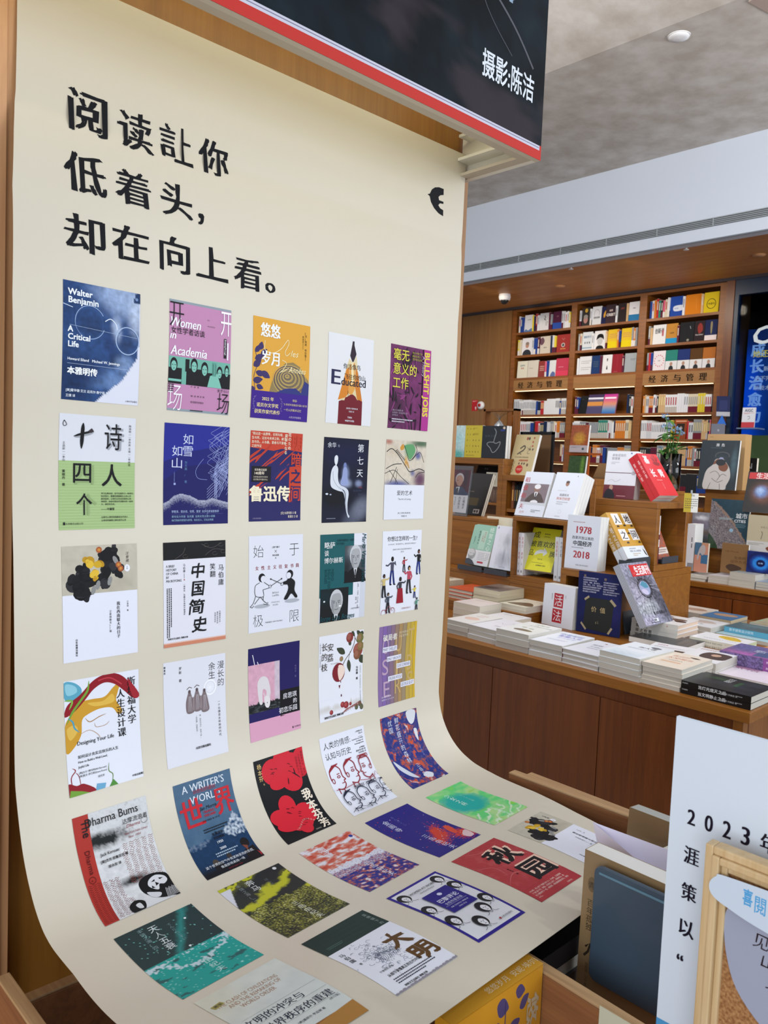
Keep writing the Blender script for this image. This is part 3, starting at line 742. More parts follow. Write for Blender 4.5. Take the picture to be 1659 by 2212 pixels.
# wrapped book further back
book('book', 'shrink-wrapped pale book with brown cover at the crate far end', 'book', (.74, -.560, .66), -90, 6, .17, .217, .030, '#7a6242', None, m=WRAP, pages=mat('grey_pages', '#a9aba8', .6))
book('book', 'brown book with a thin gold frame standing behind the white board', 'book', (.70, -.640, .65), -90, 6, .16, .20, .024, '#6f5638', Art(100, 140, '#6f5638').L([(8, 8), (92, 8), (92, 132), (8, 132)], .8, '#2b2118', closed=True), m=MATTE)
# white foam board with text
bd = empty('foam_board', (.35, -.827, .56), 'white foam board with printed Chinese text standing at the right', 'board')
BH = .6245; BW = .46
bdm = mat('foam_white', '#dbe6f4', .45)
o = box('panel', 0, -BW, 0, .006, 0, BH, bdm, bd)
a = Art(100, 100 * BH / BW, None); sc = 100 / BW
a.P([(0, 100 * (BH - .2905) / BW), (100, 100 * (BH - .30) / BW), (100, 100 * BH / BW), (0, 100 * BH / BW)], '#4f9ad0')
zt = lambda z: (BH + .56 - z) * sc
yt = lambda y: (-.827 - y) * sc
for i, ch in enumerate('2023年“'): a.T(ch, 0, 0, 0, '#1c1626', fit=(yt(-.846) + i * 4.05, zt(1.0905) - .15 * i, yt(-.846) + i * 4.05 + (1.9 if i < 4 else 3.4 if i == 4 else 1.6), zt(1.0905) + 3.5 * (.4 if i == 5 else 1)), song=.06, off=-.01)
for k, row in enumerate(['涯阅读策划', '策划者以书', '以喜阅读会', '“喜阅”的人']):
    for i, ch in enumerate(row): a.T(ch, 0, 0, 0, '#1c1626', fit=(yt(-.845) + i * 5.2, zt(1.0905) + 8.6 * (k + 1), yt(-.845) + i * 5.2 + 3.6 - (ch == '“') * 2, zt(1.0905) + 8.6 * (k + 1) + 4 - (ch == '“') * 2.6), song=.055, off=-.008)
p = a.plane('lettering', PRINT, bd, BW, BH); p.rotation_euler = (0, 0, -math.pi / 2)
# pine framed cork board in front of it
fb = empty('cork_board', (.30, -.888, .56), 'pine framed cork board with paper shapes and handwriting', 'board')
PINE = wood('pine_moulding', '#c9a878', '#dcc298', 'Z', 2.2, .5)
FH = .525; FW = .36; fr = .022
for i0, i1, x0_ in ((0, .008, 0), (.008, .0155, -.003), (.0155, fr, .002)):
    m_ = MB()
    for q in ((x0_, -i1, i0, .016, -i0, FH - i0), (x0_, -FW + i0, i0, .016, -FW + i1, FH - i0), (x0_, -FW + i1, FH - i1, .016, -i1, FH - i0), (x0_, -FW + i1, i0, .016, -i1, i1)): m_.box(*q)
    m_.build('frame_moulding', PINE, fb, bevel=.0015)
CORK = mat('cork', '#a8764a', .9); _n = CORK.node_tree.nodes.new('ShaderNodeTexNoise'); _n.inputs['Scale'].default_value = 320; _c = CORK.node_tree.nodes.new('ShaderNodeValToRGB'); _c.color_ramp.elements[0].color = (*lin('#8a5a32'), 1); _c.color_ramp.elements[1].color = (*lin('#b98a5a'), 1); _c.color_ramp.elements[0].position = .35; _c.color_ramp.elements[1].position = .65
_t = CORK.node_tree.nodes.new('ShaderNodeTexCoord'); CORK.node_tree.links.new(_t.outputs['Object'], _n.inputs['Vector']); CORK.node_tree.links.new(_n.outputs['Fac'], _c.inputs['Fac']); CORK.node_tree.links.new(_c.outputs['Color'], CORK.node_tree.nodes['Principled BSDF'].inputs['Base Color'])
box('cork_sheet', .006, -FW + fr, fr, .012, -fr, FH - fr, CORK, fb)
def on_board(nm, lb, art, u0, v0, u1, v1, dx):
    o = art.plane(nm, PRINT, fb, (u1 - u0), (v1 - v0)); o.rotation_euler = (0, 0, -math.pi / 2); o.location = (dx, -u0, FH - v1); o['label'] = lb
# board coordinates in mm from its upper left outer corner
a = Art(200, 80, None); a.P([(0, 18), (6, 8), (18, 4), (110, 0), (200, 0), (200, 60), (60, 42), (20, 34), (4, 28)], '#cfdcec', smooth=True)
a.T('喜', 0, 0, 0, '#58a6de', fit=(32, 8, 41, 24), off=.03); a.T('閱', 0, 0, 0, '#58a6de', fit=(43, 11, 53, 27), off=.01); a.T('1000', 55, 30, 22, '#6bb0e2', song=.03, xs=.62)
on_board('paper_strip', 'pale strip with light blue characters at the top', a, .008, .018, .208, .098, -.0038)
a = Art(150, 150, None); a.P([(0, 28), (10, 14), (40, 8), (90, 30), (120, 70), (110, 130), (60, 128), (20, 100), (4, 66)], '#a3a8bd', smooth=True)
for t, x, y in (('见', 26, 44), ('山', 34, 60), ('见', 40, 78), ('海', 47, 97)): a.T(t, x, y, 16, '#2c1e26', shear=.12, rough=.04)
on_board('paper_shape', 'grey rounded paper with brush characters', a, .022, .036, .172, .186, .004)
a = Art(150, 100, None); a.P([(0, 0), (150, 22), (150, 100), (20, 90)], '#3a6fc0'); a.N(6, 16, 150, 88, 24, 12, paint('#3f7ac6', [(60, 20, 60, 10, '#6fb0e0', .8), (30, 50, 40, 20, '#2c4fae', .7), (80, 70, 60, 12, '#5aa0dc', .6)], (.3, .06, 2)), keep=lambda x, y: x > 20 + (y - 60) * .1)
for t, x, y in (('做个', 12, 28), ('快乐', 46, 48), ('艺术', 36, 70)): a.T(t, x, y, 18, '#1c2436', shear=.12, rough=.04)
on_board('paper_shape', 'blue painted paper with handwriting', a, .022, .186, .172, .286, .003)
# handwritten note on the crate rail
e = empty('paper_note', (.392, -.735, .70), 'small handwritten cream note taped inside the crate rail', 'note')
a = Art(100, 60, '#c9c8b0'); a.T('从工作的', 10, 26, 19, '#3a3530', shear=.1, rough=.04, xs=.85); a.T('间隙中', 30, 52, 19, '#3a3530', shear=.1, rough=.04)
box('paper', 0, -.10, 0, .0006, 0, .093, mat('note_paper', '#c9c8b0', .7), e)
p = a.plane('handwriting', MATTE, e, .10, .093); p.rotation_euler = (0, 0, -math.pi / 2)
# ---------------------------------------------------------------- display table with its stepped risers
dt = empty('display_table', (2.6, .9, 0), 'long oak display table with cupboard panels, nearest behind the crates', 'table')
def tp(n, x0, y0, z0, x1, y1, z1, m=OAKX, bevel=.002, parent=None):
    p = parent or dt; l = p.location
    return box(n, x0 - l.x, y0 - l.y, z0 - l.z, x1 - l.x, y1 - l.y, z1 - l.z, m, p, bevel)
tp('top', 1.905, -.31, .716, 3.42, 2.32, .75)
tp('apron', 1.925, -.28, .66, 3.40, 2.30, .716, DARKOAK)
ys = [-.255, .186, .648, 1.11, 1.57, 2.03]
for i in range(5): tp('cupboard_panel', 1.915, ys[i] + .0015, .06, 1.935, ys[i + 1] - .0015, .672, DARKOAK, .0008)
tp('carcass', 1.937, -.27, .05, 3.39, 2.28, .66, mat('dark_gap', '#2a1408', .7))
tp('corner_post', 1.913, -.29, .0, 1.95, -.2585, .716, OAK)
tp('end_panel', 1.95, -.292, .0, 3.40, -.271, .716, OAK)
tp('plinth', 1.97, -.25, 0, 3.36, 2.26, .05, mat('dark_gap', '#2a1408', .7))
def riser(lb, x0, y0, z0, x1, y1, z1, open_=None, m=OAKX, th=.022):
    """box riser; open_ = 'x' opens towards the aisle, 'y' towards the near end"""
    e = empty('display_riser', ((x0 + x1) / 2, (y0 + y1) / 2, z0), lb, 'riser')
    q = dict(parent=e, m=m)
    if not open_:
        tp('body', x0, y0, z0, x1, y1, z1 - .018, **q); tp('top_panel', x0 - .001, y0 - .001, z1 - .018, x1 + .001, y1 + .001, z1, **q)
    else:
        tp('top_panel', x0, y0, z1 - th, x1, y1, z1, **q); tp('bottom_panel', x0, y0, z0, x1, y1, z0 + th, **q)
        if open_ == 'x':
            tp('side_panel', x0, y0, z0 + th, x1, y0 + th, z1 - th, **q); tp('side_panel', x0, y1 - th, z0 + th, x1, y1, z1 - th, **q); tp('back_panel', x1 - .01, y0 + th, z0 + th, x1, y1 - th, z1 - th, **q)
        else:
            tp('side_panel', x0, y0, z0 + th, x0 + th, y1, z1 - th, **q); tp('side_panel', x1 - th, y0, z0 + th, x1, y1, z1 - th, **q); tp('back_panel', x0 + th, y1 - .01, z0 + th, x1 - th, y1, z1 - th, **q)
    return e
riser('low oak step under the second row of stacks', 2.352, .842, .75, 2.565, 2.28, .795)
riser('oak step carrying the upright memoirs, left of the cube shelf', 2.566, 1.086, .75, 2.95, 2.28, .911)
riser('tall plain oak block behind the memoirs', 2.66, 1.30, .911, 3.0, 1.95, 1.165)
riser('oak block under the cube shelf', 2.566, .782, .75, 2.95, 1.085, .902)
riser('open oak cube shelf holding the yellow book', 2.567, .782, .902, 2.93, 1.086, 1.203, 'x', th=.022)
riser('open oak box at the bottom carrying the tall upper box', 2.53, .49, .75, 3.176, .781, .997, 'x', th=.03)
riser('oak box on top with its opening to the near side', 2.812, .489, .998, 3.112, .80, 1.303, 'y', th=.028)

riser('narrow oak block behind the upper box carrying the glass vase', 3.18, .655, .75, 3.40, .80, 1.345)
# stacks along the front edge
def T1(*rows, bg='#dfe1e8', W=100, H=142):
    a = Art(W, H, bg)
    for r in rows:
        if r[0] == 'T': a.T(r[1], r[2], r[3], r[4], r[5], **(r[6] if len(r) > 6 else {}))
        elif r[0] == 'R': a.R(*r[1:])
        elif r[0] == 'E': a.E(*r[1:])
        elif r[0] == 'P': a.P(r[1], r[2], smooth=True)
        elif r[0] == 'V': a.V(r[1], r[2], r[3], r[4], r[5], **(r[6] if len(r) > 6 else {}))
        elif r[0] == 'G': a.greek(*r[1:])
        elif r[0] == 'N': a.N(*r[1:])
        elif r[0] == 'L': a.L(*r[1:])
    return a
c_ = dict(anchor='c', song=.02)
GREY = mat('page_edges_grey', '#b9b5ac', .8)
stack('book', 'white paperback with small red title at the poster end of the front row', 'book', 1.957, .937, 0, .75, -90, .126, .215, .0183, 3, '#dcd9d8', T1(('T', '沉思录', 30, 30, 12, '#b05a50'), ('T', '经典译本', 30, 44, 8, '#b05a50'), ('P', [(20, 70), (50, 60), (78, 76), (60, 96), (30, 92)], '#d8b8ac'), bg='#dcd9d8'), pages=GREY, seed=2)
stack('book', 'white paperback with a faint line drawing, second stack of the front row', 'book', 1.957, .810, 0, .75, -92, .146, .215, .018, 3, '#dcdbe4', T1(('L', [(20, 60), (36, 50), (50, 62), (70, 46)], 1, '#8d8a9a', True), ('T', '见识', 60, 40, 10, '#8f7f92'), ('G', 50, 90, 84, 100, 2, '#8f8c9c', .5), bg='#dcdbe4'), pages=GREY, seed=3)
stack('book', 'thick white paperback with two grey ovals, third stack in front', 'book', 1.935, .656, 0, .75, -90, .150, .214, .0235, 3, '#dfe0e2', T1(('T', '反脆弱', 34, 24, 14, '#6f7866'), ('T', '从不确定中获益', 28, 44, 10, '#6f7866'), ('E', 36, 72, 8, 4, '#9aa090'), ('E', 60, 76, 8, 4, '#9aa090'), ('P', [(28, 100), (50, 92), (80, 100), (72, 112), (34, 112)], '#7a6a5c'), bg='#dfe0e2'), pages=GREY, seed=4)
stack('book', 'white paperback with large blue and violet title, fourth stack of the front row', 'book', 1.937, .502, 0, .75, -88, .138, .225, .019, 3, '#dfe3ee', T1(('T', '你要如何', 14, 34, 18, '#6f86c0', dict(off=.02)), ('T', '衡量人生', 22, 54, 18, '#7f7fc8', dict(off=.02)), ('T', '现代管理', 30, 72, 14, '#a8b4dc'), ('G', 20, 90, 80, 100, 2, '#9aa4c4', .5), bg='#dfe3ee'), pages=GREY, seed=5)
stack('book', 'white hardcover with maroon edges, fifth stack of the front row', 'book', 1.942, .364, 0, .75, -91, .151, .222, .0172, 3, '#d9dbe6', T1(('E', 40, 20, 4, 3, '#8c3a48'), ('T', '原则', 36, 56, 14, '#5c6478', c_), ('T', '生活和工作', 50, 74, 9, '#5c6478', c_), ('G', 30, 84, 80, 92, 2, '#7a80a0', .5), ('T', '王', 80, 100, 8, '#20222c'), bg='#d9dbe6'), spine='#5a2338', hard=True, pages=GREY, seed=6)
stack('book', 'white paperback with black brush title, sixth stack of the front row', 'book', 1.936, .211, 0, .75, -92, .152, .222, .0193, 4, '#dde3ec', T1(('T', '张大春', 34, 44, 15, '#20242c', dict(song=.04)), ('P', [(54, 18), (66, 12), (80, 18), (74, 30), (62, 28)], '#6a707c'), ('G', 20, 54, 84, 64, 2, '#8d9aac', .5), ('N', 10, 90, 90, 142, 8, 6, paint('#d3dde8', [(50, 130, 40, 20, '#b4c4d4', .6)])), bg='#dde3ec'), pages=GREY, seed=7)
stack('book', 'cream paperback with orange title, seventh stack of the front row', 'book', 1.940, .055, 0, .75, -89, .134, .226, .014, 5, '#e0d6ca', T1(('T', '遥远的', 18, 40, 15, '#c07a5c'), ('T', '太空服务', 14, 62, 17, '#c06a4c'), ('P', [(56, 24), (70, 20), (84, 26), (72, 32)], '#5a4a42'), ('G', 30, 74, 90, 80, 1, '#6a5a4c', .5), ('R', 20, 90, 70, 100, '#d8b49a'), bg='#e0d6ca'), pages=GREY, seed=8)
sp = Art(200, 20, '#101214')
def lay(sa, txt, x, col='#d5d8dc', s=10, **k): sa.T(txt, x, 14, s, col, **k); return sa
BLK = T1(('N', 0, 0, 100, 142, 20, 28, paint('#1a1f22', [(30, 40, 20, 14, '#2f4f30', .6), (50, 80, 40, 20, '#2a2f38', .7), (80, 30, 20, 20, '#3a4450', .4)], (.5, .08, 3))), ('T', '暗夜之光', 50, 62, 11, '#c9ccd4', dict(rot=-1.57)), ('T', '从银河到宇宙', 66, 84, 8, '#3f7a44', dict(rot=-1.57)), bg='#15181b')
for i, tt in enumerate(['当灯光熄灭之后', '当文明静止之后']):
    # spine towards the aisle: width runs into the table, so the spine print sits on the long side
    e = book('book', ['black hardcover with white spine lettering at the near corner, upper of two', 'black hardcover with white spine lettering at the near corner, lower of two'][i], 'book', (1.933, -.084, .75 + .0205 * (2 - i)), -90.5, 90, .216, .172, .0200, '#121416', BLK if i == 0 else None, m=GLOSSY, pages=GREY)
    a = Art(216, 20, '#121416'); a.T(tt, 54, 14, 12.5, '#d9dce0', off=.012); a.T('[美]莱斯·约翰逊 著', 122, 13, 6.5, '#b9bcc0'); a.T('CHEERS', 3, 8, 5.5, '#c9ccd0'); a.greek(170, 6, 206, 11, 1, '#8a8d92', .6)
    me = a.mesh(lambda A: np.column_stack([A[:, 0] / 216 * .216, A[:, 1] / 20 * .0196, np.zeros(len(A)) - .0003 - A[:, 2] * .00003])); me.materials.append(GLOSSY)
    so = bpy.data.objects.new('spine_print', me); C.objects.link(so); so.parent = e
def spine_long(e, a, w, t, m=GLOSSY):
    me = a.mesh(lambda A: np.column_stack([A[:, 0] / a.W * w, A[:, 1] / a.H * t, -.0003 - A[:, 2] * .00003])); me.materials.append(m)
    so = bpy.data.objects.new('spine_print', me); C.objects.link(so); so.parent = e
# second rows on the right half
S = stack('book', 'white paperback with yellow diamond on the cover', 'book', 2.655, .235, 0, .75, -90.5, .207, .150, .0148, 2, '#e3e4ea', T1(('P', [(40, 20), (66, 18), (84, 70), (60, 78), (36, 50)], '#d9b83c'), ('T', '伟大的', 46, 46, 12, '#8a7a2a'), ('G', 20, 100, 80, 112, 2, '#8a8d94', .5), bg='#e3e4ea'), pages=mat('greenish_pages', '#b9c29a', .8))
for e in S: spine_long(e, lay(lay(Art(200, 14, '#d9d8cc'), '世界建筑简史 图解与赏析', 40, '#6a6a5c', 8), '·', 140, '#c08a2c', 16), .207, .0146)
S = stack('book', 'white hardcover with black spine characters and brush picture', 'book', 2.585, .455, 0, .75, -88, .200, .200, .019, 4, '#dedde0', T1(('P', [(10, 60), (40, 50), (80, 40), (90, 56), (60, 70), (30, 74)], '#5c4a46'), ('T', '观念', 20, 34, 18, '#2a2628', dict(song=.04, off=.02)), ('P', [(70, 70), (90, 64), (96, 84), (80, 92)], '#3a2a2c'), bg='#dedde0'), spine='#d9d4c9', hard=True, pages=mat('pinkish_pages', '#cfb7a4', .8))
for i, e in enumerate(S): spine_long(e, lay(lay(Art(200, 19, '#d5d2cc'), ['观 是 观', '观 想 是', '规 之 权 图', '现 的 思'][i], 20, '#1b1b1e', 15, off=.02), ['念', '', '', ''][i], 150, '#a83030', 8), .200, .0186)
book('book', 'dark glossy book lying beside the black and white spines', 'book', (2.47, .40, .772), -88, 90, .24, .17, .022, '#23282d', None, m=WRAP)
book('book', 'grey slate board standing behind the leaning magazines', 'board', (2.57, .470, .752), 0, 12, .14, .215, .006, '#3c444b', None)
stack('book', 'white paperback with a pale pink picture beyond the brush-picture stack', 'book', 2.86, .405, 0, .75, -90, .165, .19, .0185, 2, '#dcdde2', T1(('P', [(20, 40), (60, 30), (84, 60), (50, 80), (22, 70)], '#c9b9b0'), ('T', '风景', 40, 100, 12, '#4a4a50'), bg='#dcdde2'), pages=GREY)
stack('book', 'blue cover with a large tan fossil at the back of the table', 'book', 3.12, .412, 0, .75, -90, .146, .184, .0180, 2, '#3a6c9c', T1(('P', [(14, 50), (40, 30), (76, 34), (88, 60), (60, 80), (24, 74)], '#b08a6c'), bg='#3a6c9c'), pages=mat('tan_pages', '#b7a98c', .8))
stack('book', 'pale pink book with brown hands at the table back', 'book', 3.20, .590, 0, .75, -90, .150, .19, .014, 2, '#cdbfb4', T1(('P', [(10, 60), (60, 40), (90, 70), (50, 96)], '#a8846c'), bg='#d3c5ba'), pages=GREY)
S = stack('book', 'thick teal blue volume with white spine letters', 'book', 2.955, .224, 0, .765, -91, .215, .15, .024, 1, '#3f7f9c', T1(('N', 0, 0, 100, 142, 12, 16, paint('#44606c', [(50, 40, 40, 20, '#5f7f86', .6), (70, 100, 30, 20, '#3c4c54', .6)], (.3, .1, 1))), bg='#44606c'), spine='#58a0bc')
spine_long(S[0], lay(Art(200, 22, '#5aa0bf'), '数字建筑设计研究', 20, '#dfeaf0', 12), .215, .0236)
stack('book', 'pale blue book lying under the thick teal volume', 'book', 2.90, .235, 0, .75, -91, .225, .16, .0148, 1, '#a9c4cc', None, pages=GREY)
stack('book', 'green and blue patterned book beyond the teal volume', 'book', 3.16, .20, 0, .75, -92, .20, .20, .018, 2, '#7f9ca0', T1(('N', 0, 0, 100, 142, 14, 20, marble(['#6f9c9c', '#8fa88c', '#a8886c', '#4c8ca0'], .05, 2)), bg='#7f9ca0'), pages=GREY)
S = stack('book', 'small orange book near the right edge', 'book', 2.690, -.008, 0, .75, -93, .13, .132, .018, 1, '#c0825a', T1(('T', '小小', 20, 50, 20, '#e0c8b0'), bg='#c8895f'), spine='#b5954a')
spine_long(S[0], lay(Art(200, 18, '#b09340'), '园 小小日子', 8, '#a03020', 12), .13, .0177)
stack('book', 'white book with red dotted title lying askew behind the front row', 'book', 2.17, .20, 0, .75, -80, .15, .215, .04, 1, '#e2e3ea', T1(('T', '2024', 10, 22, 13, '#a83a48', dict(off=.02)), ('P', [(30, 70), (92, 60), (96, 110), (40, 124)], '#3a2e2c'), ('E', 60, 84, 9, 8, '#c9a894'), ('G', 10, 34, 80, 50, 3, '#8a8d98', .4), bg='#e2e3ea'), pages=GREY)
stack('book', 'white book with dark portrait under the cream paperbacks', 'book', 2.17, .055, 0, .75, -88, .14, .215, .028, 2, '#e0e0e6', T1(('P', [(40, 40), (96, 40), (96, 100), (40, 100)], '#4a3a36'), ('E', 66, 62, 12, 13, '#c4a08c'), ('G', 8, 10, 80, 24, 2, '#9a5a4c', .5), bg='#e0e0e6'), pages=GREY)
S = []
for i in range(3):
    e = book('book', ['violet magazine-sized book with city lights on the spine, topmost of three', 'violet magazine-sized book with city lights on the spine, middle of three', 'pink and white book under the violet ones'][i], 'book', (2.362 - (i == 2) * .16, -.015, .75 + .021 * (3 - i) - (i == 2) * .0), -89, 90, .26, .19 + (i == 2) * .02, .0206, ['#7a4a8a', '#7a4a8a', '#ddd0e2'][i], T1(('N', 0, 0, 100, 142, 30, 40, paint('#7f5f92', [(20, 40, 30, 60, '#5a5f96', .9), (60, 120, 60, 20, '#b05fae', .8)], (.6, .3, 5))), ('R', 40, 60, 60, 130, '#4a5a86'), ('T', '世界', 46, 80, 16, '#cfd8ea', dict(rot=-1.57)), bg='#7a4a8a') if i == 0 else (T1(('P', [(20, 10), (50, 6), (60, 40), (30, 50)], '#a87a9a'), ('T', '风格', 20, 60, 20, '#8a5a80'), bg='#ddd3e0') if i == 2 else None))
    if i < 2:
        a = Art(260, 21, '#8a4a92'); a.N(0, 0, 150, 21, 50, 7, paint('#6a5a8a', [], (1.2, .5, 7))); a.T('数 据 中 的 城市', 160, 14, 8, '#e6d8ec'); spine_long(e, a, .26, .0203)
    S.append(e)
# rows on the low step and at the poster end
stack('book', 'cream book with dark brown picture at the poster end of the low step', 'book', 2.40, 1.52, 0, .795, -91, .15, .21, .022, 3, '#ddd6c6', T1(('P', [(20, 96), (50, 86), (90, 92), (80, 120), (30, 120)], '#5c4436'), ('P', [(30, 40), (60, 34), (60, 50)], '#8a7460'), bg='#ddd6c6'), pages=mat('cream_pages', '#cfc6ac', .8))
stack('book', 'orange red hardcover with cream pages on the low step', 'book', 2.388, 1.322, 0, .795, -91.5, .163, .235, .0166, 3, '#c9502f', T1(('T', '新书', 50, 50, 12, '#b84020'), ('G', 30, 90, 80, 100, 2, '#e08060', .5), bg='#cc5533'), hard=True, pages=PAGES)
stack('book', 'cream paperback with dark photo, tall stack on low step', 'book', 2.382, 1.148, 0, .795, -90, .150, .235, .0150, 5, '#d9d3c0', T1(('N', 0, 0, 100, 142, 14, 20, paint('#7a6c66', [(30, 110, 40, 30, '#3a302e', .9), (70, 30, 40, 40, '#b9b0a8', .7)], (.3, .06, 3))), bg='#8a7c74'), pages=mat('cream_pages', '#cfc6ac', .8))
stack('book', 'cream paperback with brown hill at the low step end', 'book', 2.374, .990, 0, .795, -90, .148, .19, .0140, 2, '#ddd8c8', T1(('P', [(14, 118), (30, 80), (60, 60), (88, 84), (94, 118)], '#6f5c4c'), ('T', '乡土', 60, 30, 10, '#8a5a3a'), bg='#dfdacb'), pages=PAGES)
stack('book', 'pale pink paperback behind the first front stack', 'book', 2.19, 1.10, 0, .75, -90, .15, .15, .026, 3, '#d8cbc9', T1(('G', 20, 20, 80, 40, 2, '#b9a0a0', .5), bg='#dccfce'), pages=PAGES)
stack('book', 'white paperback lying between low step and the front row', 'book', 2.18, .93, 0, .75, -90, .15, .15, .022, 2, '#dcdae0', T1(('G', 20, 20, 80, 40, 2, '#a0a0a8', .5), bg='#dcdae0'), pages=PAGES)
box_tag = MB().box(0, 0, 0, .004, .05, .04).build('price_tag', WHITEP); box_tag.location = (2.40, 1.42, .862); tag(box_tag, 'small white price tag on the cream books by the poster', 'tag')

# ---------------------------------------------------------------- upright display books on the table
def upright(name, label, p, yaw, lean, w, h, t, n, cov, art, group=None, spine=None, m=None, pages=None, hard=False, gap=.001, sart=None, cat='book'):
    """n copies one behind the other"""
    out = []
    nrm = Matrix.Rotation(math.radians(yaw), 3, 'Z') @ Matrix.Rotation(math.radians(-lean), 3, 'X') @ Vector((0, 1, 0))
    for i in range(n):
        q = Vector(p) + nrm * ((t + gap) * i)
        lb = label if i == 0 else label + ', %s copy behind it' % ['first', 'second', 'third', 'fourth', 'fifth'][i - 1]
        out.append(book(name, lb, cat, q, yaw, lean, w, h, t, cov, art if i == 0 else None, spine, group, m, pages, hard, sart))
    return out
a = T1(('R', 34, 20, 66, 100, '#dfe2ea'), ('R', 35, 22, 65, 60, '#b02030'), ('R', 33, 64, 64, 101, '#b02030'), ('T', '活', 0, 0, 0, '#e6e2ea', dict(fit=(38, 26, 62, 56))), ('T', '法', 0, 0, 0, '#e6e2ea', dict(fit=(36, 68, 61, 97))), ('V', '稻盛和夫', 28, 24, 4, '#3a3a44'), ('V', '新版', 72, 24, 4, '#8a8a94'), bg='#dce0ec', H=112)
upright('book', 'white book with two red squares reading 活法, standing on the table', (2.455, .815, .751), -94, 3, .165, .180, .020, 3, '#dce0ec', a, m=WRAP, spine='#b02030')
a = Art(100, 135, '#1f2454'); a.N(0, 0, 100, 135, 14, 18, paint('#1f2555', [(80, 80, 30, 30, '#2c2c6a', .6)], (.15, .05, 2)))
a.V('从', 15, 6, 6, '#b9a070'); a.V('穷', 62, 10, 6, '#b9a070')
for i, t in enumerate(['从河南农村到耶鲁大学', '从白洋河畔到华尔街', '从投资、洞察、看见变化，', '见微、独立、守正、坚持信念', '在多变的世界里拥有不变的', '看待财富和世界的价值观', '做长期主义的践行者']): a.T(t, 11, 15 + i * 5, 3.5, '#c9cbe0', off=.01)
for i, t in enumerate(['如何理性地去创造和对待', '最伟大的商业秘密之一', '找到一个有意义的方向', '坚持做自己的事情', '找到一条正确通向未来的人', '走正确的长期主义人生']): a.T(t, 58, 21 + i * 5, 3.1, '#c9cbe0', off=.01)
a.P([(24, 56), (78, 56), (84, 62), (80, 124), (74, 130), (20, 126), (16, 118), (20, 60)], '#2c2f30'); a.T('价  值', 49, 86, 13, '#b9a67a', anchor='c', off=.005)
for p in ([(16, 60), (26, 52), (28, 56), (18, 64)], [(78, 54), (90, 66), (86, 70), (74, 58)], [(12, 112), (24, 126), (22, 130), (10, 116)], [(84, 118), (76, 132), (72, 130), (80, 116)]): a.P(p, '#a89c80')
a.V('张磊', 50, 106, 3, '#8a8a70'); a.greek(44, 108, 47, 116, 1, '#8a8a70', .5, True)
e = empty('display_board', (2.45, .632, .752), 'dark blue standing board with gold 价值 on a black panel', 'board'); e.matrix_world = Matrix.Translation((2.452, .637, .752)) @ Matrix.Rotation(math.radians(-81), 4, 'Z')
box('panel', 0, 0, 0, .190, .006, .257, mat('board_navy', '#1f2454', .4), e); a.plane('board_print', PRINT, e, .190, .257)
a = T1(('G', 18, 16, 80, 20, 1, '#a06a70', .5), ('T', '1978', 50, 48, 27, '#a82030', dict(anchor='c', song=.07, xs=.93)), ('T', '改革开放以来的', 50, 64, 9.4, '#2a2c34', dict(anchor='c', off=.015)), ('T', '中国经济', 50, 81, 14.6, '#23252c', dict(anchor='c', off=.03)), ('G', 18, 86, 80, 89, 1, '#6a6c74', .6), ('T', '2018', 50, 115, 27, '#a82030', dict(anchor='c', song=.07, xs=.93)), ('T', '中国人民大学出版社', 34, 136, 4.4, '#4a4c54'), bg='#d6dcea', H=146)
upright('book', 'white book titled 1978 to 2018 in large red figures', (2.552, .779, .998), -87, 3, .160, .236, .024, 3, '#d9dde8', a, m=WRAP)
a = Art(100, 140, '#c09238')
for ch, x, y in (('人', 18, 4), ('地', 66, 4), ('之', 18, 52), ('间', 66, 52)): a.P([(x, y), (x + 33, y), (x + 33, y + 34), (x, y + 34)], '#e2e2e6'); a.T(ch, 0, 0, 0, '#17171a', fit=(x + 4, y + 5, x + 29, y + 30), off=.01, song=.03)
for x, y in ((20, 42), (52, 40), (84, 42), (54, 64), (30, 92), (84, 92)): a.P([(x, y), (x + 10, y - 3), (x + 14, y + 3), (x + 2, y + 4)], '#3a3026')
a.L([(56, 10), (56, 34)], 3, '#8a6a2c'); a.R(0, 104, 100, 140, '#d3d9e4'); a.greek(28, 108, 80, 114, 1, '#7a7f8a', .5); a.T('地球上的人类故事', 26, 121, 6.4, '#3a3e48', off=.01); a.greek(34, 124, 70, 134, 2, '#b09a6a', .5); a.P([(88, 112), (94, 120), (98, 136), (90, 130)], '#2a2420')
upright('book', 'ochre book reading 人地之间 leaning back with a white band', (2.635, .518, 1.062), -5, 34, .156, .228, .026, 2, '#c09238', a, m=WRAP, sart=T1(('R', 0, 104, 30, 140, '#d3d9e4'), ('V', '人地之间', 15, 20, 20, '#e2e2e6'), bg='#b58a34', W=30, H=140))
a = Art(100, 136, '#6f6f80')
a.N(0, 0, 100, 136, 44, 60, paint('#8c8ca0', [(50, 55, 46, 36, '#2f2c34', .9), (90, 100, 26, 40, '#2c2a34', .8), (30, 100, 40, 20, '#aeb4b4', .7), (20, 70, 24, 30, '#b6b2c6', .6), (14, 128, 40, 14, '#b4aec6', .7)], (.9, .18, 4)))
a.O(52, 58, 22, 21, 3, '#2a2a30'); a.E(52, 58, 17, 16, '#9aa2c4'); a.P([(40, 50), (52, 42), (64, 48), (66, 58), (52, 58)], '#4f8ca4'); a.E(48, 66, 11, 6, '#c3bcd8', rot=.3)
for k in range(14): t = k * .5; a.L([(52 + 22 * math.cos(t), 58 + 20 * math.sin(t)), (52 + 52 * math.cos(t + .2), 58 + 50 * math.sin(t + .2))], .9, '#3a3844' if k % 2 else '#b4b0c4')
for k in range(8): a.L([(6 + k * 8, 92), (2 + k * 9, 130)], .5, '#6a6a80')
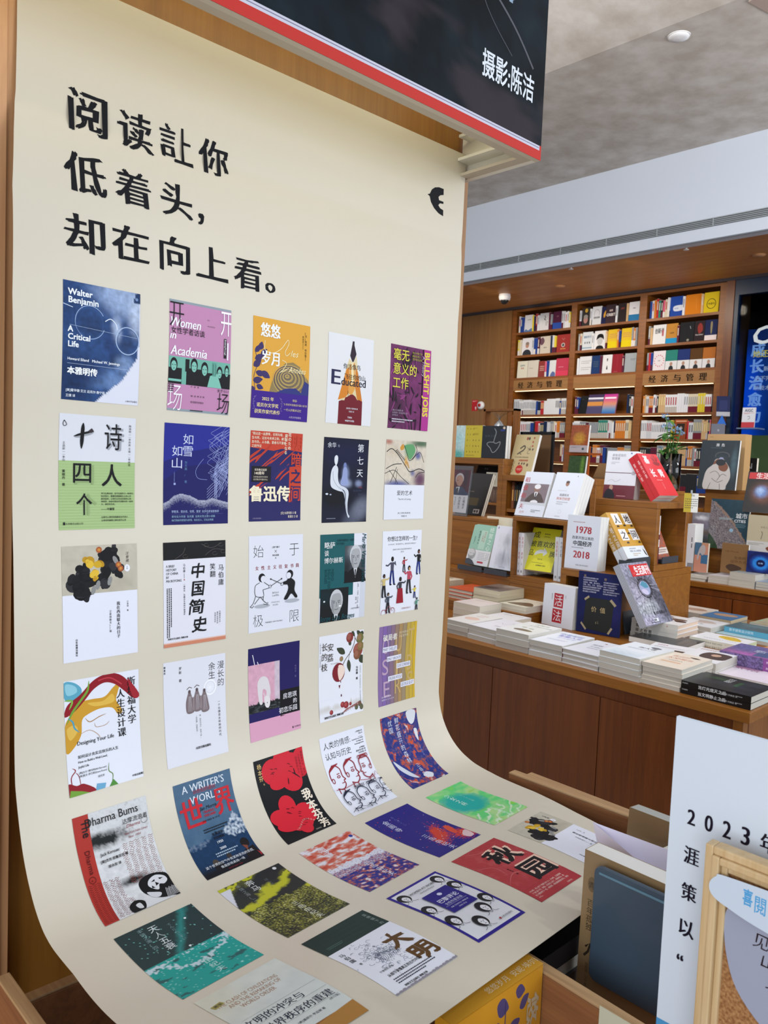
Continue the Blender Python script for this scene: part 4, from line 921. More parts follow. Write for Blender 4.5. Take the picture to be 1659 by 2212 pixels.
a.R(28, 5, 98, 31, '#c82a2c'); a.T('生活周刊', 0, 0, 0, '#eceef2', fit=(42, 8, 96, 29), off=.02, song=.03); a.T('三联', 31, 26, 5, '#e08a80')
a.T('意义的重建人口', 42, 116, 7, '#2a2c34', off=.01); a.R(34, 124, 50, 131, '#dfe2ea'); a.greek(35, 125, 49, 130, 1, '#2a2c34', .9)
upright('magazine', 'glossy news magazine with red masthead and round skylight leaning back', (2.452, .317, .829), -1, 31, .213, .268, .0052, 5, '#a9adb9', a, m=WRAP, cat='magazine', gap=.0012)
a = T1(('T', '基', 0, 0, 0, '#efe3e4', dict(fit=(18, 6, 42, 34), off=.03)), ('T', '业', 0, 0, 0, '#7a1418', dict(fit=(58, 4, 92, 34), off=.02)), ('T', '长', 0, 0, 0, '#efe3e4', dict(fit=(18, 52, 42, 80), off=.02)), ('T', '青', 0, 0, 0, '#efe3e4', dict(fit=(58, 52, 84, 80), off=.02)), ('G', 30, 88, 80, 92, 1, '#f0b0b0', .5), ('P', [(60, 28), (90, 30), (84, 40), (62, 38)], '#8f1c1e'), ('V', '领袖的选择', 50, 98, 4, '#f0c0c0'), bg='#d0252c')
upright('book', 'bright red book reading 基业长青 leaning on the upper box', (2.907, .533, 1.332), -6, 35.5, .150, .230, .026, 2, '#cc2229', a, m=WRAP, sart=T1(('V', '基业长青', 15, 20, 14, '#efd0d0'), bg='#c01e26', W=30, H=140))
a = T1(('T', '卓有成效的', 16, 16, 9, '#5a5c66'), ('T', '管理者', 16, 26, 9, '#5a5c66'), ('G', 16, 32, 40, 40, 2, '#a0a2ac', .5), ('R', 0, 64, 100, 66, '#5c2c3a'), ('E', 90, 65, 6, 6, '#a9a7b2'), ('L', [(10, 92), (24, 86), (36, 92), (52, 84)], .6, '#7a7c86', True), ('R', 0, 102, 100, 142, '#64222f'), ('E', 24, 110, 6, 8, '#b08a78'), ('P', [(4, 142), (8, 120), (20, 114), (34, 124), (36, 142)], '#23232a'), ('G', 44, 132, 94, 136, 1, '#c9a0a8', .5), ('R', 76, 4, 80, 8, '#3a50a0'), bg='#d6d9e4')
upright('book', 'white management book with a maroon band and seated man', (2.900, .818, 1.305), -84, 8, .153, .225, .020, 3, '#d9d9dc', a, m=WRAP)
a = T1(('N', 8, 38, 94, 98, 10, 8, paint('#7a6c74', [])), ('R', 94, 38, 100, 108, '#c4c8d2'), ('E', 56, 52, 11, 14, '#8a6a62'), ('E', 56, 47, 11, 8, '#dcdde4'), ('P', [(26, 98), (36, 76), (50, 66), (64, 66), (78, 76), (86, 98)], '#4c403e'), ('P', [(50, 66), (62, 66), (56, 82)], '#dcdde4'), ('P', [(54, 68), (58, 68), (57, 84), (55, 84)], '#2a2428'), ('P', [(44, 94), (58, 90), (70, 96), (58, 102), (46, 100)], '#d8d8e0'), ('R', 8, 98, 94, 106, '#c3c7d1'), ('V', '稻盛和', 14, 18, 18, '#a83a40', dict(sp=1.42, song=.03)), ('V', '夫', 16, 104, 17, '#a83a40', dict(song=.03)), ('T', '自传', 14, 134, 9, '#c9a0a0'), ('G', 54, 120, 84, 130, 2, '#6a7078', .5), bg='#d3d9e8')
upright('book', 'white biography with brown-jacketed man on the cube shelf', (2.60, 1.104, 1.206), -90, 21, .160, .222, .016, 2, '#dde0ea', a, m=WRAP)
a = T1(('E', 50, 34, 6.5, 8, '#a07868'), ('E', 50, 29, 6.5, 4, '#5a4a48'), ('G', 22, 54, 78, 58, 1, '#c0c4cc', .5), ('T', '稻盛和夫', 50, 72, 8.4, '#4a3a40', dict(anchor='c', song=.02)), ('T', '阿米巴经营', 50, 84, 9.6, '#b5583c', dict(anchor='c', song=.03)), ('G', 30, 88, 70, 100, 2, '#a9adb8', .5), ('L', [(44, 120), (50, 114), (56, 120), (50, 126), (44, 120)], .5, '#a9adb8', True), ('T', '中国大百科', 36, 136, 4, '#8a8e98'), ('R', 78, 8, 80, 12, '#6a6e78'), bg='#dbe1f0')
upright('book', 'white book with tiny portrait and orange title, cube shelf', (2.605, .940, 1.206), -95, 21, .160, .226, .018, 4, '#dde0ea', a, m=WRAP)
a = Art(100, 142, '#8fb9a8'); a.R(0, 90, 100, 142, '#d2d3d8'); a.E(20, 106, 17, 20, '#9a9a9c'); a.E(17, 100, 15, 12, '#c0c0c2'); a.L([(10, 104), (18, 103)], 1, '#3a3a3c'); a.L([(24, 104), (30, 104)], 1, '#3a3a3c'); a.L([(14, 118), (24, 118)], 1, '#3a3a3c'); a.P([(0, 142), (0, 124), (12, 122), (30, 128), (44, 142)], '#3c3e44')
a.R(38, 20, 66, 86, '#a9c9ba'); a.V('经营之心', 82, 6, 19, '#dbe8e2', sp=1.12, off=-.01, rough=.02); a.V('敬天爱人的', 58, 24, 7, '#a8584c'); a.V('一生哲学', 50, 30, 7, '#a8584c'); a.V('稻盛和夫', 34, 22, 9, '#2c4c44'); a.V('著', 34, 64, 5, '#2c4c44'); a.greek(14, 44, 20, 70, 2, '#3c6c60', .5, True)
a.greek(48, 96, 94, 124, 5, '#a9a9ae', .4); a.R(52, 128, 78, 134, '#b02a3c'); a.R(78, 98, 80, 114, '#e8ecea')
upright('book', 'pale green book with smiling elderly face on the step', (2.60, 1.397, .938), -95, 17.5, .155, .208, .015, 4, '#a9c4b8', a, m=WRAP, pages=PAGES)
a = T1(('N', 20, 24, 90, 142, 12, 20, paint('#d3d6e2', [(56, 50, 16, 20, '#a9adb9', .8), (56, 70, 12, 12, '#bdc1cc', .7), (56, 110, 34, 30, '#a4a8b6', .85), (54, 100, 4, 24, '#7c8090', .7)])), ('V', '活法', 94, 54, 16, '#b03038', dict(off=.01)), ('R', 8, 4, 11, 11, '#2c3c7c'), ('T', '人民东方出版', 44, 136, 4.4, '#7a7e8a'), bg='#d8dbe8')
upright('book', 'white wrapped book with a faint grey portrait beside the cube shelf', (2.585, 1.231, .938), -92, 14, .140, .212, .018, 2, '#d9dce6', a, m=WRAP)
for y in (1.405, 1.236):
    e = empty('book_holder', (2.555, y, .912), 'grey holder ledge under the pale green book' if y > 1.3 else 'grey holder ledge under the white portrait book', 'holder')
    box('ledge', .0, -.155 if y > 1.3 else -.138, 0, .07, 0, .004, DARKGREY, e); box('lip', 0, -.155 if y > 1.3 else -.138, .004, .003, 0, .024, DARKGREY, e); 
book('book', 'cream paged book peeping over the two memoirs', 'book', (2.72, 1.38, .915), -93, 4, .17, .262, .022, '#d9d3bf', None, pages=mat('cream_pages', '#cfc6ac', .8))
a = T1(('T', '成', 8, 32, 24, '#26261c', dict(off=.01)), ('G', 46, 16, 78, 22, 1, '#5c5c20', .6), ('G', 46, 26, 78, 30, 1, '#5c5c20', .6), ('T', '被喜欢的', 4, 62, 22, '#26261c', dict(off=.01)), ('T', '品', 2, 92, 22, '#26261c', dict(off=.01)), ('T', '牌', 78, 92, 22, '#26261c', dict(off=.01)), ('P', [(28, 92), (30, 80), (44, 72), (56, 72), (56, 66), (70, 80), (58, 92), (57, 84), (46, 84), (36, 88)], '#d3d6dc'), ('T', '陈默 著', 50, 106, 5, '#5c5c20', dict(anchor='c')), ('G', 24, 114, 94, 118, 1, '#8a8a20', .5), ('T', '品牌要被人喜欢', 58, 126, 5, '#3c3c1c', dict(anchor='c', off=.01)), bg='#d3cf22')
upright('book', 'bright yellow book leaning inside the cube shelf', (2.600, 1.037, .955), -85, 22.6, .150, .210, .028, 1, '#d3cf22', a, m=WRAP)
for i, (y, t, c, ti) in enumerate(((1.062, .016, '#d9d9e2', '影响力 经典版'), (1.045, .016, '#dcdce4', '影响力 教材版'), (1.028, .020, '#d3ccb8', '决策'), (.856, .020, '#cdd0d6', '信息简史'), (.834, .022, '#d6dce4', '不可打败'))):
    sa = T1(('V', ti[:6], 15, 16, 14, '#a83a44' if i in (0, 1, 3) else '#3a5068', dict(off=.01)), ('V', ti[6:] if len(ti) > 6 else '', 15, 120, 10, '#3a3c44'), ('R', 8, 150, 22, 160, '#8a8c94'), bg=c, W=30, H=170)
    e = book('book', ['white red-lettered spine at the far left inside the cube shelf', 'white red-lettered spine second from the left inside the cube shelf', 'cream spine next to the two red-lettered ones in the cube shelf', 'grey spine with pink letters right of the yellow book in the cube shelf', 'white spine with blue letters at the right wall of the cube shelf'][i], 'book', (2.588 + (i == 2) * .09, y, .925), 0, 0, .145, .200 - .0 * i, t, c, None, c, None, GLOSSY, PAGES, False, None)
    me = sa.mesh(lambda A: np.column_stack([-.0003 - A[:, 2] * .00003, (1 - A[:, 0] / sa.W) * t, .200 * (1 - A[:, 1] / sa.H)])); me.materials.append(GLOSSY); so = bpy.data.objects.new('spine_print', me); C.objects.link(so); so.parent = e; e.location.y = y - t
# opening of the upper box: two spines and an orange book on a grey rest
for i, (x, c) in enumerate(((2.845, '#e0e0e4'), (2.862, '#ddd8da'))):
    e = book('book', ['white spine with maroon foot inside the upper oak box, left one', 'white spine with maroon foot inside the upper oak box, right one'][i], 'book', (x + .015, .505, 1.028), 90, 0, .13, .215, .015, c, None, c)
    a = T1(('R', 0, 110, 30, 170, '#5c1f30'), ('R', 0, 66, 30, 84, '#5c1f30'), ('V', '管理的实践', 15, 14, 9, '#3a3c44'), ('G', 8, 88, 22, 106, 2, '#9a9aa0', .5, True), bg=c, W=30, H=170)
    me = a.mesh(lambda A: np.column_stack([-.0003 - A[:, 2] * .00003, (1 - A[:, 0] / 30) * .015, .215 * (1 - A[:, 1] / 170)])); me.materials.append(GLOSSY); so = bpy.data.objects.new('spine_print', me); C.objects.link(so); so.parent = e
a = T1(('N', 0, 0, 100, 142, 30, 42, marble(['#c8552a', '#c8552a', '#7c6a66', '#c25a30', '#8a7a76'], .045, 4, 3)), ('R', 0, 104, 100, 126, '#d9cfc8'), ('G', 10, 108, 90, 122, 2, '#8a6a60', .6), bg='#c8552a')
upright('book', 'orange patterned book leaning inside the upper oak box', (2.905, .520, 1.045), 4, 24, .13, .19, .012, 1, '#c8552a', a)
e = empty('book_holder', (2.90, .498, 1.027), 'dark grey book rest inside the upper oak box', 'holder'); MB().prism([(0, 0), (.15, 0), (.15, .05), (0, .05)], 0, .018).build('base', BLACK, e, bevel=.003); box('lip', 0, -.002, 0, .15, .002, .030, DARKGREY, e)
# hanging price card
e = empty('price_card', (2.80, .476, 1.285), 'white and gold price card clipped at the corner of the upper box', 'card')
a = T1(('N', 0, 0, 52, 142, 6, 14, lambda x, y: lin('#b5a03c')), ('T', '主推', 46, 22, 14, '#4a4438'), ('G', 8, 36, 92, 116, 5, '#4a4640', .3), bg='#d8d8d4')
o = box('card', 0, 0, 0, .06, .001, .086, mat('card_base', '#d8d8d4', .5), e); a.plane('card_print', PRINT, e, .06, .086); e.rotation_euler = (0, 0, math.radians(-60)); e.location = (3.0, .463, 1.262)
box('clip', .026, -.004, .084, .034, .006, .10, METAL, e)

# glass cylinder vase with forget-me-nots
vs_ = empty('glass_vase', (3.33, .705, 1.346), 'tall clear glass cylinder vase holding blue flowers', 'vase')
MB().lathe([(0, 0), (.050, 0), (.051, .185), (.0485, .185), (.0475, .008), (0, .008)], seg=32).build('vessel', GLASS, vs_, smooth=True)
MB().lathe([(0, .009), (.047, .009), (.047, .10), (0, .10)], seg=28).build('water', mat('water', '#dfeee8', .0, trans=1, ior=1.33), vs_, smooth=True)
pl = empty('flower_bunch', (3.33, .705, 1.357), 'leafy stems with small pale blue flowers in the glass vase', 'flowers')
rnd = random.Random(12); GRN = mat('leaf_green', '#3f6a2c', .5); BLU = mat('petal_blue', '#8fb4dc', .6); STM = mat('stem_green', '#4c7434', .5)
tips = []
for k in range(7):
    an = rnd.uniform(0, 6.28); r = rnd.uniform(.0, .02); tx, ty, tz = .06 * math.cos(an) * rnd.uniform(.2, 1), .05 * math.sin(an), rnd.uniform(.20, .33)
    if k == 0: tx, ty, tz = -.02, .03, .36
    pts = [(r * math.cos(an), r * math.sin(an), 0), (r * 1.2 * math.cos(an), r * math.sin(an), .13), (tx * .6, ty * .6, tz * .7), (tx, ty, tz)]
    MB().tube(crom([Vector(p) for p in pts]), .0022, 6).build('stem', STM, pl); tips.append((pts, tx, ty, tz))
leafm = MB().add([(0, 0, 0), (.011, .016, .003), (.008, .034, .002), (0, .05, -.004), (-.008, .034, .002), (-.011, .016, .003), (0, .02, -.002)], [(0, 1, 6), (1, 2, 6), (2, 3, 6), (3, 4, 6), (4, 5, 6), (5, 0, 6)]).build('leaf', GRN, pl)
fl = MB()
for k in range(5):
    an = k * 1.2566; fl.add([(0, 0, 0), (.005 * math.cos(an - .5), .005 * math.sin(an - .5), .001), (.0085 * math.cos(an), .0085 * math.sin(an), .002), (.005 * math.cos(an + .5), .005 * math.sin(an + .5), .001)], [(0, 1, 2, 3)])
flo = fl.build('flower', BLU, pl)
def put(o, first, M):
    q = o if first else o.copy()
    if not first: C.objects.link(q); q.parent = pl
    q.matrix_local = M
n = 0
for pts, tx, ty, tz in tips:
    for k in range(11):
        t = rnd.uniform(.35, .95); z = tz * t; x = tx * t + rnd.uniform(-.012, .012); y = ty * t + rnd.uniform(-.012, .012)
        if z < .15: continue
        put(leafm, n == 0, Matrix.Translation((x, y, z)) @ Matrix.Rotation(rnd.uniform(0, 6.28), 4, 'Z') @ Matrix.Rotation(rnd.uniform(-.7, .6), 4, 'X') @ Matrix.Scale(rnd.uniform(.8, 1.5), 4)); n += 1
n = 0
for i, (pts, tx, ty, tz) in enumerate(tips):
    for k in range(7 if i < 4 else 2):
        put(flo, n == 0, Matrix.Translation((tx + rnd.gauss(0, .010), ty + rnd.gauss(0, .010), tz + rnd.uniform(-.02, .014))) @ Matrix.Rotation(rnd.uniform(.2, 1.4), 4, 'Y') @ Matrix.Rotation(rnd.uniform(0, 6), 4, 'Z') @ Matrix.Scale(rnd.uniform(.9, 1.4), 4)); n += 1

# portrait poster in a clear acrylic stand, and dark books propped like a tent behind it
e = empty('acrylic_stand', (2.68, 1.655, 1.166), 'clear acrylic sign stand holding a portrait poster', 'stand')
a = Art(100, 150, '#e3e4ea'); a.N(0, 0, 100, 88, 24, 20, paint('#571520', [(80, 30, 10, 60, '#2a0c12', .8), (10, 20, 20, 60, '#7c1c24', .6), (50, 20, 8, 60, '#3a0e16', .7)], (.2, .08, 1)))
a.E(52, 32, 19, 20, '#c7c7cb'); a.P([(36, 34), (42, 22), (58, 20), (68, 32), (66, 48), (56, 58), (42, 52)], '#b98c78', smooth=True); a.L([(38, 38), (48, 38)], 1.4, '#5a3a30'); a.L([(36, 50), (44, 50)], 1.4, '#7a4a3c'); a.P([(10, 88), (22, 74), (42, 62), (66, 60), (86, 74), (98, 88)], '#3a3f5c', smooth=True); a.P([(40, 62), (58, 60), (52, 84)], '#d9dbe2'); a.P([(44, 64), (52, 64), (52, 86), (46, 88)], '#4a4038')
a.V('士魂商才', 84, 94, 11, '#2a3040', song=.03, sp=.98); a.V('内圣外王', 64, 94, 11, '#2a3040', song=.03, sp=.98); a.V('稻盛和夫', 44, 96, 7, '#5a6070'); a.E(34, 108, 9, 10, '#eff1f4'); a.V('心', 22, 112, 6, '#5a6070')
pp = a.plane('poster_print', PRINT, e, .150, .225); 
box('sheet', 0, 0, -.0, .150, .0008, .225, mat('paper_white', '#e3e4ea', .5), e)
box('acrylic_front', -.006, -.0035, -.016, .162, -.0015, .246, CLEAR, e); box('acrylic_back', -.006, .002, -.016, .162, .004, .246, CLEAR, e); box('foot', -.006, .004, -.016, .162, .06, -.013, CLEAR, e)
e.matrix_world = Matrix.Translation((2.68, 1.625, 1.183)) @ Matrix.Rotation(math.radians(-90), 4, 'Z') @ Matrix.Rotation(math.radians(-8), 4, 'X')
upright('book', 'black book with pale bar code behind the framed portrait', (2.80, 1.655, 1.168), -92, 20, .19, .235, .012, 2, '#231d1b', T1(('G', 20, 60, 70, 66, 1, '#6a6258', .5), ('R', 20, 84, 74, 110, '#4a3c1c'), ('R', 66, 122, 88, 136, '#c9beb8'), ('G', 68, 124, 86, 134, 1, '#3a3430', .9), bg='#231d1b'), m=GLOSSY, pages=PAGES)
# ---------------------------------------------------------------- shelf unit behind, left, with three face-out books and more inside
ub = riser('open oak shelf unit far left behind the table, dark books inside', 3.62, 1.985, 0, 4.0, 2.95, 1.478, 'x', th=.04)
tp('inner_shelf', 3.63, 2.025, 1.175, 3.99, 2.91, 1.190, OAKX, .001, ub)
uc = riser('lower oak shelf unit behind the cube shelf with a row of dark spines', 3.62, 1.30, 0, 4.0, 1.984, 1.376, 'x', th=.035)
tp('inner_shelf', 3.63, 1.335, 1.14, 3.99, 1.949, 1.160, OAKX, .001, uc)
a = T1(('T', 'TAO', 8, 16, 0, '#4a441c'), bg='#c9b83a', H=140)
a = Art(100, 140, '#c2b038')
for r, row in enumerate(['YAO', 'ZEN', 'DIMEN', 'SIONS', 'BOOKS']):
    for i, ch in enumerate(row): a.T(ch, 10 + i * 17.5, 18 + r * 25, 9, '#4c4418', off=.02)
a.greek(50, 10, 80, 14, 1, '#8a7c28', .5); a.greek(50, 34, 80, 42, 2, '#8a7c28', .5); a.greek(10, 128, 90, 133, 1, '#8a7c28', .5)
upright('book', 'mustard yellow book with spaced letters on the far left shelf unit', (3.66, 2.352, 1.480), -90, 1, .147, .215, .02, 2, '#c2b038', a)
a = T1(('L', [(50, 10), (58, 24), (52, 50), (50, 62), (60, 66), (76, 60), (72, 78), (58, 96), (46, 100), (36, 84), (22, 70), (30, 62), (48, 62)], 2.6, '#8f9496', True), ('T', '怪 物 之 美', 12, 42, 9, '#4a5058'), ('R', 76, 14, 92, 20, '#2c3c86'), ('E', 90, 8, 5, 5, '#c9b9a8'), bg='#23262c', H=122)
upright('book', 'black book with grey looping snake, far left unit', (3.66, 2.204, 1.480), -90, 1, .200, .212, .026, 2, '#23262c', a, pages=PAGESW)
a = Art(100, 130, '#9cc9c8'); a.N(0, 0, 100, 130, 20, 26, paint('#b9d0d2', [(50, 120, 60, 24, '#2f9c94', .9), (50, 60, 40, 40, '#8fc4cc', .6), (20, 20, 20, 30, '#dfe4e6', .8)], (.3, .12, 2)))
upright('book', 'shrink-wrapped teal and white book beside the mustard yellow one', (3.66, 2.50, 1.480), -90, 2, .145, .215, .014, 1, '#9cc9c8', a, m=WRAP)
upright('book', 'black book with small grey title leaning inside the left shelf unit', (3.66, 2.31, 1.192), -90, 24, .20, .26, .014, 1, '#1f1c1c', T1(('T', '浮 生', 30, 16, 8, '#8a8a8c'), bg='#1f1c1c'))
for i in range(5):
    e = book('book', 'pale banded spine, %s from the left of five in the left unit' % ['first', 'second', 'third', 'fourth', 'fifth'][i], 'book', (3.665, 2.135 - i * .0215, 1.192), 0, 0, .15, .195, .020, '#b9b4a8', None, '#b9b4a8', 'set of five banded spines in the left shelf unit')
    a = T1(('R', 0, 66, 30, 140, '#54423a'), ('R', 12, 4, 18, 60, '#8a7c50'), ('N', 0, 80, 30, 130, 3, 6, paint('#5c483e', [(10, 100, 10, 20, '#8a7a6a', .6)], (.5, .2, i))), bg='#c4bfb2', W=30, H=140)
    me = a.mesh(lambda A: np.column_stack([-.0003 - A[:, 2] * .00003, (1 - A[:, 0] / 30) * .020, .195 * (1 - A[:, 1] / 140)])); me.materials.append(MATTE); so = bpy.data.objects.new('spine_print', me); C.objects.link(so); so.parent = e
a = Art(100, 142, '#bfae84')
rnd = random.Random(5)
a.L([(30, 50), (44, 40), (50, 46), (44, 56), (34, 62), (22, 70)], 5, '#4a4238', smooth=True); a.L([(22, 70), (30, 66), (40, 70)], 3, '#5a5044', smooth=True); a.L([(60, 44), (66, 54), (64, 66), (74, 66)], 1.4, '#4a4238', smooth=True); a.L([(74, 40), (66, 52)], 1.4, '#4a4238')
for x, y, r, c in ((52, 14, 4, '#8f3c2c'), (60, 14, 4, '#4a3a34'), (80, 12, 3, '#a84c34'), (78, 26, 3, '#a84c34'), (80, 40, 3, '#a84c34'), (72, 52, 3, '#4a3a34'), (84, 52, 3, '#4a3a34'), (40, 102, 3, '#5a3a34'), (52, 102, 3, '#5a3a34'), (62, 102, 3, '#5a3a34'), (76, 106, 4, '#6a4a3c')): a.E(x, y, r, r * 1.4, c, 10)
for k in range(7): a.O(10 + (k % 2) * 5, 92 + k * 7, 4, 5, 1.2, '#3c3a22')
a.T('Curiosités Animales', 16, 82, 8.4, '#5a4a34', xs=.85); a.T('动物的神奇', 36, 94, 8, '#b0442c', off=.02); a.E(46, 122, 15, 15, '#b8302c'); a.greek(36, 118, 56, 126, 2, '#e0b0a0', .6)
upright('book', 'large tan natural history book with creatures and a red disc', (3.70, 2.012, 1.378), -92, 17, .190, .275, .022, 1, '#bfae84', a, m=WRAP, spine='#a89468')
for i, (c, t) in enumerate((('#7a4c36', .02), ('#2c2420', .014), ('#1f2a2c', .012), ('#15181c', .02), ('#1a2238', .02), ('#20242a', .018), ('#9a9274', .012), ('#b9ab90', .014), ('#6a4434', .014))):
    y = 1.944 - sum([.022, .016, .014, .022, .022, .02, .014, .016][:i])
    o = MB().box(0, -t, 0, .15, 0, .17 - (i % 3) * .008, c).box(-.0006, -t * .7, .05, 0, -t * .3, .12, '#8a8478' if i % 2 else '#c9a05c').build('book', MATTE); o.location = (3.67, y, 1.162)
    tag(o, ['brown spine at the left end', 'thin dark brown spine second from the left', 'thin slate spine third from the left', 'black spine fourth from the left', 'navy spine fifth from the left', 'charcoal spine sixth from the left', 'olive cream spine seventh from the left', 'tan spine eighth from the left', 'reddish spine at the right end'][i] + ' of the row in the lower shelf unit', 'book', 'dark spines in the lower oak shelf unit')
# things standing on the two units: empty picture frame, hanging toy box frame
e = empty('picture_frame', (3.93, 2.095, 1.378), 'black picture frame with brown backing standing behind the natural history book', 'frame')
for q in ((0, -.27, 0, .015, -.252, .29), (0, -.018, 0, .015, 0, .29), (0, -.27, .272, .015, 0, .29), (0, -.27, 0, .015, 0, .018)): box('frame_bar', *q, mat('frame_black', '#121317', .4), e)
box('backing', .004, -.252, .018, .010, -.018, .272, mat('brown_board', '#6a5036', .8), e)
e = empty('wooden_frame_box', (3.93, 2.425, 1.480), 'small timber box frame with a hanging wire ornament', 'ornament')
for q in ((0, -.28, 0, .06, -.262, .345), (0, -.018, 0, .06, 0, .345), (0, -.28, .33, .06, 0, .345), (0, -.28, 0, .06, 0, .015)): box('frame_bar', *q, OAK, e)
MB().lathe([(.0, .27), (.012, .262), (.034, .235), (.038, .21), (.03, .205)], .03, -.12, 16).build('bell', mat('silver', '#c4c9cf', .25, metal=.6), e, smooth=True)
for k in range(6): MB().tube(crom([Vector((.03, -.12, .27)), Vector((.03, -.12 + (k - 2.5) * .012, .30)), Vector((.03, -.13 + (k - 2.5) * .03, .325))]), .0012, 5).build('wire', METAL, e)
# easel with two books, brown box, dark book and flat books on a further low table
ue = riser('low oak table top far behind the cube shelf', 4.02, 1.24, 0, 4.9, 2.3, 1.199)
e = empty('book_easel', (4.55, 2.05, 1.20), 'orange timber book easel far behind the cube shelf', 'easel')
for s_ in (-1, 1): MB().add([(0, s_ * .10, 0), (.02, s_ * .10, 0), (.02, s_ * .085, 0), (0, s_ * .085, 0), (.08, s_ * .055, .40), (.10, s_ * .055, .40), (.10, s_ * .04, .40), (.08, s_ * .04, .40)], [(0, 1, 2, 3), (4, 5, 6, 7), (0, 1, 5, 4), (1, 2, 6, 5), (2, 3, 7, 6), (3, 0, 4, 7)]).build('leg', mat('easel_orange', '#a34d14', .5), e)
box('rail', .05, -.17, .335, .065, .13, .35, mat('easel_orange', '#a34d14', .5), e); box('rail', .02, -.12, .16, .035, .12, .175, mat('easel_orange', '#a34d14', .5), e)
upright('book', 'orange and red woodland book high on the timber easel', (4.575, 2.13, 1.553), -90, 6, .150, .200, .02, 1, '#b9802c', T1(('N', 0, 0, 100, 142, 20, 28, paint('#9c4a24', [(50, 70, 34, 34, '#c9962c', .9)], (.4, .1, 2))), ('R', 0, 106, 100, 142, '#b9aeb4'), ('G', 8, 112, 60, 120, 2, '#6a6068', .5), ('R', 70, 118, 82, 130, '#4a5a60'), bg='#9c4a24'), m=WRAP)
upright('book', 'dark green book on the lower rail of the timber easel', (4.56, 2.125, 1.378), -90, 8, .145, .150, .02, 1, '#3f5c2a', T1(('N', 0, 0, 100, 142, 14, 20, paint('#35502a', [(80, 70, 10, 80, '#6f9c3c', .8)], (.4, .1, 3))), bg='#35502a'))
e = empty('cardboard_box', (4.10, 1.62, 1.385), 'brown cardboard box with its lid up behind the white books', 'box')
box('body', 0, -.125, -.185, .18, 0, .0, mat('cardboard', '#6f5236', .8), e); MB().add([(0, 0, .0), (0, -.125, .0), (.06, -.135, .09), (.06, .0, .09)], [(0, 1, 2, 3), (3, 2, 1, 0)]).build('lid', mat('cardboard_pale', '#a07c54', .8), e)
upright('book', 'grey blue book with a white bird leaning below the cardboard box', (3.80, 1.60, 1.201), -80, 12, .10, .165, .012, 1, '#39434f', T1(('T', '于', 60, 16, 10, '#a9b4c0'), ('L', [(40, 60), (52, 54), (60, 62)], 2.4, '#c9d0d8', True), ('G', 10, 100, 90, 112, 2, '#8a96a4', .5), bg='#39434f'), m=WRAP)

for p_, w_, lb in (((2.50, .322, .8265), .10, 'small dark holder ledge under the leaning magazines'), ((2.635, .500, .998), .155, 'dark holder ledge under the leaning ochre books')):
    e = empty('book_holder', p_, lb, 'holder'); hh = .003 if w_ < .12 else .060
    box('ledge', 0, 0, 0, w_, .06, max(hh - .004, .002), DARKGREY, e); box('lip', 0, -.003, 0, w_, 0, hh + .008, DARKGREY, e)
# ---------------------------------------------------------------- books in the bookcase: face-out and spine-out
CN = {'#dcdde2': 'white', '#c9cbd2': 'pale grey', '#2a2c30': 'black', '#d8c23a': 'yellow', '#b02c34': 'red', '#23408c': 'blue', '#c8762c': 'orange', '#5a2338': 'maroon', '#8a8f96': 'grey', '#1e2c4c': 'navy', '#2f7f72': 'green', '#c9a77c': 'tan', '#d0607c': 'pink', '#d3c8b0': 'cream'}
bay = {0: 'right', 1: 'middle', 2: 'left'}
rown = ['top', 'second', 'third', '', 'fourth', 'fifth', 'sixth', 'seventh']
def spine_book(y, z, t, h, col, x=BX + .012, d=.15, mark=0, band=None, top='#d9d4c6'):
    """book seen from its spine: one small mesh"""
    m_ = MB(); m_.box(0, -t, 0, d, 0, h - .002, col); m_.box(.001, -t * .93, h - .002, d, -t * .07, h, top)
    if band: m_.box(-.0008, -t, 0, .02, 0, h * .32, band)
    if mark: m_.box(-.0010, -t * .72, h * .42, 0, -t * .28, h * .85, mark)
    o = m_.build('book', MATTE); o.location = (x, y, z)
    return o
def face_book(y, z, w, h, t, art, x, lean=0, lb='', col='#dcdde2', yaw=-90):
    o = MB().box(0, 0, 0, w, t, h, col).build('book', MATTE)
    o.matrix_world = Matrix.Translation((x, y, z)) @ Matrix.Rotation(math.radians(yaw), 4, 'Z') @ Matrix.Rotation(math.radians(-lean), 4, 'X')
    tag(o, lb, 'book', 'face-out books in the bookcase')
    art.plane('cover_print', MATTE, o, w, h)
    return o
rnd = random.Random(21)
def tb_(bg, *r): return T1(*r, bg=bg)
def txt(c, y=60, s=13, t='经济学'): return ('T', t, 50, y, s, c, dict(anchor='c', off=.02))
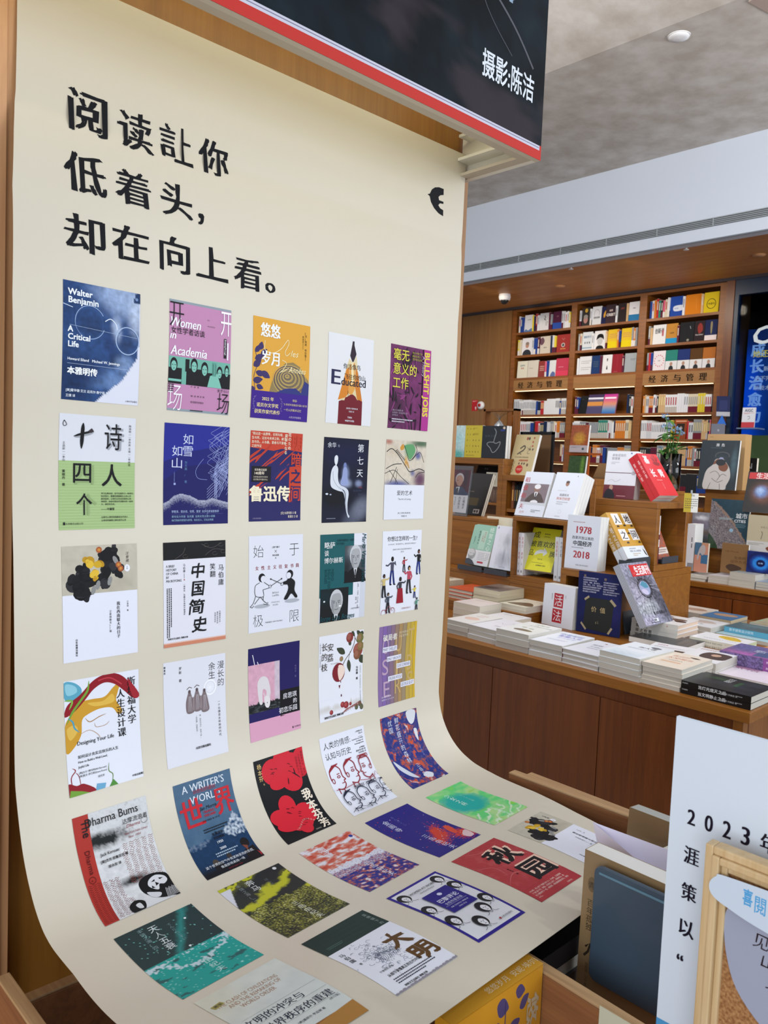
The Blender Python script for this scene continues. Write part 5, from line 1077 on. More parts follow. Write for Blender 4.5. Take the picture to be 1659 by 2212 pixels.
F = {  # (bay, row): list of face-out books / spines from the left; numbers are spine counts
 (2, 0): ['s3', ('white book with thin title and blue skyline foot', '#d6d7dc', tb_('#d6d7dc', txt('#4a4c54', 44, 9, '一个经济学家'), ('P', [(4, 142), (20, 118), (50, 128), (90, 112), (98, 142)], '#5a78a8')), .62), 's4', ('white book with a black brush figure', '#d9d9dc', tb_('#d9d9dc', ('L', [(50, 20), (58, 40), (48, 50), (66, 60)], 6, '#2a2a2e', True), ('G', 60, 70, 92, 100, 3, '#6a6a70', .4, True)), .70), 's2', ('dark maroon book over a blue foot', '#4a1c38', tb_('#4a1c38', ('R', 0, 90, 100, 142, '#2c4ca0'), txt('#8a5a6a', 44, 12, '稳健')), .66), 's5'],
 (2, 1): ['s2', ('white book with a grey-haired portrait', '#dcdae0', tb_('#dcdae0', ('E', 50, 62, 17, 22, '#b98a74'), ('E', 50, 46, 18, 13, '#8a7a72'), ('P', [(12, 142), (20, 108), (50, 96), (80, 108), (88, 142)], '#2f333c')), .72), 's4', ('beige book with a dark running figure', '#c9c0b4', tb_('#c9c0b4', ('P', [(0, 20), (24, 10), (40, 40), (20, 70), (0, 60)], '#6a4c5a'), txt('#3a3430', 96, 11, '自控力')), .72), 's3', ('brick red book with an oval portrait', '#963230', tb_('#963230', ('E', 50, 84, 14, 17, '#c9c4be'), ('E', 50, 84, 9, 12, '#4a4a4c'), txt('#e0b060', 118, 10, '富兰克林'), ('L', [(40, 30), (50, 44), (60, 30)], 1.4, '#d0c0b8')), .84)],
 (2, 2): [('cream book with red and green title letters', '#d9d5c4', tb_('#d9d5c4', txt('#2f6a74', 44, 15, '经济学'), txt('#a84434', 66, 15, '家谈')), .72), ('plain beige book with a small grey line', '#cfc8bc', tb_('#cfc8bc', ('G', 16, 62, 76, 68, 1, '#6a6258', .5)), .74), ('dark red book with pale figures', '#8a3a36', tb_('#8a3a36', ('G', 20, 40, 84, 90, 3, '#c99a90', .6)), .46), 's2', ('white book with a grey spine edge and blue foot', '#d3d6da', tb_('#d3d6da', ('P', [(20, 142), (50, 100), (90, 110), (90, 142)], '#5a6a9c')), .44), ('rosy pink book with thin lettering', '#b83c54', tb_('#b83c54', ('G', 20, 66, 90, 74, 1, '#e0a0b0', .5), ('R', 0, 100, 100, 142, '#d0405c')), .82)],
 (1, 0): ['s1', ('black book with a gold disc and grey portrait', '#34302f', tb_('#34302f', ('E', 50, 22, 18, 16, '#c9a23a'), ('E', 46, 92, 26, 30, '#b0807a'), ('E', 46, 70, 26, 16, '#8f8a86')), .62), 's1', ('white book with a round engraving', '#d6d8de', tb_('#d6d8de', ('L', [(24, 70), (24, 40), (50, 24), (76, 40), (76, 70)], 3, '#7a7278', True), txt('#2c2c30', 92, 17, '超级版图')), .66), ('navy and gold globe book', '#20244c', tb_('#20244c', ('P', [(50, 60), (100, 30), (100, 70), (60, 90)], '#d09a3c')), .30), ('dark book with white capital letters', '#3a2c34', tb_('#3a2c34', txt('#d8c4c0', 50, 17, '破解'), ('T', 'ORBIT', 50, 86, 30, '#e4dcdc', dict(anchor='c', off=.03))), .72), 's1', ('dark brown book with a red title', '#2e2628', tb_('#2e2628', txt('#9c4438', 44, 14, '投资学')), .60), 's1', ('white book over a blue foot at the right end', '#d9dae0', tb_('#d9dae0', ('R', 0, 94, 100, 142, '#2c74a8'), txt('#5a5c64', 50, 10, '金融史')), .70)],
 (1, 1): ['s2', ('pale book with blue title and three people', '#cdd3da', tb_('#cdd3da', txt('#2f6088', 46, 19, '重新学习'), ('E', 28, 84, 6, 9, '#6a6a70'), ('E', 50, 84, 6, 9, '#6a6a70'), ('E', 72, 84, 6, 9, '#6a6a70'), ('R', 0, 120, 100, 128, '#7a9ab0')), .74), 's1', ('white book with a large black and white portrait', '#dcdce0', tb_('#dcdce0', ('E', 50, 78, 24, 34, '#b9b9bc'), ('P', [(18, 70), (26, 34), (50, 24), (76, 34), (84, 72), (72, 60), (50, 52), (28, 62)], '#17171a'), ('P', [(20, 142), (30, 116), (70, 116), (84, 142)], '#1c1c20')), .82), 's1', ('yellow book with pale lines, left one', '#d9b62c', tb_('#d9b62c', ('G', 14, 30, 90, 70, 3, '#c08a5c', .5), ('R', 0, 90, 100, 142, '#dcc418')), .68), 's2', ('yellow book with pale lines, right one', '#d9b62c', tb_('#d9b62c', ('G', 14, 30, 90, 70, 3, '#c08a5c', .5), ('R', 0, 90, 100, 142, '#dcc418')), .72), 's3'],
 (1, 2): ['s1', ('white book with fine grey print', '#d3d5da', tb_('#d3d5da', ('G', 14, 30, 90, 60, 2, '#8a8d94', .3), ('G', 14, 80, 90, 110, 2, '#8a8d94', .3)), .84), ('deep blue book with gold specks', '#1c3768', tb_('#1c3768', ('G', 20, 40, 80, 90, 4, '#5a6a6c', .3)), .60), 's1', ('white book with a black hourglass figure', '#dadadf', tb_('#dadadf', ('P', [(44, 30), (56, 30), (52, 50), (48, 50)], '#2a2a2e'), ('P', [(44, 110), (58, 110), (52, 84), (48, 84)], '#2a2a2e')), .64), ('plain dark red book', '#8c2230', tb_('#8c2230', ('G', 20, 130, 80, 134, 1, '#c08088', .5), ('L', [(50, 10), (50, 100)], 1.2, '#b04a54')), .68), 's1', ('silver grey book with a thin spine line', '#9aa2a8', tb_('#9aa2a8', ('G', 50, 40, 90, 56, 2, '#5a6268', .4)), .74)],
 (0, 0): ['s7', 's2', ('blue book with a white label', '#2348a0', tb_('#2348a0', ('P', [(30, 70), (100, 66), (100, 100), (34, 104)], '#d3d9ea'), txt('#3a5a9a', 90, 10, '华为传')), .72), 's1', ('large plain orange book', '#cf7a1c', tb_('#cf7a1c', ('L', [(68, 30), (72, 110)], .8, '#e0a860')), .88), 's1', ('yellow book with a black ring and title', '#d2b820', tb_('#d2b820', ('L', [(50 + 30 * math.cos(k * .393), 80 + 34 * math.sin(k * .393)) for k in range(17)], 4, '#23201a'), txt('#23201a', 86, 16, '今周刊')), .80)],
 (0, 1): ['s2', ('white book with tall grey and red title', '#d9dadd', tb_('#d9dadd', ('T', '创新者', 50, 60, 24, '#4a4c52', dict(anchor='c', off=.03, ys=1.7)), ('R', 70, 40, 84, 84, '#b06068')), .84), ('ochre book over a bright blue foot', '#b9823a', tb_('#b9823a', ('R', 0, 104, 100, 142, '#1f8cc0'), ('L', [(20, 20), (50, 44), (80, 20)], .8, '#8a5c20'), txt('#3a2a14', 72, 13, '大趋势')), .72), 's1', ('black wrapped book with white glints', '#1f2124', tb_('#1f2124', ('E', 60, 128, 9, 9, '#8a8478'), ('L', [(70, 30), (76, 50)], 3, '#b0b8c0')), .88), ('black book with a red bust', '#2c2226', tb_('#2c2226', ('P', [(30, 40), (50, 16), (74, 30), (80, 70), (50, 90), (36, 74)], '#8a3430'), ('T', 'PHILOSOPHY', 50, 102, 13, '#d9d4d4', dict(anchor='c'))), .62), ('navy book with a figure over a white foot', '#1e2850', tb_('#1e2850', ('P', [(44, 20), (60, 20), (58, 90), (48, 90)], '#8a8060'), ('R', 0, 106, 100, 142, '#dccfd0')), .72)],  # glints on the black wrapped book are drawn into its cover art
 (0, 2): ['s3', ('white book with a ring of red words', '#d9d2d8', tb_('#d9d2d8', *[('R', 50 + 38 * math.cos(k * .45) - 4, 72 + 40 * math.sin(k * .45) - 3, 50 + 38 * math.cos(k * .45) + 4, 72 + 40 * math.sin(k * .45) + 3, '#c05058') for k in range(14)], txt('#4a4448', 76, 11, 'TOP')), .82)] + [('%s book with portrait band, %s of four' % (n, o_), c, tb_(c, ('R', 0, 78, 100, 142, '#d3d3d6'), ('E', 50, 100, 12, 14, '#a88474'), ('P', [(32, 142), (38, 116), (62, 116), (68, 142)], '#2a2c32')), .78) for n, c, o_ in (('teal', '#2a7a70', 'first'), ('blue', '#22326c', 'second'), ('brown', '#54381e', 'third'), ('orange brown', '#a8642c', 'fourth'))],
 (1, 4): ['s2', ('black spine-thick book beside the leaning magazines', '#181a1e', tb_('#181a1e', ('G', 20, 20, 60, 30, 1, '#3a3c44', .5)), .50), ('leaning magazine with orange band and white streaks', '#5a5470', tb_('#5a5470', ('R', 0, 0, 100, 40, '#3c2f54'), ('R', 0, 22, 100, 36, '#cfd0e4'), ('R', 0, 54, 100, 84, '#c98a48'), ('R', 0, 94, 100, 142, '#4c466c')), .98), ('leaning magazine shading from pink to blue', '#b07090', tb_('#b07090', ('N', 0, 0, 100, 142, 6, 10, lambda x, y: ramp(['#a8308c', '#c8508c', '#d08c70', '#6a90b8', '#2c64b0'], y / 142)), ('R', 8, 22, 92, 34, '#e6dcec')), .84), 'gap', 's3'],
}
palS = list(CN)
WW = .178; 
def palette(k):
    w = {'w': [6, 3, 1.2, .5, .8, 1, .5, .6, 1.6, .8, .3, .8, .3, 1.5], 'm': [3, 2, 2, .8, 2, 2, 1, 1, 2, 1.4, .8, 1, .8, 1]}[k]
    return rnd.choices(palS, w)[0]
nsp = 0
for (b, r), items in F.items():
    a_, b_ = cols[b]; z = rows[r] + .0003; y = b_ - .03
    tot = 0; ix = -1
    for it in items:
        if isinstance(it, str): tot += .12 if it == 'gap' else .0225 * int(it[1:])
        else: tot += it[3] * WW
    k = (b_ - a_ - .045) / tot
    for it in items:
        if isinstance(it, str):
            if it == 'gap': y -= .12 * k; continue
            for i in range(int(it[1:])):
                t = .0225 * k; ix += 1; c = palette('m'); h = rnd.uniform(.17, .2)
                o = spine_book(y, z, t * .94, h, c, mark=rnd.choice([0, '#8a8d94', '#b03a40'] if c in ('#dcdde2', '#c9cbd2', '#d3c8b0') else [0, '#c9c4b8']), band=rnd.choice([None, None, '#d9d4d0', '#5a2338']))
                y -= t; nsp += 1
                tag(o, '%s spine, %s from the left on the %s shelf, %s bay' % (CN[c], ['first', 'second', 'third', 'fourth', 'fifth', 'sixth', 'seventh', 'eighth', 'ninth', 'tenth', 'eleventh', 'twelfth', 'thirteenth', 'fourteenth', 'fifteenth', 'sixteenth', 'seventeenth', 'eighteenth'][ix], rown[r], bay[b]), 'book', 'spines among face-out books, %s bay, %s shelf' % (bay[b], rown[r]))
        else:
            w = it[3] * WW * k; ix += 1; h = .2 if it[3] > .5 else .185
            ln = 14 if (r == 4 and 'leaning' in it[0]) else 3
            face_book(y, z, w * .97, h + (.02 if ln > 5 else 0), .018, it[2], BX + .02 if ln < 5 else BX + .01, ln, '%s, %s shelf of the %s bay' % (it[0], rown[r], bay[b]), it[1]); y -= w
# tightly packed spine rows: past the limit for single books, so one joined object
PK = MB()
def row_of(b, r, style, y0=None, y1=None, hs=(.165, .2), extra=None):
    global nsp
    a_, b_ = cols[b]; z = rows[r] + .0003; y = (y0 or b_ - .015); end = (y1 or a_ + .012); c = palette(style); run = 0
    while y > end + .01:
        if run <= 0: c = palette(style); run = rnd.choice([1, 1, 2, 3, 5]); h = rnd.uniform(*hs); t0 = rnd.uniform(.015, .026); mk = rnd.choice([0, '#8a8d94', '#a83a40', '#4a4c54'] if c in ('#dcdde2', '#c9cbd2', '#d3c8b0') else [0, '#c9c4b8', '#d8c890']); bd = rnd.choice([None, None, None, '#b9b2ac', '#6a2030'])
        t = min(t0, y - end)
        if t < .006: break
        T = t * .95; x = BX + .012
        PK.box(x, y - T, z, x + .15, y, z + h - .002, c); PK.box(x + .001, y - T * .93, z + h - .002, x + .15, y - T * .07, z + h, '#d9d4c6')
        if bd: PK.box(x - .0008, y - T, z, x + .02, y, z + h * .32, bd)
        if mk: PK.box(x - .0010, y - T * .72, z + h * .42, x, y - T * .28, z + h * .85, mk)
        y -= t; run -= 1; nsp += 1
row_of(2, 4, 'w', hs=(.15, .185)); row_of(0, 4, 'w', hs=(.17, .192))
row_of(2, 5, 'w'); row_of(1, 5, 'm'); row_of(0, 5, 'w', y0=3.02, y1=2.68); row_of(0, 5, 'm', y0=2.52)
face_book(2.665, rows[5] + .001, .13, .20, .018, tb_('#8a4426', ('R', 18, 30, 82, 92, '#2a2422'), ('P', [(40, 60), (56, 50), (66, 66), (50, 76)], '#9a8c84'), ('R', 8, 10, 92, 16, '#d0a890')), BX + .02, 8, 'rust book with a dark framed picture leaning, fifth shelf of the right bay', '#8a4426')
row_of(2, 6, 'm', y0=3.98 + .02, y1=3.94); row_of(1, 6, 'm', y0=3.6); row_of(0, 6, 'm'); row_of(0, 7, 'm', y0=2.75)
tag(PK.build('packed_book_spines', MATTE), 'tightly packed book spines filling the lit lower shelves of the bookcase', 'books', None, 'stuff')

# books perched on the post and on the window glass
upright('book', 'small navy book with a silver foot on a blue bracket by the window', (7.06, 2.165, 1.985), -60, 16, .12, .20, .02, 1, '#232a50', T1(('R', 20, 30, 80, 100, '#2c3460'), ('R', 0, 112, 100, 142, '#b0b0b8'), bg='#232a50'))
e = empty('book_bracket', (7.08, 2.16, 1.90), 'blue triangular bracket under the small navy book', 'bracket'); MB().prism([(0, 0), (.09, 0), (.045, .09)], 0, .012, None, Matrix.Rotation(math.radians(-90), 4, 'Z') @ Matrix.Rotation(math.radians(90), 4, 'X')).build('plate', mat('bracket_blue', '#2c6fd0', .4), e)
upright('book', 'grey book with white lettering leaning below the navy one', (6.9, 2.13, 1.71), -62, 14, .12, .20, .02, 1, '#6a6c78', T1(('T', '白', 44, 50, 16, '#d0d2da'), ('G', 20, 80, 80, 110, 2, '#a0a2b0', .4), bg='#6a6c78'))
bb = empty('wall_ledge', (6.9, 2.1, 1.70), 'narrow ledge holding the grey book by the post', 'ledge'); box('board', -.06, -.1, -.02, .30, .08, 0, SHELFW, bb)
upright('book', 'white book titled AIGC with a red foot on the window ledge', (7.06, 1.925, 1.875), -90, 4, .118, .185, .015, 1, '#dcdde4', T1(('T', 'AIGC', 50, 30, 27, '#3c4660', dict(anchor='c', off=.03)), ('G', 14, 36, 90, 46, 2, '#c06a6c', .6), ('L', [(42, 66), (56, 62), (60, 78), (46, 84)], 3, '#4a5060', True), ('R', 0, 104, 100, 142, '#bf3440'), bg='#dcdde4'))
e = empty('wall_ledge', (7.05, 1.93, 1.86), 'clear ledge on the window under the AIGC book', 'ledge'); box('ledge', -.03, -.17, 0, .14, .02, .012, mat('frosted', '#9fb8d8', .2, trans=.7), e)

# ---------------------------------------------------------------- second display table behind, right
d2 = empty('display_table', (5.0, .6, 0), 'oak display table further back at the right with white stacks along it', 'table')
tp('top', 4.46, -1.6, .716, 5.75, 1.235, .75, parent=d2); tp('apron', 4.475, -1.58, .67, 5.7, 1.22, .716, DARKOAK, parent=d2)
for y in (-.98, -.53, -.08, .37, .822): tp('cupboard_panel', 4.468, y + .002, .05, 4.49, min(y + .448, 1.22), .668, DARKOAK, .0008, d2)
tp('carcass', 4.49, -1.57, .0, 5.7, 1.22, .668, mat('dark_gap', '#2a1408', .7), parent=d2)
riser('oak step on the far table behind the landscape and CITIES books', 4.80, -.6, .75, 5.3, 1.235, .948)
riser('tall oak block on the far table under the insect book', 4.90, .56, .949, 5.35, 1.235, 1.330)
riser('mid oak block on the far table under the nebula magazine', 4.86, -.6, .949, 5.3, .558, 1.19)
stack('book', 'white magazine pile fanned at the far table left end', 'book', 4.50, 1.15, 0, .75, -88, .14, .24, .008, 4, '#d3d0cc', T1(('G', 20, 20, 80, 50, 3, '#8a8a88', .4), bg='#d3d0cc'), pages=GREY, jit=.01)
stack('book', 'white paperback with purple letters on the far table', 'book', 4.51, 1.00, 0, .75, -88, .134, .20, .0235, 2, '#d6d2d8', T1(('T', '花儿', 30, 60, 22, '#8a6a9c'), bg='#d6d2d8'), pages=GREY)
stack('book', 'yellow-green and grey covered paperback in the tall far stack', 'book', 4.50, .862, 0, .75, -94, .160, .24, .0215, 4, '#c9c8b8', T1(('N', 0, 0, 100, 142, 10, 14, paint('#a9a9a4', [(60, 50, 40, 20, '#a8a83c', .9), (30, 100, 40, 20, '#6a8a9a', .8)], (.3, .1, 2))), bg='#b0b09c'), pages=GREY)
stack('book', 'grey blue covered book at the right end of the far table', 'book', 4.49, .697, 0, .75, -90, .16, .24, .0165, 3, '#7f90a8', T1(('R', 0, 0, 100, 60, '#5a7090'), bg='#7f90a8'), pages=GREY)
a = Art(100, 134, '#22313c'); a.N(0, 0, 100, 134, 30, 40, paint('#1e2a32', [(56, 50, 20, 14, '#2f3c44', .6), (90, 60, 8, 40, '#5a7884', .5)], (.2, .1, 1))); a.T('濒  危', 50, 16, 9, '#c9ccd0', anchor='c', off=.02); a.greek(26, 19, 74, 22, 1, '#4a5a64', .5)
a.P([(18, 134), (16, 100), (22, 80), (36, 66), (42, 52), (60, 50), (70, 60), (80, 76), (84, 100), (76, 122), (70, 134)], '#c3bdba', smooth=True); a.P([(36, 66), (42, 54), (52, 50), (62, 54), (76, 70), (70, 84), (54, 80), (48, 64)], '#7a4a34', smooth=True); a.O(58, 42, 18, 10, 3, '#4a4c52', 160, 380); a.E(56, 50, 6, 4, '#9a9cc0'); a.E(56, 60, 13, 9, '#23262b')
for p in ([(30, 90), (44, 84), (56, 96), (50, 110)], [(50, 110), (62, 92), (74, 96)], [(36, 104), (52, 114), (66, 108)], [(28, 134), (34, 116)], [(60, 134), (58, 118)]): a.L(p, 1.2, '#5a5350', smooth=True)
upright('book', 'large dark book with a pale curled insect on the highest oak block', (4.84, 1.268, 1.333), -90, 6, .258, .332, .02, 1, '#22313c', a, m=WRAP, spine='#1b2830')
upright('book', 'tan boxed volume standing behind the insect book', (4.99, 1.285, 1.333), -90, 0, .26, .378, .10, 1, '#c09a6a', T1(('G', 6, 6, 20, 9, 1, '#8a6a44', .5), bg='#c39e70'), m=MATTE, pages=mat('tan_edge', '#b08c5c', .8))
a = Art(100, 134, '#1c3a48'); a.N(0, 0, 100, 134, 60, 80, lambda x, y: ramp(['#2c2a30', '#5a5660', '#8f8688', '#4a464e', '#aaa4a6'], .5 + 1.5 * fbm(x, y, .45, 3)) if y > 10 + 1.1 * x * (.55 + .5 * x / 100) + 10 * fbm(x, y, .08, 2) + (x < 12) * -6 else (lin('#8a7468') if y > 1 + 1.1 * x * (.55 + .5 * x / 100) + 10 * fbm(x, y, .08, 2) and y > 8 else mix(lin('#17384a'), lin('#1f4452'), .5 + fbm(x, y, .1, 5))))
a.P([(0, 96), (16, 112), (26, 134), (0, 134)], '#1c3a20', smooth=True); a.T('城市', 66, 48, 15, '#dfe4e8', off=.015); a.T('CITIES', 63, 60, 10.6, '#dfe4e8', off=.015); a.greek(24, 49, 60, 55, 2, '#9ab0b8', .6); a.greek(68, 63, 92, 74, 3, '#6a8a94', .4); a.E(58, 82, 5, 5, '#8fb0c8')
upright('book', 'large dark teal CITIES book with an aerial city on the far step', (4.72, 1.115, .950), -88, 4, .250, .326, .018, 1, '#1c3a48', a, m=WRAP)
a = Art(100, 142, '#8a8c98'); a.N(0, 0, 100, 142, 20, 28, paint('#8a8c98', [(60, 24, 30, 10, '#e0e4ee', .9), (50, 50, 60, 20, '#7a6c84', .6), (50, 84, 60, 14, '#8a7458', .7), (50, 120, 60, 26, '#3f4640', .9)], (.3, .08, 4)))
upright('book', 'wrapped grey landscape photo book left of the CITIES book', (4.74, 1.262, .955), -90, 1, .150, .222, .015, 1, '#8a8c98', a, m=WRAP)
a = T1(('R', 0, 0, 50, 60, '#4a7090'), ('R', 50, 0, 100, 14, '#c08a6c'), ('R', 50, 56, 100, 100, '#3f6c94'), ('R', 0, 60, 50, 142, '#c48a78'), ('R', 50, 100, 100, 142, '#c08a78'), ('P', [(20, 70), (40, 20), (70, 10), (80, 40), (60, 60), (40, 50), (30, 84)], '#b5aeb0'), bg='#c9907c')
upright('book', 'small pink and blue checked book at the oak box corner', (4.56, 1.125, .80), -90, 2, .088, .19, .02, 1, '#cf9c88', a, pages=PAGES)
upright('book', 'tall white slipcase spine at the oak box corner', (4.56, 1.185, .80), -90, 0, .055, .305, .12, 1, '#d9dbe4', T1(('R', 30, 118, 100, 142, '#8a8d96'), ('G', 60, 40, 80, 100, 1, '#4a4c54', .5, True), bg='#d9dbe4'))
a = T1(('T', 'Life Words', 14, 42, 11, '#5a4028', dict(song=.02)), ('T', '生命的', 48, 72, 15, '#4a3420'), ('T', '运作方式', 36, 90, 15, '#4a3420'), ('P', [(20, 112), (36, 98), (60, 102), (80, 114), (60, 130), (36, 130)], '#4a382e'), bg='#80603f')
upright('book', 'kraft brown book with a dark seed shape in front of CITIES', (4.61, .972, .812), -88, 3, .165, .190, .02, 1, '#80603f', a, m=MATTE)
for e_ in (): pass
a = Art(100, 134, '#2c1a18'); a.N(0, 0, 100, 134, 24, 32, paint('#1e1512', [(50, 70, 34, 34, '#7a4424', .9), (46, 66, 20, 20, '#6a90d0', 1), (42, 62, 12, 12, '#a9c0e8', .9)], (.4, .1, 3))); a.R(4, 3, 100, 24, '#c42c30'); a.T('生活周刊', 24, 21, 21, '#ecdcdc', off=.02, xs=.95)
upright('magazine', 'news magazine with a blue nebula and red masthead', (4.72, .905, 1.205), -90, 14, .215, .265, .006, 1, '#2c1a18', a, m=WRAP, cat='magazine')
upright('book', 'beige book with a white band at the right edge of the photo', (4.70, .856, .952), -88, 3, .17, .238, .02, 1, '#b9ae94', T1(('T', '生死之间', 46, 48, 8, '#6a6250'), ('L', [(50, 60), (54, 70), (50, 90)], 2, '#5a5244', True), ('R', 0, 98, 100, 142, '#c9c6c4'), ('P', [(70, 120), (96, 110), (100, 128), (80, 132)], '#7a4a34'), ('G', 6, 104, 60, 114, 2, '#8a8880', .5), bg='#b9ae94'))
a = Art(100, 110, '#1c3c8c'); a.N(0, 0, 100, 110, 24, 26, lambda x, y: ramp(['#0e1c4a', '#1a4ab0', '#2f8ce0', '#1a3c90', '#141c50', '#182a6c'], math.hypot(x - 55, y - 60) / 62 + .12 * fbm(x, y, .2, 2))); a.E(55, 60, 17, 18, '#10184a'); a.T('生物', 44, 64, 10, '#a9c4e8', off=.01)
upright('book', 'blue book with glowing rings below the beige one', (4.60, .805, .838), -88, 3, .15, .132, .02, 1, '#1c3c8c', a)
upright('book', 'black book titled AI 3.0 standing beyond the tan box', (5.2, 1.150, 1.332), -90, 2, .125, .225, .03, 1, '#1d1e22', T1(('T', 'AI', 60, 46, 34, '#c9ccd2', dict(anchor='c')), ('T', '3.0', 60, 80, 32, '#c9ccd2', dict(anchor='c')), ('N', 30, 110, 100, 142, 8, 4, paint('#1d1e22', [(60, 130, 30, 10, '#2c5a8c', .8)], (.5, .3, 1))), bg='#1d1e22'), pages=PAGES)
# ---------------------------------------------------------------- the covers printed on the poster (canvas 100 x 142)
K = '#15151a'; Wh = '#e4e6f0'
def c11():
    a = Art(); 
    def f(x, y):
        edge = 99 - max(0, y - 58) * .12 - max(0, y - 84) * .55 - max(0, y - 112) * .5
        c = paint('#27467a', [(75, 8, 34, 26, '#a9bde0', .75, 25), (96, 30, 12, 26, '#c9d6ee', .6), (55, 12, 30, 10, '#8ba4cf', .35, 20), (36, 50, 18, 13, '#1c3157', .75), (82, 68, 11, 12, '#22365c', .7), (68, 50, 7, 16, '#b8c9e8', .75), (60, 66, 9, 18, '#20386a', .8), (66, 88, 8, 10, '#14284e', .8), (80, 92, 13, 12, '#8fa9d3', .6), (55, 112, 26, 12, '#6f8fc4', .6, -15), (35, 104, 22, 18, '#1c3564', .8), (12, 120, 26, 40, '#13284f', .8), (8, 30, 20, 30, '#1d3866', .7), (72, 118, 16, 12, '#7f9ccc', .4)], (.35, .16, 2))(x, y)
        if x > edge: c = lin('#d9dcec')
        if y < 14 and x > 86 - y * .3 + 8: c = lin('#1b3560')
        return c
    a.N(0, 0, 100, 142, 50, 71, f)
    a.O(34, 46, 19, 20, .9, '#8fa6cc', 20, 330); a.O(33, 47, 17.5, 18.5, .5, '#34568c'); a.O(83, 62, 15.5, 17, 1.1, '#a9bcdc'); a.O(83.5, 62.5, 14, 15.5, .6, '#3a588a')
    a.L([(53, 42), (60, 38), (67, 43), (69, 50)], 1, '#dfe8f6', smooth=True); a.L([(0, 28), (12, 31)], .8, '#c8d4ea'); a.L([(8, 52), (96, 57)], .35, '#a8bbdc'); a.L([(6, 98), (88, 98)], .35, '#b4c4e0')
    for i, t in enumerate(['Walter', 'Benjamin']): a.T(t, 6, 16 + i * 9.6, 10.5, '#e9eef8', off=.03)
    for i, t in enumerate(['A', 'Critical', 'Life']): a.T(t, 6, 60 + i * 9, 9.6, '#e9eef8', off=.03)
    a.T('Howard Eiland   Michael W. Jennings', 6, 94, 4.5, '#e9eef8', off=.02); a.T('本雅明传', 6, 110, 9.6, '#f2f5fb', off=.035)
    a.T('[美]霍华德·艾兰 迈克尔·詹宁斯 著', 5, 131.5, 3.7, '#dfe7f4', off=.015); a.T('王璞 译', 5, 138, 3.7, '#dfe7f4', off=.015); a.T('上海文艺出版社', 82, 138.5, 2.4, K)
    a.E(95, 8, 2, 2, '#7088b4'); return a
def c12():
    a = Art(bg='#bd86ae'); a.R(0, 0, 100, 3, '#8d9aa3'); a.R(0, 139, 100, 142, '#8d9aa3')
    a.R(0, 72, 100, 107, '#6fae9f')
    for (x, y, w, h) in ((8, 76, 11, 14), (40, 74, 11, 15), (57, 77, 11, 15), (82, 80, 9, 13), (94, 77, 7, 13)):
        a.R(x - w * 1.1, y + h * .75, x + w * 1.15, 107, K); a.E(x, y + h * .45, w * .52, h * .62, K); a.E(x, y + h * .58, w * .38, h * .46, '#7dbcae')
        a.L([(x - w * .3, y + h * .5), (x - w * .08, y + h * .5)], .7, K); a.L([(x + w * .08, y + h * .5), (x + w * .3, y + h * .5)], .7, K); a.L([(x - 1, y + h * .82), (x + 1.4, y + h * .8)], .6, K)
    a.P([(66, 92), (78, 88), (86, 107), (62, 107)], '#7dbcae'); a.R(26, 74, 32, 90, K); a.R(0, 101, 20, 104, '#7dbcae'); a.R(70, 74, 76, 92, '#5d9a8d'); a.L([(71, 76), (71, 90), (75, 90), (75, 76)], .5, K)
    a.T('Women', 0, 34, 17, '#f0ecf4', shear=.22, xs=.86, song=.05); a.T('in', 0, 50, 14, '#f0ecf4', shear=.22, song=.05); a.T('Academia', 2, 70, 17, '#f0ecf4', shear=.22, xs=.86, song=.05)
    a.T('女性学者访谈', 2, 42, 9, K, off=-.01)
    a.T('开', 0, 0, 0, K, fit=(0, 3, 22, 34), off=-.012); a.T('开', 0, 0, 0, '#f3eff6', fit=(82, 4, 100, 36), off=.002); a.T('场', 0, 0, 0, '#f3eff6', fit=(0, 108, 22, 141), off=-.01); a.T('场', 0, 0, 0, K, fit=(80, 113, 100, 141), off=-.01)
    a.T('女ぎらい', 79, 112, 5, K); a.T('F    O    R', 36, 110, 3, K, off=.02); a.T('W   O   M   E   N', 36, 122, 3, K, off=.02); a.T('B Y', 60, 20, 2.4, K); a.T('W O M E N', 60, 28, 2.4, K)
    a.T('新京报书评周刊', 36, 130, 3, K); a.greek(36, 138.5, 70, 141, 1, K); a.R(88, 40, 92, 66, K); a.R(93, 45, 95.5, 68, '#ece8f2'); a.T('BreakingThrough', 89, 41, 3, '#f3eff6', rot=1.57, off=.01); a.greek(0, 107, 8, 118, 4, K, .5); return a
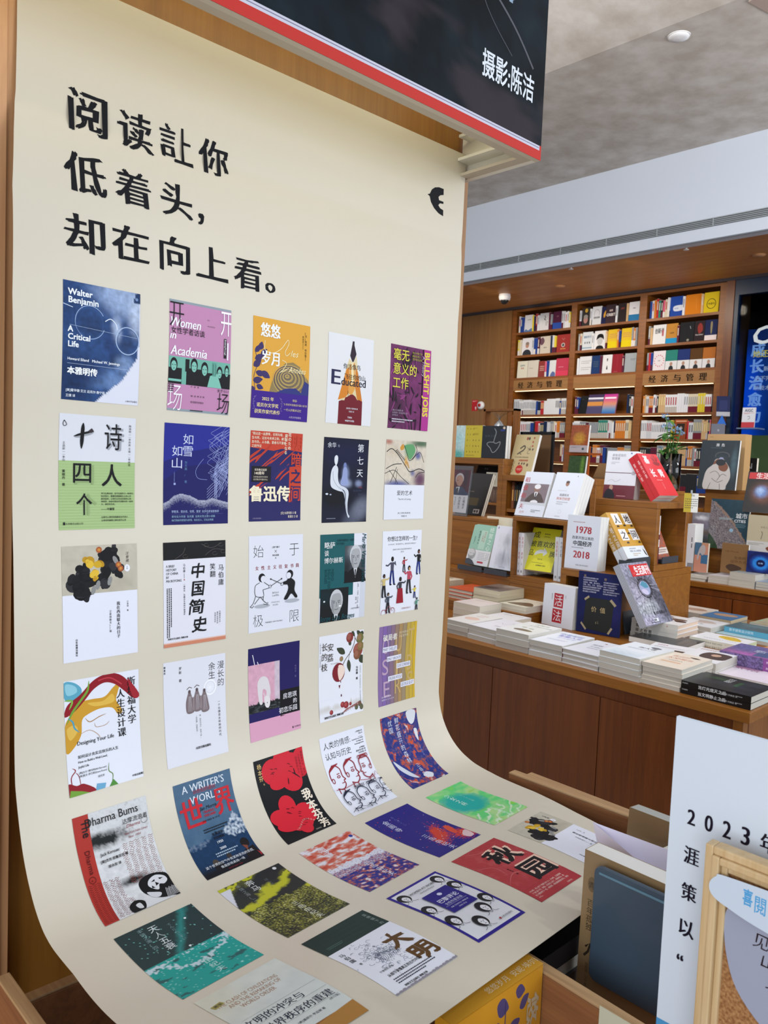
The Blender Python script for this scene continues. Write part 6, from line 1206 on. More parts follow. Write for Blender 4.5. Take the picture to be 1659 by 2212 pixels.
def c13():
    a = Art(bg='#d9a13c')
    for x, y, l, w, an in ((4, 50, 14, 7, -.9), (12, 46, 12, 8, -1.3), (4, 60, 16, 8, -.5), (14, 54, 14, 8, -.8), (2, 70, 16, 9, -.7), (6, 78, 16, 8, .1), (16, 76, 16, 9, .5), (2, 90, 16, 9, -.2), (8, 96, 12, 7, .3), (0, 98, 10, 6, 1.0)): leaf(a, x, y, l, w, an, '#3b2f63')
    a.L([(4, 48), (8, 66), (3, 84), (6, 102)], .8, '#3b2f63', smooth=True)
    hat = [(30, 103), (34, 88), (42, 74), (56, 60), (70, 57), (82, 62), (90, 72), (98, 80), (100, 84), (100, 103)]
    a.P(hat, '#8d7a50'); 
    for k in range(11): a.O(60 + k * .5, 78 + k * .6, 3 + k * 2.7, 2.2 + k * 2.0, .8, '#3d3560' if k % 2 else '#cdb069', 0, 360, 26)
    a.P([(42, 103), (58, 96), (76, 94), (86, 100), (92, 82), (100, 86), (100, 106), (40, 106)], '#2f3478')
    a.R(0, 103, 100, 142, '#3a1c86')
    a.L([(20, 32), (20, 45), (34, 48), (48, 40), (56, 30), (60, 26), (61, 32), (55, 44), (58, 49), (64, 44)], .9, '#f1e5b6', smooth=True); a.T('les', 64, 49, 13, '#f1e5b6', shear=.3, off=-.015)
    a.L([(50, 56), (58, 60), (50, 72), (46, 74), (56, 70), (62, 66)], .8, '#f1e5b6', smooth=True); a.T('Années', 62, 72, 12, '#f1e5b6', shear=.3, off=-.015, xs=.85)
    a.T('悠悠', 12, 25, 17, '#eef0f4', off=.01, song=.05, ys=1.25); a.T('岁月', 14, 64, 17, '#eef0f4', off=.01, song=.05, ys=1.25)
    a.V('[法]安妮·埃尔诺', 92, 10, 3.8, K); a.R(91.8, 42, 92.2, 52, K); a.V('吴岳添', 87, 16, 3.2, K); a.R(86.8, 26, 87.2, 36, K)
    for i, t in enumerate(['2022 年', '诺贝尔文学奖', '获奖作家代表作']): a.T(t, 28, 116 + i * 9.2, 6.3, '#ead79a', anchor='c', off=.005, song=.03)
    for sx in (-1, 1): a.L([(28 + sx * 20, 110), (28 + sx * 25, 120), (28 + sx * 18, 134)], .8, '#6c5a9c', smooth=True); [a.E(28 + sx * (23 + 1.2 * (k % 2)), 112 + k * 3.4, 1.6, .7, '#6c5a9c', 8, .6 * sx) for k in range(6)]
    a.T('·荣获·', 75, 114, 4, '#d8c79a', anchor='c'); a.T('"21世纪年度最佳外国小说"奖', 55, 120, 3.4, '#d8c79a'); a.T('一代人的集体记忆', 56, 128, 4, '#d8c79a', off=-.01); a.T('人民文学出版社', 66, 138, 3.2, '#c9bcd8'); return a
def c14():
    a = Art(bg='#dcdde2')
    a.P([(52, 8), (56, 8), (56, 14), (61, 28), (55, 41), (52, 41), (47, 32), (51, 14)], '#2a1f2b'); a.P([(46, 36), (52, 42), (56, 40), (61, 30), (66, 58), (72, 82), (78, 104), (24, 104), (34, 72), (40, 50)], '#d9c9a0')
    a.P([(40, 54), (46, 50), (46, 92), (40, 99), (24, 104), (30, 84)], '#cf7f27'); a.P([(60, 48), (66, 58), (72, 82), (78, 104), (66, 100), (60, 80)], '#c97a2a'); a.P([(47, 46), (58, 42), (60, 84), (54, 94), (46, 92)], '#d89a46'); a.P([(50, 44), (55, 42), (57, 70), (52, 80)], '#ead9ae')
    a.P([(26, 142), (26, 106), (32, 104), (38, 104), (40, 99), (46, 97), (50, 94), (56, 93), (62, 96), (66, 101), (72, 101), (78, 103), (79, 142)], '#6d1522'); a.L([(46, 97), (45, 88)], .8, K)
    a.T('你当像鸟', 33, 53, 9.6, K, off=-.003, song=.02); a.T('飞往你的山', 35, 69, 9.6, K, off=-.003, song=.02)
    a.T('E', 0, 0, 0, '#1f2148', fit=(8, 57, 28, 80), song=.04); a.T('ducated', 29, 80, 17.5, '#15182c', song=.04, off=-.012)
    a.T('[美]塔拉·韦斯特弗 著', 43, 117, 2.8, Wh); a.T('任爱红 译', 49, 122, 2.8, Wh); a.T('TARA', 52, 132, 4, Wh, anchor='c', off=.01); a.T('WESTOVER', 52, 137.5, 4, Wh, anchor='c', off=.01); return a
def c15():
    a = Art(); a.N(0, 0, 100, 142, 40, 56, paint('#6d2b5e', [(20, 110, 30, 30, '#2a1528', .7), (40, 20, 40, 20, '#3a1836', .6)], (.3, .1, 4)))
    rnd = random.Random(3)
    for k in range(70):
        x, y = rnd.uniform(-5, 74), rnd.uniform(0, 142); an = rnd.uniform(0, 3.1); l = rnd.uniform(10, 34); a.L([(x, y), (x + l * math.cos(an) * .6, y + l * math.sin(an))], rnd.uniform(.8, 4), rnd.choice(['#151018', '#1d1420', '#8a3a78', '#3d1a38', '#151018']), taper=True)
    a.R(82, 0, 100, 142, '#a8338a'); a.R(80, 0, 82, 142, '#1a121a')
    a.T('BULLSHIT JOBS', 84, 4, 18.5, '#d8cf3c', rot=math.pi / 2, off=.03, xs=.92); a.T('A Theory', 78, 12, 9, '#b9b8c4', rot=math.pi / 2)
    for i, t in enumerate(['毫无', '意义的', '工作']): a.T(t, 5, 24 + i * 24, 19, '#d9d24a', xs=1.05, off=.008, ys=1.1)
    for i, t in enumerate(['绝大多数工作', '都毫无意义', '世界依旧运转']): a.T(t, 52, 11 + i * 5.4, 4.2, '#a9a83a')
    for i, t in enumerate(['[美]大卫·格雷伯 著', '从来没有一本书这样写工作', '吕宇珺 译']): a.T(t, 8, 112 + i * 4.2, 3.2, '#a99ab0')
    a.greek(8, 124, 60, 132, 2, '#cfc5d6', .5); return a
def brush(a, pts, w, col): a.L(pts, w, col, smooth=True, taper=True)
def c21():
    a = Art(bg='#d8dae4'); a.R(0, 57, 100, 142, '#a5bf86')
    for k in range(24): a.R(0, 58 + k * 3.5, 100, 58.4 + k * 3.5, '#9ab57c')
    def blur(pts, w):
        brush(a, [(x + 1.6, y + 1) for x, y in pts], w * 1.7, '#9a9da6'); brush(a, pts, w, '#121318')
    a.T('诗', 0, 0, 0, '#9ea1ab', fit=(60, 10, 84, 43), off=.012); a.T('诗', 0, 0, 0, '#121318', fit=(58, 9, 81, 42), off=.004)
    blur([(18, 27), (30, 23), (42, 20)], 2.6); brush(a, [(30, 10), (29, 24), (28, 42)], 4.6, '#121318'); a.P([(36, 20), (41, 16), (44, 20), (40, 22)], '#3a3238')
    a.T('四', 0, 0, 0, '#8fa772', fit=(20, 62, 44, 86), off=.015); a.T('四', 0, 0, 0, '#121318', fit=(18, 60, 41, 84), off=.01)
    a.T('人', 0, 0, 0, '#121318', fit=(55, 60, 82, 88), off=.012); a.T('个', 0, 0, 0, '#8fa772', fit=(26, 98, 48, 124), off=.015); a.T('个', 0, 0, 0, '#121318', fit=(22, 97, 42, 124), off=.006)
    a.L([(6, 8), (9, 13), (6, 15), (4.5, 12), (6, 8)], .7, K, smooth=True)
    a.V('王昌龄——李白', 6, 34, 3.2, K); a.V('陶渊明——辛弃疾', 92, 9, 3.2, K); a.V('王维——李商隐', 92, 38, 3.2, K); a.V('黄晓丹 著', 6, 68, 3.8, K, off=.015)
    for i, t in enumerate(['学习古典诗词，还不仅是学习一种学问，', '知识而已。重要的是看看古人的心灵', '复活起来，让他们以生动活泼的心灵，', '来欣赏、体会中国古代诗歌中的一些伟', '大、美好的生命。']): a.T(t, 54, 98 + i * 3.4, 2.55, K, off=.01)
    a.T('—— 叶嘉莹', 54, 118, 3.4, K, off=.02); a.T('以现代心理学视角解读古代诗人', 54, 128, 2.6, K, off=.01); a.T('让诗词的幽微之美在现代心灵', 54, 132, 2.6, K, off=.01); a.T('北京联合出版公司', 8, 135.5, 2.8, K); a.R(5, 132.5, 7.4, 136, K); return a
def c22():
    a = Art(bg='#1c1f6e'); a.P([(0, 54), (40, 38), (100, 26), (100, 0), (0, 0)], '#232a8c'); a.P([(0, 80), (30, 60), (100, 50), (100, 142), (0, 142)], '#191a5c')
    rnd = random.Random(5)
    for k in range(42):
        x = 66 + rnd.uniform(0, 30); y = rnd.uniform(0, 70); r = rnd.uniform(6, 20); a.layer = 6
        a.L([(x + 22, y - 8), (x + 6, y + rnd.uniform(-2, 4)), (x, y + r * .6), (x + 7, y + r), (x + 16, y + r * .8 + 10), (x + 10, y + r + 22)], .35, '#9aa6dc', smooth=True)
    for k in range(10):
        y = 52 + k * 4; a.layer = 7; a.L([(100, y - 24), (88, y), (78, y + 12), (82, y + 24), (72, y + 34), (66, y + 40)], .4, '#a9b4e4', smooth=True)
    a.L([(60, 48), (54, 55), (48, 66), (52, 76), (66, 78)], .5, '#8f9bd6', smooth=True)
    a.layer = 8
    hill = [(0, 112), (8, 108), (16, 101), (26, 98), (40, 101), (52, 107), (64, 108), (74, 104), (84, 107), (100, 111), (100, 122), (0, 118)]
    def hf(x, y):
        top = np.interp(x, [p[0] for p in hill[:10]], [p[1] for p in hill[:10]])
        d = y - top
        if d < 0: return lin('#191a5c')
        return mix(lin('#b9bcd0'), lin('#191a5c'), min(1, d / 14 + .9 * (fbm(x, y, .6, 3) + .25)))
    a.N(0, 96, 100, 126, 90, 30, hf, keep=lambda x, y: y > np.interp(x, [p[0] for p in hill[:10]], [p[1] for p in hill[:10]]) - .4)
    for ch, x, y in (('如', 28, 14), ('雪', 28, 31), ('如', 12, 31), ('山', 12, 48)): a.T(ch, 0, 0, 0, '#c9d0ec', fit=(x, y, x + 15, y + 14.5), off=-.016)
    a.V('张天翼 / 著', 33, 52, 4.2, '#5c7fae'); a.V('人民文学出版社', 16, 67, 2, '#7f8ccc'); a.R(15, 83, 18, 86, '#9aa6dc')
    a.T('李敬泽、梁永安、张莉、笛安  众多名家诚意推荐', 12, 125, 4, '#9fb0d4', xs=.85, off=.005); a.R(12, 127, 92, 127.2, '#6070b0'); a.T('青年实力作家  张天翼  全新女性主题小说集', 12, 132, 3.7, '#8fb0c8', xs=.95); a.T('她们隐秘的愿望与爱憎，如此近人，又如此相通', 12, 137, 3.4, '#8fb0c8', xs=.9); return a
def c23():
    a = Art(bg='#26235e'); a.P([(0, 0), (100, 0), (100, 30), (60, 26), (44, 30), (0, 26)], '#c0402c'); a.P([(76, 55), (100, 52), (100, 110), (76, 112)], '#c0402c')
    rnd = random.Random(8)
    for k in range(22):
        x = rnd.uniform(0, 75); y = rnd.uniform(30, 92); brush(a, [(x - 12, y + 14), (x + rnd.uniform(-3, 3), y + 3), (x + 14 + rnd.uniform(0, 12), y - 12)], rnd.uniform(1.5, 5), rnd.choice(['#c0402c', '#b53a2b', '#2a2763']))
    a.R(4, 55, 40, 80, '#17161e')
    for i, t in enumerate(['"我以这一丛野草，在明与暗，', '生与死，过去与未来之际，献于', '友与仇，人与兽，爱者与不爱者', '之前作证']): a.T(t, 2, 6 + i * 6.4, 5, '#e9d9c2', xs=.93, off=.015)
    a.V('花のため', 74, 0, 6.5, '#e9d9c2', off=.015); a.V('腐草となる', 67, 2, 6.2, '#e9d9c2', off=.015)
    for i, ch in enumerate('明暗之间'): a.T(ch, 0, 0, 0, '#c0402c' if i in (0, 1) else '#26235e', fit=(79, 4 + i * 27, 99, 27 + i * 27), off=.02); 
    a.R(80, 86, 99, 111, '#26235e'); a.T('间', 0, 0, 0, '#c0402c', fit=(80, 87, 98, 110), off=.02)
    a.T('纪念鲁迅诞辰', 9, 62, 3.8, '#e3d8c4', off=.01); a.T('140周年', 8, 68, 5.6, '#e3d8c4', off=.02); a.T('日本鲁迅研究代表作', 7, 73, 3, '#d3c8b4'); a.T('走近鲁迅丰富的内心', 7, 77, 3, '#d3c8b4')
    a.T('鲁迅传', 0, 108, 26, '#ece2c6', off=.03, song=.02); a.T('[日] 丸尾常喜 ○ 著', 60, 131, 4.6, '#dcd2c4', xs=.8, off=.01); a.T('蒋濤文 ○ 译', 74, 137, 4.6, '#dcd2c4', xs=.8, off=.01); a.T('上海人民出版社', 6, 138, 2.4, '#9c96b8'); return a
def c24():
    a = Art(); a.N(0, 0, 100, 142, 40, 56, paint('#10132b', [(50, 26, 50, 22, '#101840', .6), (85, 120, 26, 18, '#7c8296', .7, -40), (62, 140, 18, 16, '#565c70', .6, -30), (50, 60, 8, 14, '#8f9ec6', .75), (50, 76, 14, 8, '#a9b4d4', .8), (80, 76, 8, 6, '#8c98bc', .8), (30, 100, 40, 20, '#07080f', .9)], (.1, .2, 2)))
    a.E(48, 46, 3.4, 5.4, '#6f7db0'); a.P([(45, 50), (52, 50), (54, 66), (56, 78), (40, 78), (43, 62)], '#8e9cc8', smooth=True)
    a.P([(25, 31), (29, 29), (32, 33), (31, 42), (28, 46), (25, 42), (24, 36)], '#d9dde6', smooth=True)
    a.P([(24, 47), (29, 46), (33, 52), (33, 64), (36, 76), (46, 84), (44, 90), (26, 86), (18, 80), (17, 66), (19, 54)], '#d3d8e2', smooth=True)
    a.P([(38, 80), (52, 84), (58, 92), (56, 110), (57, 126), (61, 132), (58, 134), (53, 122), (50, 104), (46, 92), (36, 86)], '#ccd2de', smooth=True)
    a.L([(22, 56), (24, 70), (34, 82), (50, 90), (52, 106), (55, 124)], .5, '#4b5066', smooth=True); a.L([(44, 86), (50, 94), (50, 112)], 1.4, '#3a3f56', smooth=True)
    a.E(10, 94, 3, 1.6, '#c9cfe0'); a.E(18, 95, 2, 1.2, '#aab2cc'); a.T('余华', 8, 16, 9.5, '#d8dbe4'); a.T('著', 30, 15, 4.6, '#8a90a4')
    a.V('第七天', 82, 8, 15, '#dfe2ea', sp=1.42, off=-.004, song=.01); a.T('THE', 80, 84, 4.6, '#8c3c48'); a.T('SEVENTH', 68, 90, 4.6, '#3f4460'); a.T('DAY', 80, 96, 4.6, '#3f4460'); a.greek(10, 134, 44, 136, 1, '#8a90a4', .6); return a
def c25():
    a = Art(bg='#cfc4b4')
    a.N(0, 0, 100, 80, 40, 32, paint('#cfc4b4', [(20, 20, 20, 12, '#bfae98', .5), (86, 4, 28, 7, '#3c5f42', .95), (6, 4, 10, 5, '#a35142', .8), (58, 20, 12, 14, '#4e8a5c', .9), (52, 12, 9, 8, '#7fae74', .5), (80, 26, 8, 8, '#3b478c', .9), (88, 70, 18, 18, '#5a2b52', .95), (30, 80, 34, 9, '#3b4a90', .9), (50, 38, 4, 10, '#cf9a3c', .9), (68, 58, 6, 6, '#3b478c', .8)], (.12, .15, 5)))
    a.P([(62, 6), (70, 10), (72, 20), (60, 34), (52, 22), (44, 10)], '#5f9a68', smooth=True); a.P([(38, 8), (42, 7), (44, 14), (38, 18), (34, 14)], '#c98f3c', smooth=True)
    for pts, w in (([(2, 22), (14, 16), (30, 26), (50, 46), (62, 56), (84, 50), (99, 54)], 1.5), ([(2, 52), (20, 44), (40, 42)], 1.3), ([(72, 6), (76, 20), (60, 36), (52, 24), (44, 8)], 1.1), ([(0, 60), (22, 54), (40, 66), (60, 78)], 1), ([(66, 34), (74, 26), (84, 20), (90, 26), (96, 38)], 1), ([(28, 48), (22, 60), (14, 76)], 1), ([(10, 54), (26, 70), (32, 78)], .9), ([(30, 52), (26, 78)], .8), ([(76, 66), (84, 58), (99, 56)], 1)): a.L(pts, w, '#17191e', smooth=True)
    for k in range(9): a.L([(24 + k * 2.6, 20 + k * 2), (28 + k * 2.4, 17 + k * 2)], 1.2, '#17191e')
    for k in range(4): a.L([(50 + k * 2, 38 + k * 3), (56 + k, 40 + k * 3)], 1.6, '#c98f3c')
    a.R(0, 80, 100, 142, '#dcdee9'); a.T('爱的艺术', 50, 98, 9.4, K, anchor='c', xs=1.05, song=.02, off=-.006); a.T('The Art of Loving', 50, 107, 4.4, K, anchor='c', song=.02)
    a.T('[美] 艾里希·弗洛姆 著', 50, 132, 3.4, K, anchor='c'); a.T('刘福堂 译', 50, 137.5, 3.4, K, anchor='c'); return a
def peony(a, ox=0, oy=0):
    rnd = random.Random(11)
    for cx, cy, rx, ry in ((24, 54, 14, 12), (14, 44, 9, 8), (30, 62, 12, 6), (28, 38, 8, 14), (38, 46, 12, 9), (56, 14, 14, 9), (66, 24, 11, 10), (58, 32, 10, 8), (72, 34, 10, 7), (52, 44, 8, 9), (66, 8, 8, 6), (26, 28, 8, 8)):
        for k in range(5): a.layer = 4 + k * .5; a.E(ox + cx + rnd.uniform(-5, 5), oy + cy + rnd.uniform(-5, 5), rx * rnd.uniform(.5, .95), ry * rnd.uniform(.5, .95), rnd.choice(['#17171b', '#1d1d22', '#2c2c32', '#111114']), 12, rnd.uniform(0, 3))
    for cx, cy in ((46, 50), (62, 46), (40, 56), (70, 20)): a.layer = 7; a.E(ox + cx, oy + cy, 6, 3, '#8c8c8c', 10, rnd.uniform(0, 2))
    for cx, cy, rx, ry in ((38, 22, 11, 9), (40, 34, 9, 9), (32, 18, 6, 5), (48, 26, 6, 7), (44, 42, 5, 5)):
        for k in range(3): a.layer = 8 + k; a.E(ox + cx + rnd.uniform(-3, 3), oy + cy + rnd.uniform(-3, 3), rx * rnd.uniform(.4, .8), ry * rnd.uniform(.4, .8), rnd.choice(['#c9a227', '#b98e22', '#dcb63c', '#a67a1c']), 11, rnd.uniform(0, 3))
    for cx, cy in ((48, 6), (74, 26), (77, 31)): a.layer = 11; a.E(ox + cx, oy + cy, 4, 4, '#a65a34', 10); a.E(ox + cx, oy + cy, 2, 2, '#c98a3c', 8)
    a.layer = 13
def c31():
    a = Art(bg='#bbb6a9'); a.N(0, 0, 100, 62, 24, 14, paint('#bbb5a6', [(70, 50, 30, 14, '#a9a190', .5)], (.12, .1, 2))); a.R(0, 60, 100, 142, '#dfe1ef'); peony(a)
    a.V('汪曾祺', 86, 10, 4.4, K, shear=.2); a.E(86, 31, 4, 4.6, '#e6e7f2'); a.V('文集', 86, 28.2, 2.2, K)
    a.V('我在西南联大的日子', 73, 73, 5.1, K, sp=1.02, song=.04); a.V('汪曾祺散文27篇', 62, 83, 3.3, K); a.V('汪曾祺 著', 86, 73, 2.6, K); a.V('山东画报出版社', 17, 114, 2.9, K, off=.02); return a
def c32():
    a = Art(bg='#dcdce8'); a.R(0, 0, 100, 24, '#131316')
    for pts in ([(18, 23), (30, 16), (34, 8)], [(60, 4), (76, 10), (92, 4)], [(66, 20), (80, 12), (98, 14)]): a.L(pts, .8, '#4a4444', smooth=True)
    for x, y in ((34, 20), (68, 6), (82, 18), (92, 6), (96, 16)): a.O(x, y, 4, 2.4, .5, '#4d4a46', 0, 300, 10)
    for i, t in enumerate(['A BRIEF', 'HISTORY', 'OF CHINA', 'BY', 'MA BOYONG']): a.T(t, 4, 34 + i * 5, 4.8, K, xs=.82, song=.02, off=-.01)
    a.V('马伯庸', 32, 30, 3.8, K); a.R(31.8, 43, 32.2, 50, K); a.E(32, 52, .9, .9, '#a03030'); a.V('一部欢乐、有趣且生动的中国通史', 32, 57, 2.6, K, sp=1.12, off=.01)
    a.greek(4, 62, 13, 128, 3, K, .5, True); 
    for i, ch in enumerate('中国简史'):
        a.T(ch, 0, 0, 0, '#111114', fit=(43 - (i == 2) * 4, 30 + i * 25, 65 + (i == 3) * 3, 51 + i * 25.3), off=.018, shear=.12, rough=.05)
    a.V('马伯庸', 92, 34, 9.6, K, sp=1.08, off=-.008); a.V('笑翻', 78, 32, 9.6, K, off=-.008); a.V('在嬉笑风生中，', 90, 100, 2.7, K); a.V('看历史背后的', 86, 101, 2.7, K); a.V('荒唐与无奈', 82, 102, 2.7, K)
    a.R(0, 137, 100, 142, '#c98268'); a.R(0, 136, 100, 137.4, '#dcb4a6'); a.T('湖南文艺出版社 博集天卷', 6, 132, 2.8, K, off=.02); return a
def c33():
    a = Art(bg='#dadce8')
    for ch, x, y in (('始', 8, 14), ('于', 74, 14), ('极', 8, 116), ('限', 76, 116)): a.T(ch, 0, 0, 0, K, fit=(x, y, x + 18, y + 18), off=-.015)
    a.T('上野千鹤子', 48, 19, 3, K, anchor='c', off=.02); a.L([(46, 22), (50, 26)], .5, K); a.L([(50, 22), (46, 26)], .5, K); a.T('铃木凉美', 48, 31, 3, K, anchor='c', off=.02); a.T('著', 48, 35, 2.4, K, anchor='c')
    for i, ch in enumerate('女性主义往复书简'): a.T(ch, 11 + i * 10.7, 50, 6.6, '#8a1c2c', song=.03)
    a.E(24, 104, 14, 3, '#a9adb8'); a.E(80, 101, 14, 3, '#a9adb8')
    for fl in (1, -1):
        X = (lambda x: x) if fl == 1 else (lambda x: 98 - x)
        bodyc = Wh if fl == 1 else K
        if fl == -1: a.P([(X(x), y - 3) for x, y in ((19, 70), (24, 68), (30, 74), (26, 82), (28, 90), (34, 100), (28, 101), (20, 93), (12, 100), (8, 98), (14, 88), (13, 76))], K, smooth=True); a.P([(X(x), y - 3) for x, y in ((24, 71), (36, 74), (36, 78), (24, 79))], K)
        a.E(X(23), 62 - (fl == -1) * 2, 6, 6.5, K); a.E(X(25.5), 64 - (fl == -1) * 2, 4.6, 4.8, '#dadce8')
        if fl == 1:
            a.L([(19, 69), (11, 74), (12, 88), (26, 90), (25, 80)], .8, K, smooth=True); a.L([(27, 69), (35, 74), (38, 76)], .8, K, smooth=True); a.L([(25, 80), (36, 78)], .8, K); a.L([(12, 88), (8, 98), (3, 103)], .8, K, smooth=True); a.L([(26, 90), (26, 96), (33, 101)], .8, K, smooth=True); a.L([(20, 90), (10, 100)], .8, K); a.L([(20, 90), (28, 98)], .8, K)
            a.L([(2, 103), (6, 105), (9, 102)], .8, K); a.L([(26, 101), (34, 103), (34, 99)], .8, K)
        a.E(X(38), 76 - (fl == -1) * 2, 2.2, 2.2, '#dadce8'); a.O(X(38), 76 - (fl == -1) * 2, 2.2, 2.2, .6, K)
    a.L([(38, 76), (59, 66)], .8, K); a.L([(60, 74), (39, 65)], .8, K); a.E(59, 66, 1.2, 1.2, K); a.E(39, 65, 1.2, 1.2, K)
    a.T('おうふく', 48, 87, 3.2, K, anchor='c', off=.01); a.T('しょかん', 48, 91, 3.2, K, anchor='c', off=.01); a.T('げんかいから', 48, 101, 2.6, K, anchor='c'); a.T('はじまる', 48, 105, 2.6, K, anchor='c'); a.T('新星出版社  NEW STAR PRESS', 30, 130, 2.4, K); return a
def face(a, cx, cy, rx, ry, skin, hair, suit, bg=None, look=0):
    dk = mix(lin(skin), (0.02, .02, .03), .62)
    a.P([(cx - rx * 2.1, cy + ry * 2.3), (cx - rx * 1.5, cy + ry * 1.35), (cx - rx * .5, cy + ry * .95), (cx + rx * .5, cy + ry * .95), (cx + rx * 1.5, cy + ry * 1.35), (cx + rx * 2.1, cy + ry * 2.3)], suit)
    a.P([(cx - rx * .35, cy + ry * .95), (cx + rx * .35, cy + ry * .95), (cx, cy + ry * 1.9)], '#d5d7df'); a.P([(cx - rx * .12, cy + ry * 1.1), (cx + rx * .12, cy + ry * 1.1), (cx + rx * .06, cy + ry * 1.8), (cx - rx * .06, cy + ry * 1.8)], suit)
    a.E(cx, cy - ry * .16, rx * 1.08, ry * 1.0, hair); a.P([(cx - rx * .85, cy - ry * .35), (cx - rx * .5, cy - ry * .75), (cx + rx * .5, cy - ry * .78), (cx + rx * .85, cy - ry * .3), (cx + rx * .82, cy + ry * .4), (cx + rx * .42, cy + ry * .95), (cx - rx * .35, cy + ry * .98), (cx - rx * .8, cy + ry * .45)], skin, smooth=True)
    a.P([(cx - rx * .86, cy - ry * .3), (cx - rx * .5, cy - ry * .1), (cx - rx * .42, cy + ry * .5), (cx - rx * .3, cy + ry * .95), (cx - rx * .8, cy + ry * .4)], mix(lin(skin), (0.02, .02, .03), .3), smooth=True)
    for sx in (-1, 1):
        a.L([(cx + sx * rx * .62 + look, cy - ry * .18), (cx + sx * rx * .2 + look, cy - ry * .14)], ry * .07, dk); a.E(cx + sx * rx * .4 + look, cy - ry * .02, rx * .15, ry * .06, dk, 8)
    a.L([(cx + look, cy - ry * .05), (cx + look + rx * .12, cy + ry * .28), (cx + look - rx * .1, cy + ry * .32)], ry * .05, dk); a.L([(cx - rx * .3 + look, cy + ry * .55), (cx + look, cy + ry * .6), (cx + rx * .32 + look, cy + ry * .53)], ry * .07, dk)
def c34():
    a = Art(bg='#d9dbe6'); a.R(0, 0, 72, 102, '#17565c'); a.N(88, 54, 100, 142, 6, 44, lambda x, y: lin('#8d93a3') if (int(x * 2) + int(y * 2)) % 2 else lin('#c9ccd8'))
    a.N(52, 20, 98, 78, 10, 12, paint('#3e454c', [(80, 30, 20, 14, '#aeb3bd', .8), (56, 60, 10, 20, '#101418', .8)])); face(a, 76, 40, 12, 18, '#a4a6ab', '#c3c6cc', '#121318'); a.R(52, 62, 58, 78, '#121318')
    a.N(2, 88, 62, 142, 10, 10, paint('#15181c', [(10, 100, 20, 14, '#0f2a30', .7)])); face(a, 36, 112, 13, 19, '#a0a2a6', '#c0c2c8', '#0d0e11'); a.E(44, 118, 3, 1.2, '#e8e8ec'); a.E(10, 108, 2, 1.5, '#c9d4d8')
    a.T('略萨', 8, 22, 11.5, '#dfe2e4', song=.02); a.T('谈', 8, 34, 10, '#dfe2e4', song=.02); a.T('博尔赫斯', 8, 46, 10, '#dfe2e4', song=.02)
    a.T('与博尔赫斯在一起的', 34, 12, 4.2, '#0d3a40', off=.01); a.T('半个世纪', 34, 17.5, 4.2, '#0d3a40', off=.01)
    for i, t in enumerate(['MEDIO', 'SIGLO CON', 'BORGES']): a.T(t, 22 - i * 7 + 2, 56, 7, '#0e4148', rot=math.pi / 2, xs=.9)
    a.T('Mario Vargas Llosa', 90, 0, 12.5, '#17464e', rot=math.pi / 2, shear=.25, xs=.86, song=.02, off=-.01); a.T('Jorge Luis Borges', 2, 140, 12, '#1c4d55', shear=.25, xs=.88, song=.02, off=-.01)
    a.V('[秘鲁] 马里奥·巴尔加斯·略萨', 83, 82, 2.5, K); a.V('侯健 译', 79, 106, 2.8, K); a.T('人民文学出版社', 68, 126, 2.8, K); return a
def fig(a, x, y, s, top, bot, skin='#2a1c18', pose=0):
    a.E(x, y, .16 * s, .2 * s, K); a.E(x + .05 * s, y + .06 * s, .1 * s, .13 * s, skin)
    a.P([(x - .2 * s, y + .25 * s), (x + .2 * s, y + .25 * s), (x + .17 * s, y + .95 * s), (x - .17 * s, y + .95 * s)], top)
    if pose == 0: A = [[(x - .18 * s, y + .3 * s), (x - .5 * s, y + .5 * s), (x - .75 * s, y + .45 * s)], [(x + .18 * s, y + .3 * s), (x + .42 * s, y + .5 * s), (x + .3 * s, y + .2 * s)]]
    elif pose == 1: A = [[(x - .18 * s, y + .3 * s), (x - .4 * s, y + .6 * s), (x - .3 * s, y + .85 * s)], [(x + .18 * s, y + .3 * s), (x + .5 * s, y + .35 * s), (x + .7 * s, y + .2 * s)]]
    else: A = [[(x - .18 * s, y + .3 * s), (x - .4 * s, y + .45 * s), (x - .62 * s, y + .25 * s)], [(x + .18 * s, y + .3 * s), (x + .35 * s, y + .7 * s), (x + .2 * s, y + .95 * s)]]
    for p in A: a.L(p, .13 * s, top)
    for sx in (-1, 1):
        a.L([(x + sx * .09 * s, y + .9 * s), (x + sx * .16 * s, y + 1.4 * s), (x + sx * .22 * s + .05 * s, y + 1.95 * s)], .2 * s, bot); a.E(x + sx * .22 * s + .1 * s, y + 2.0 * s, .14 * s, .06 * s, K, 8)
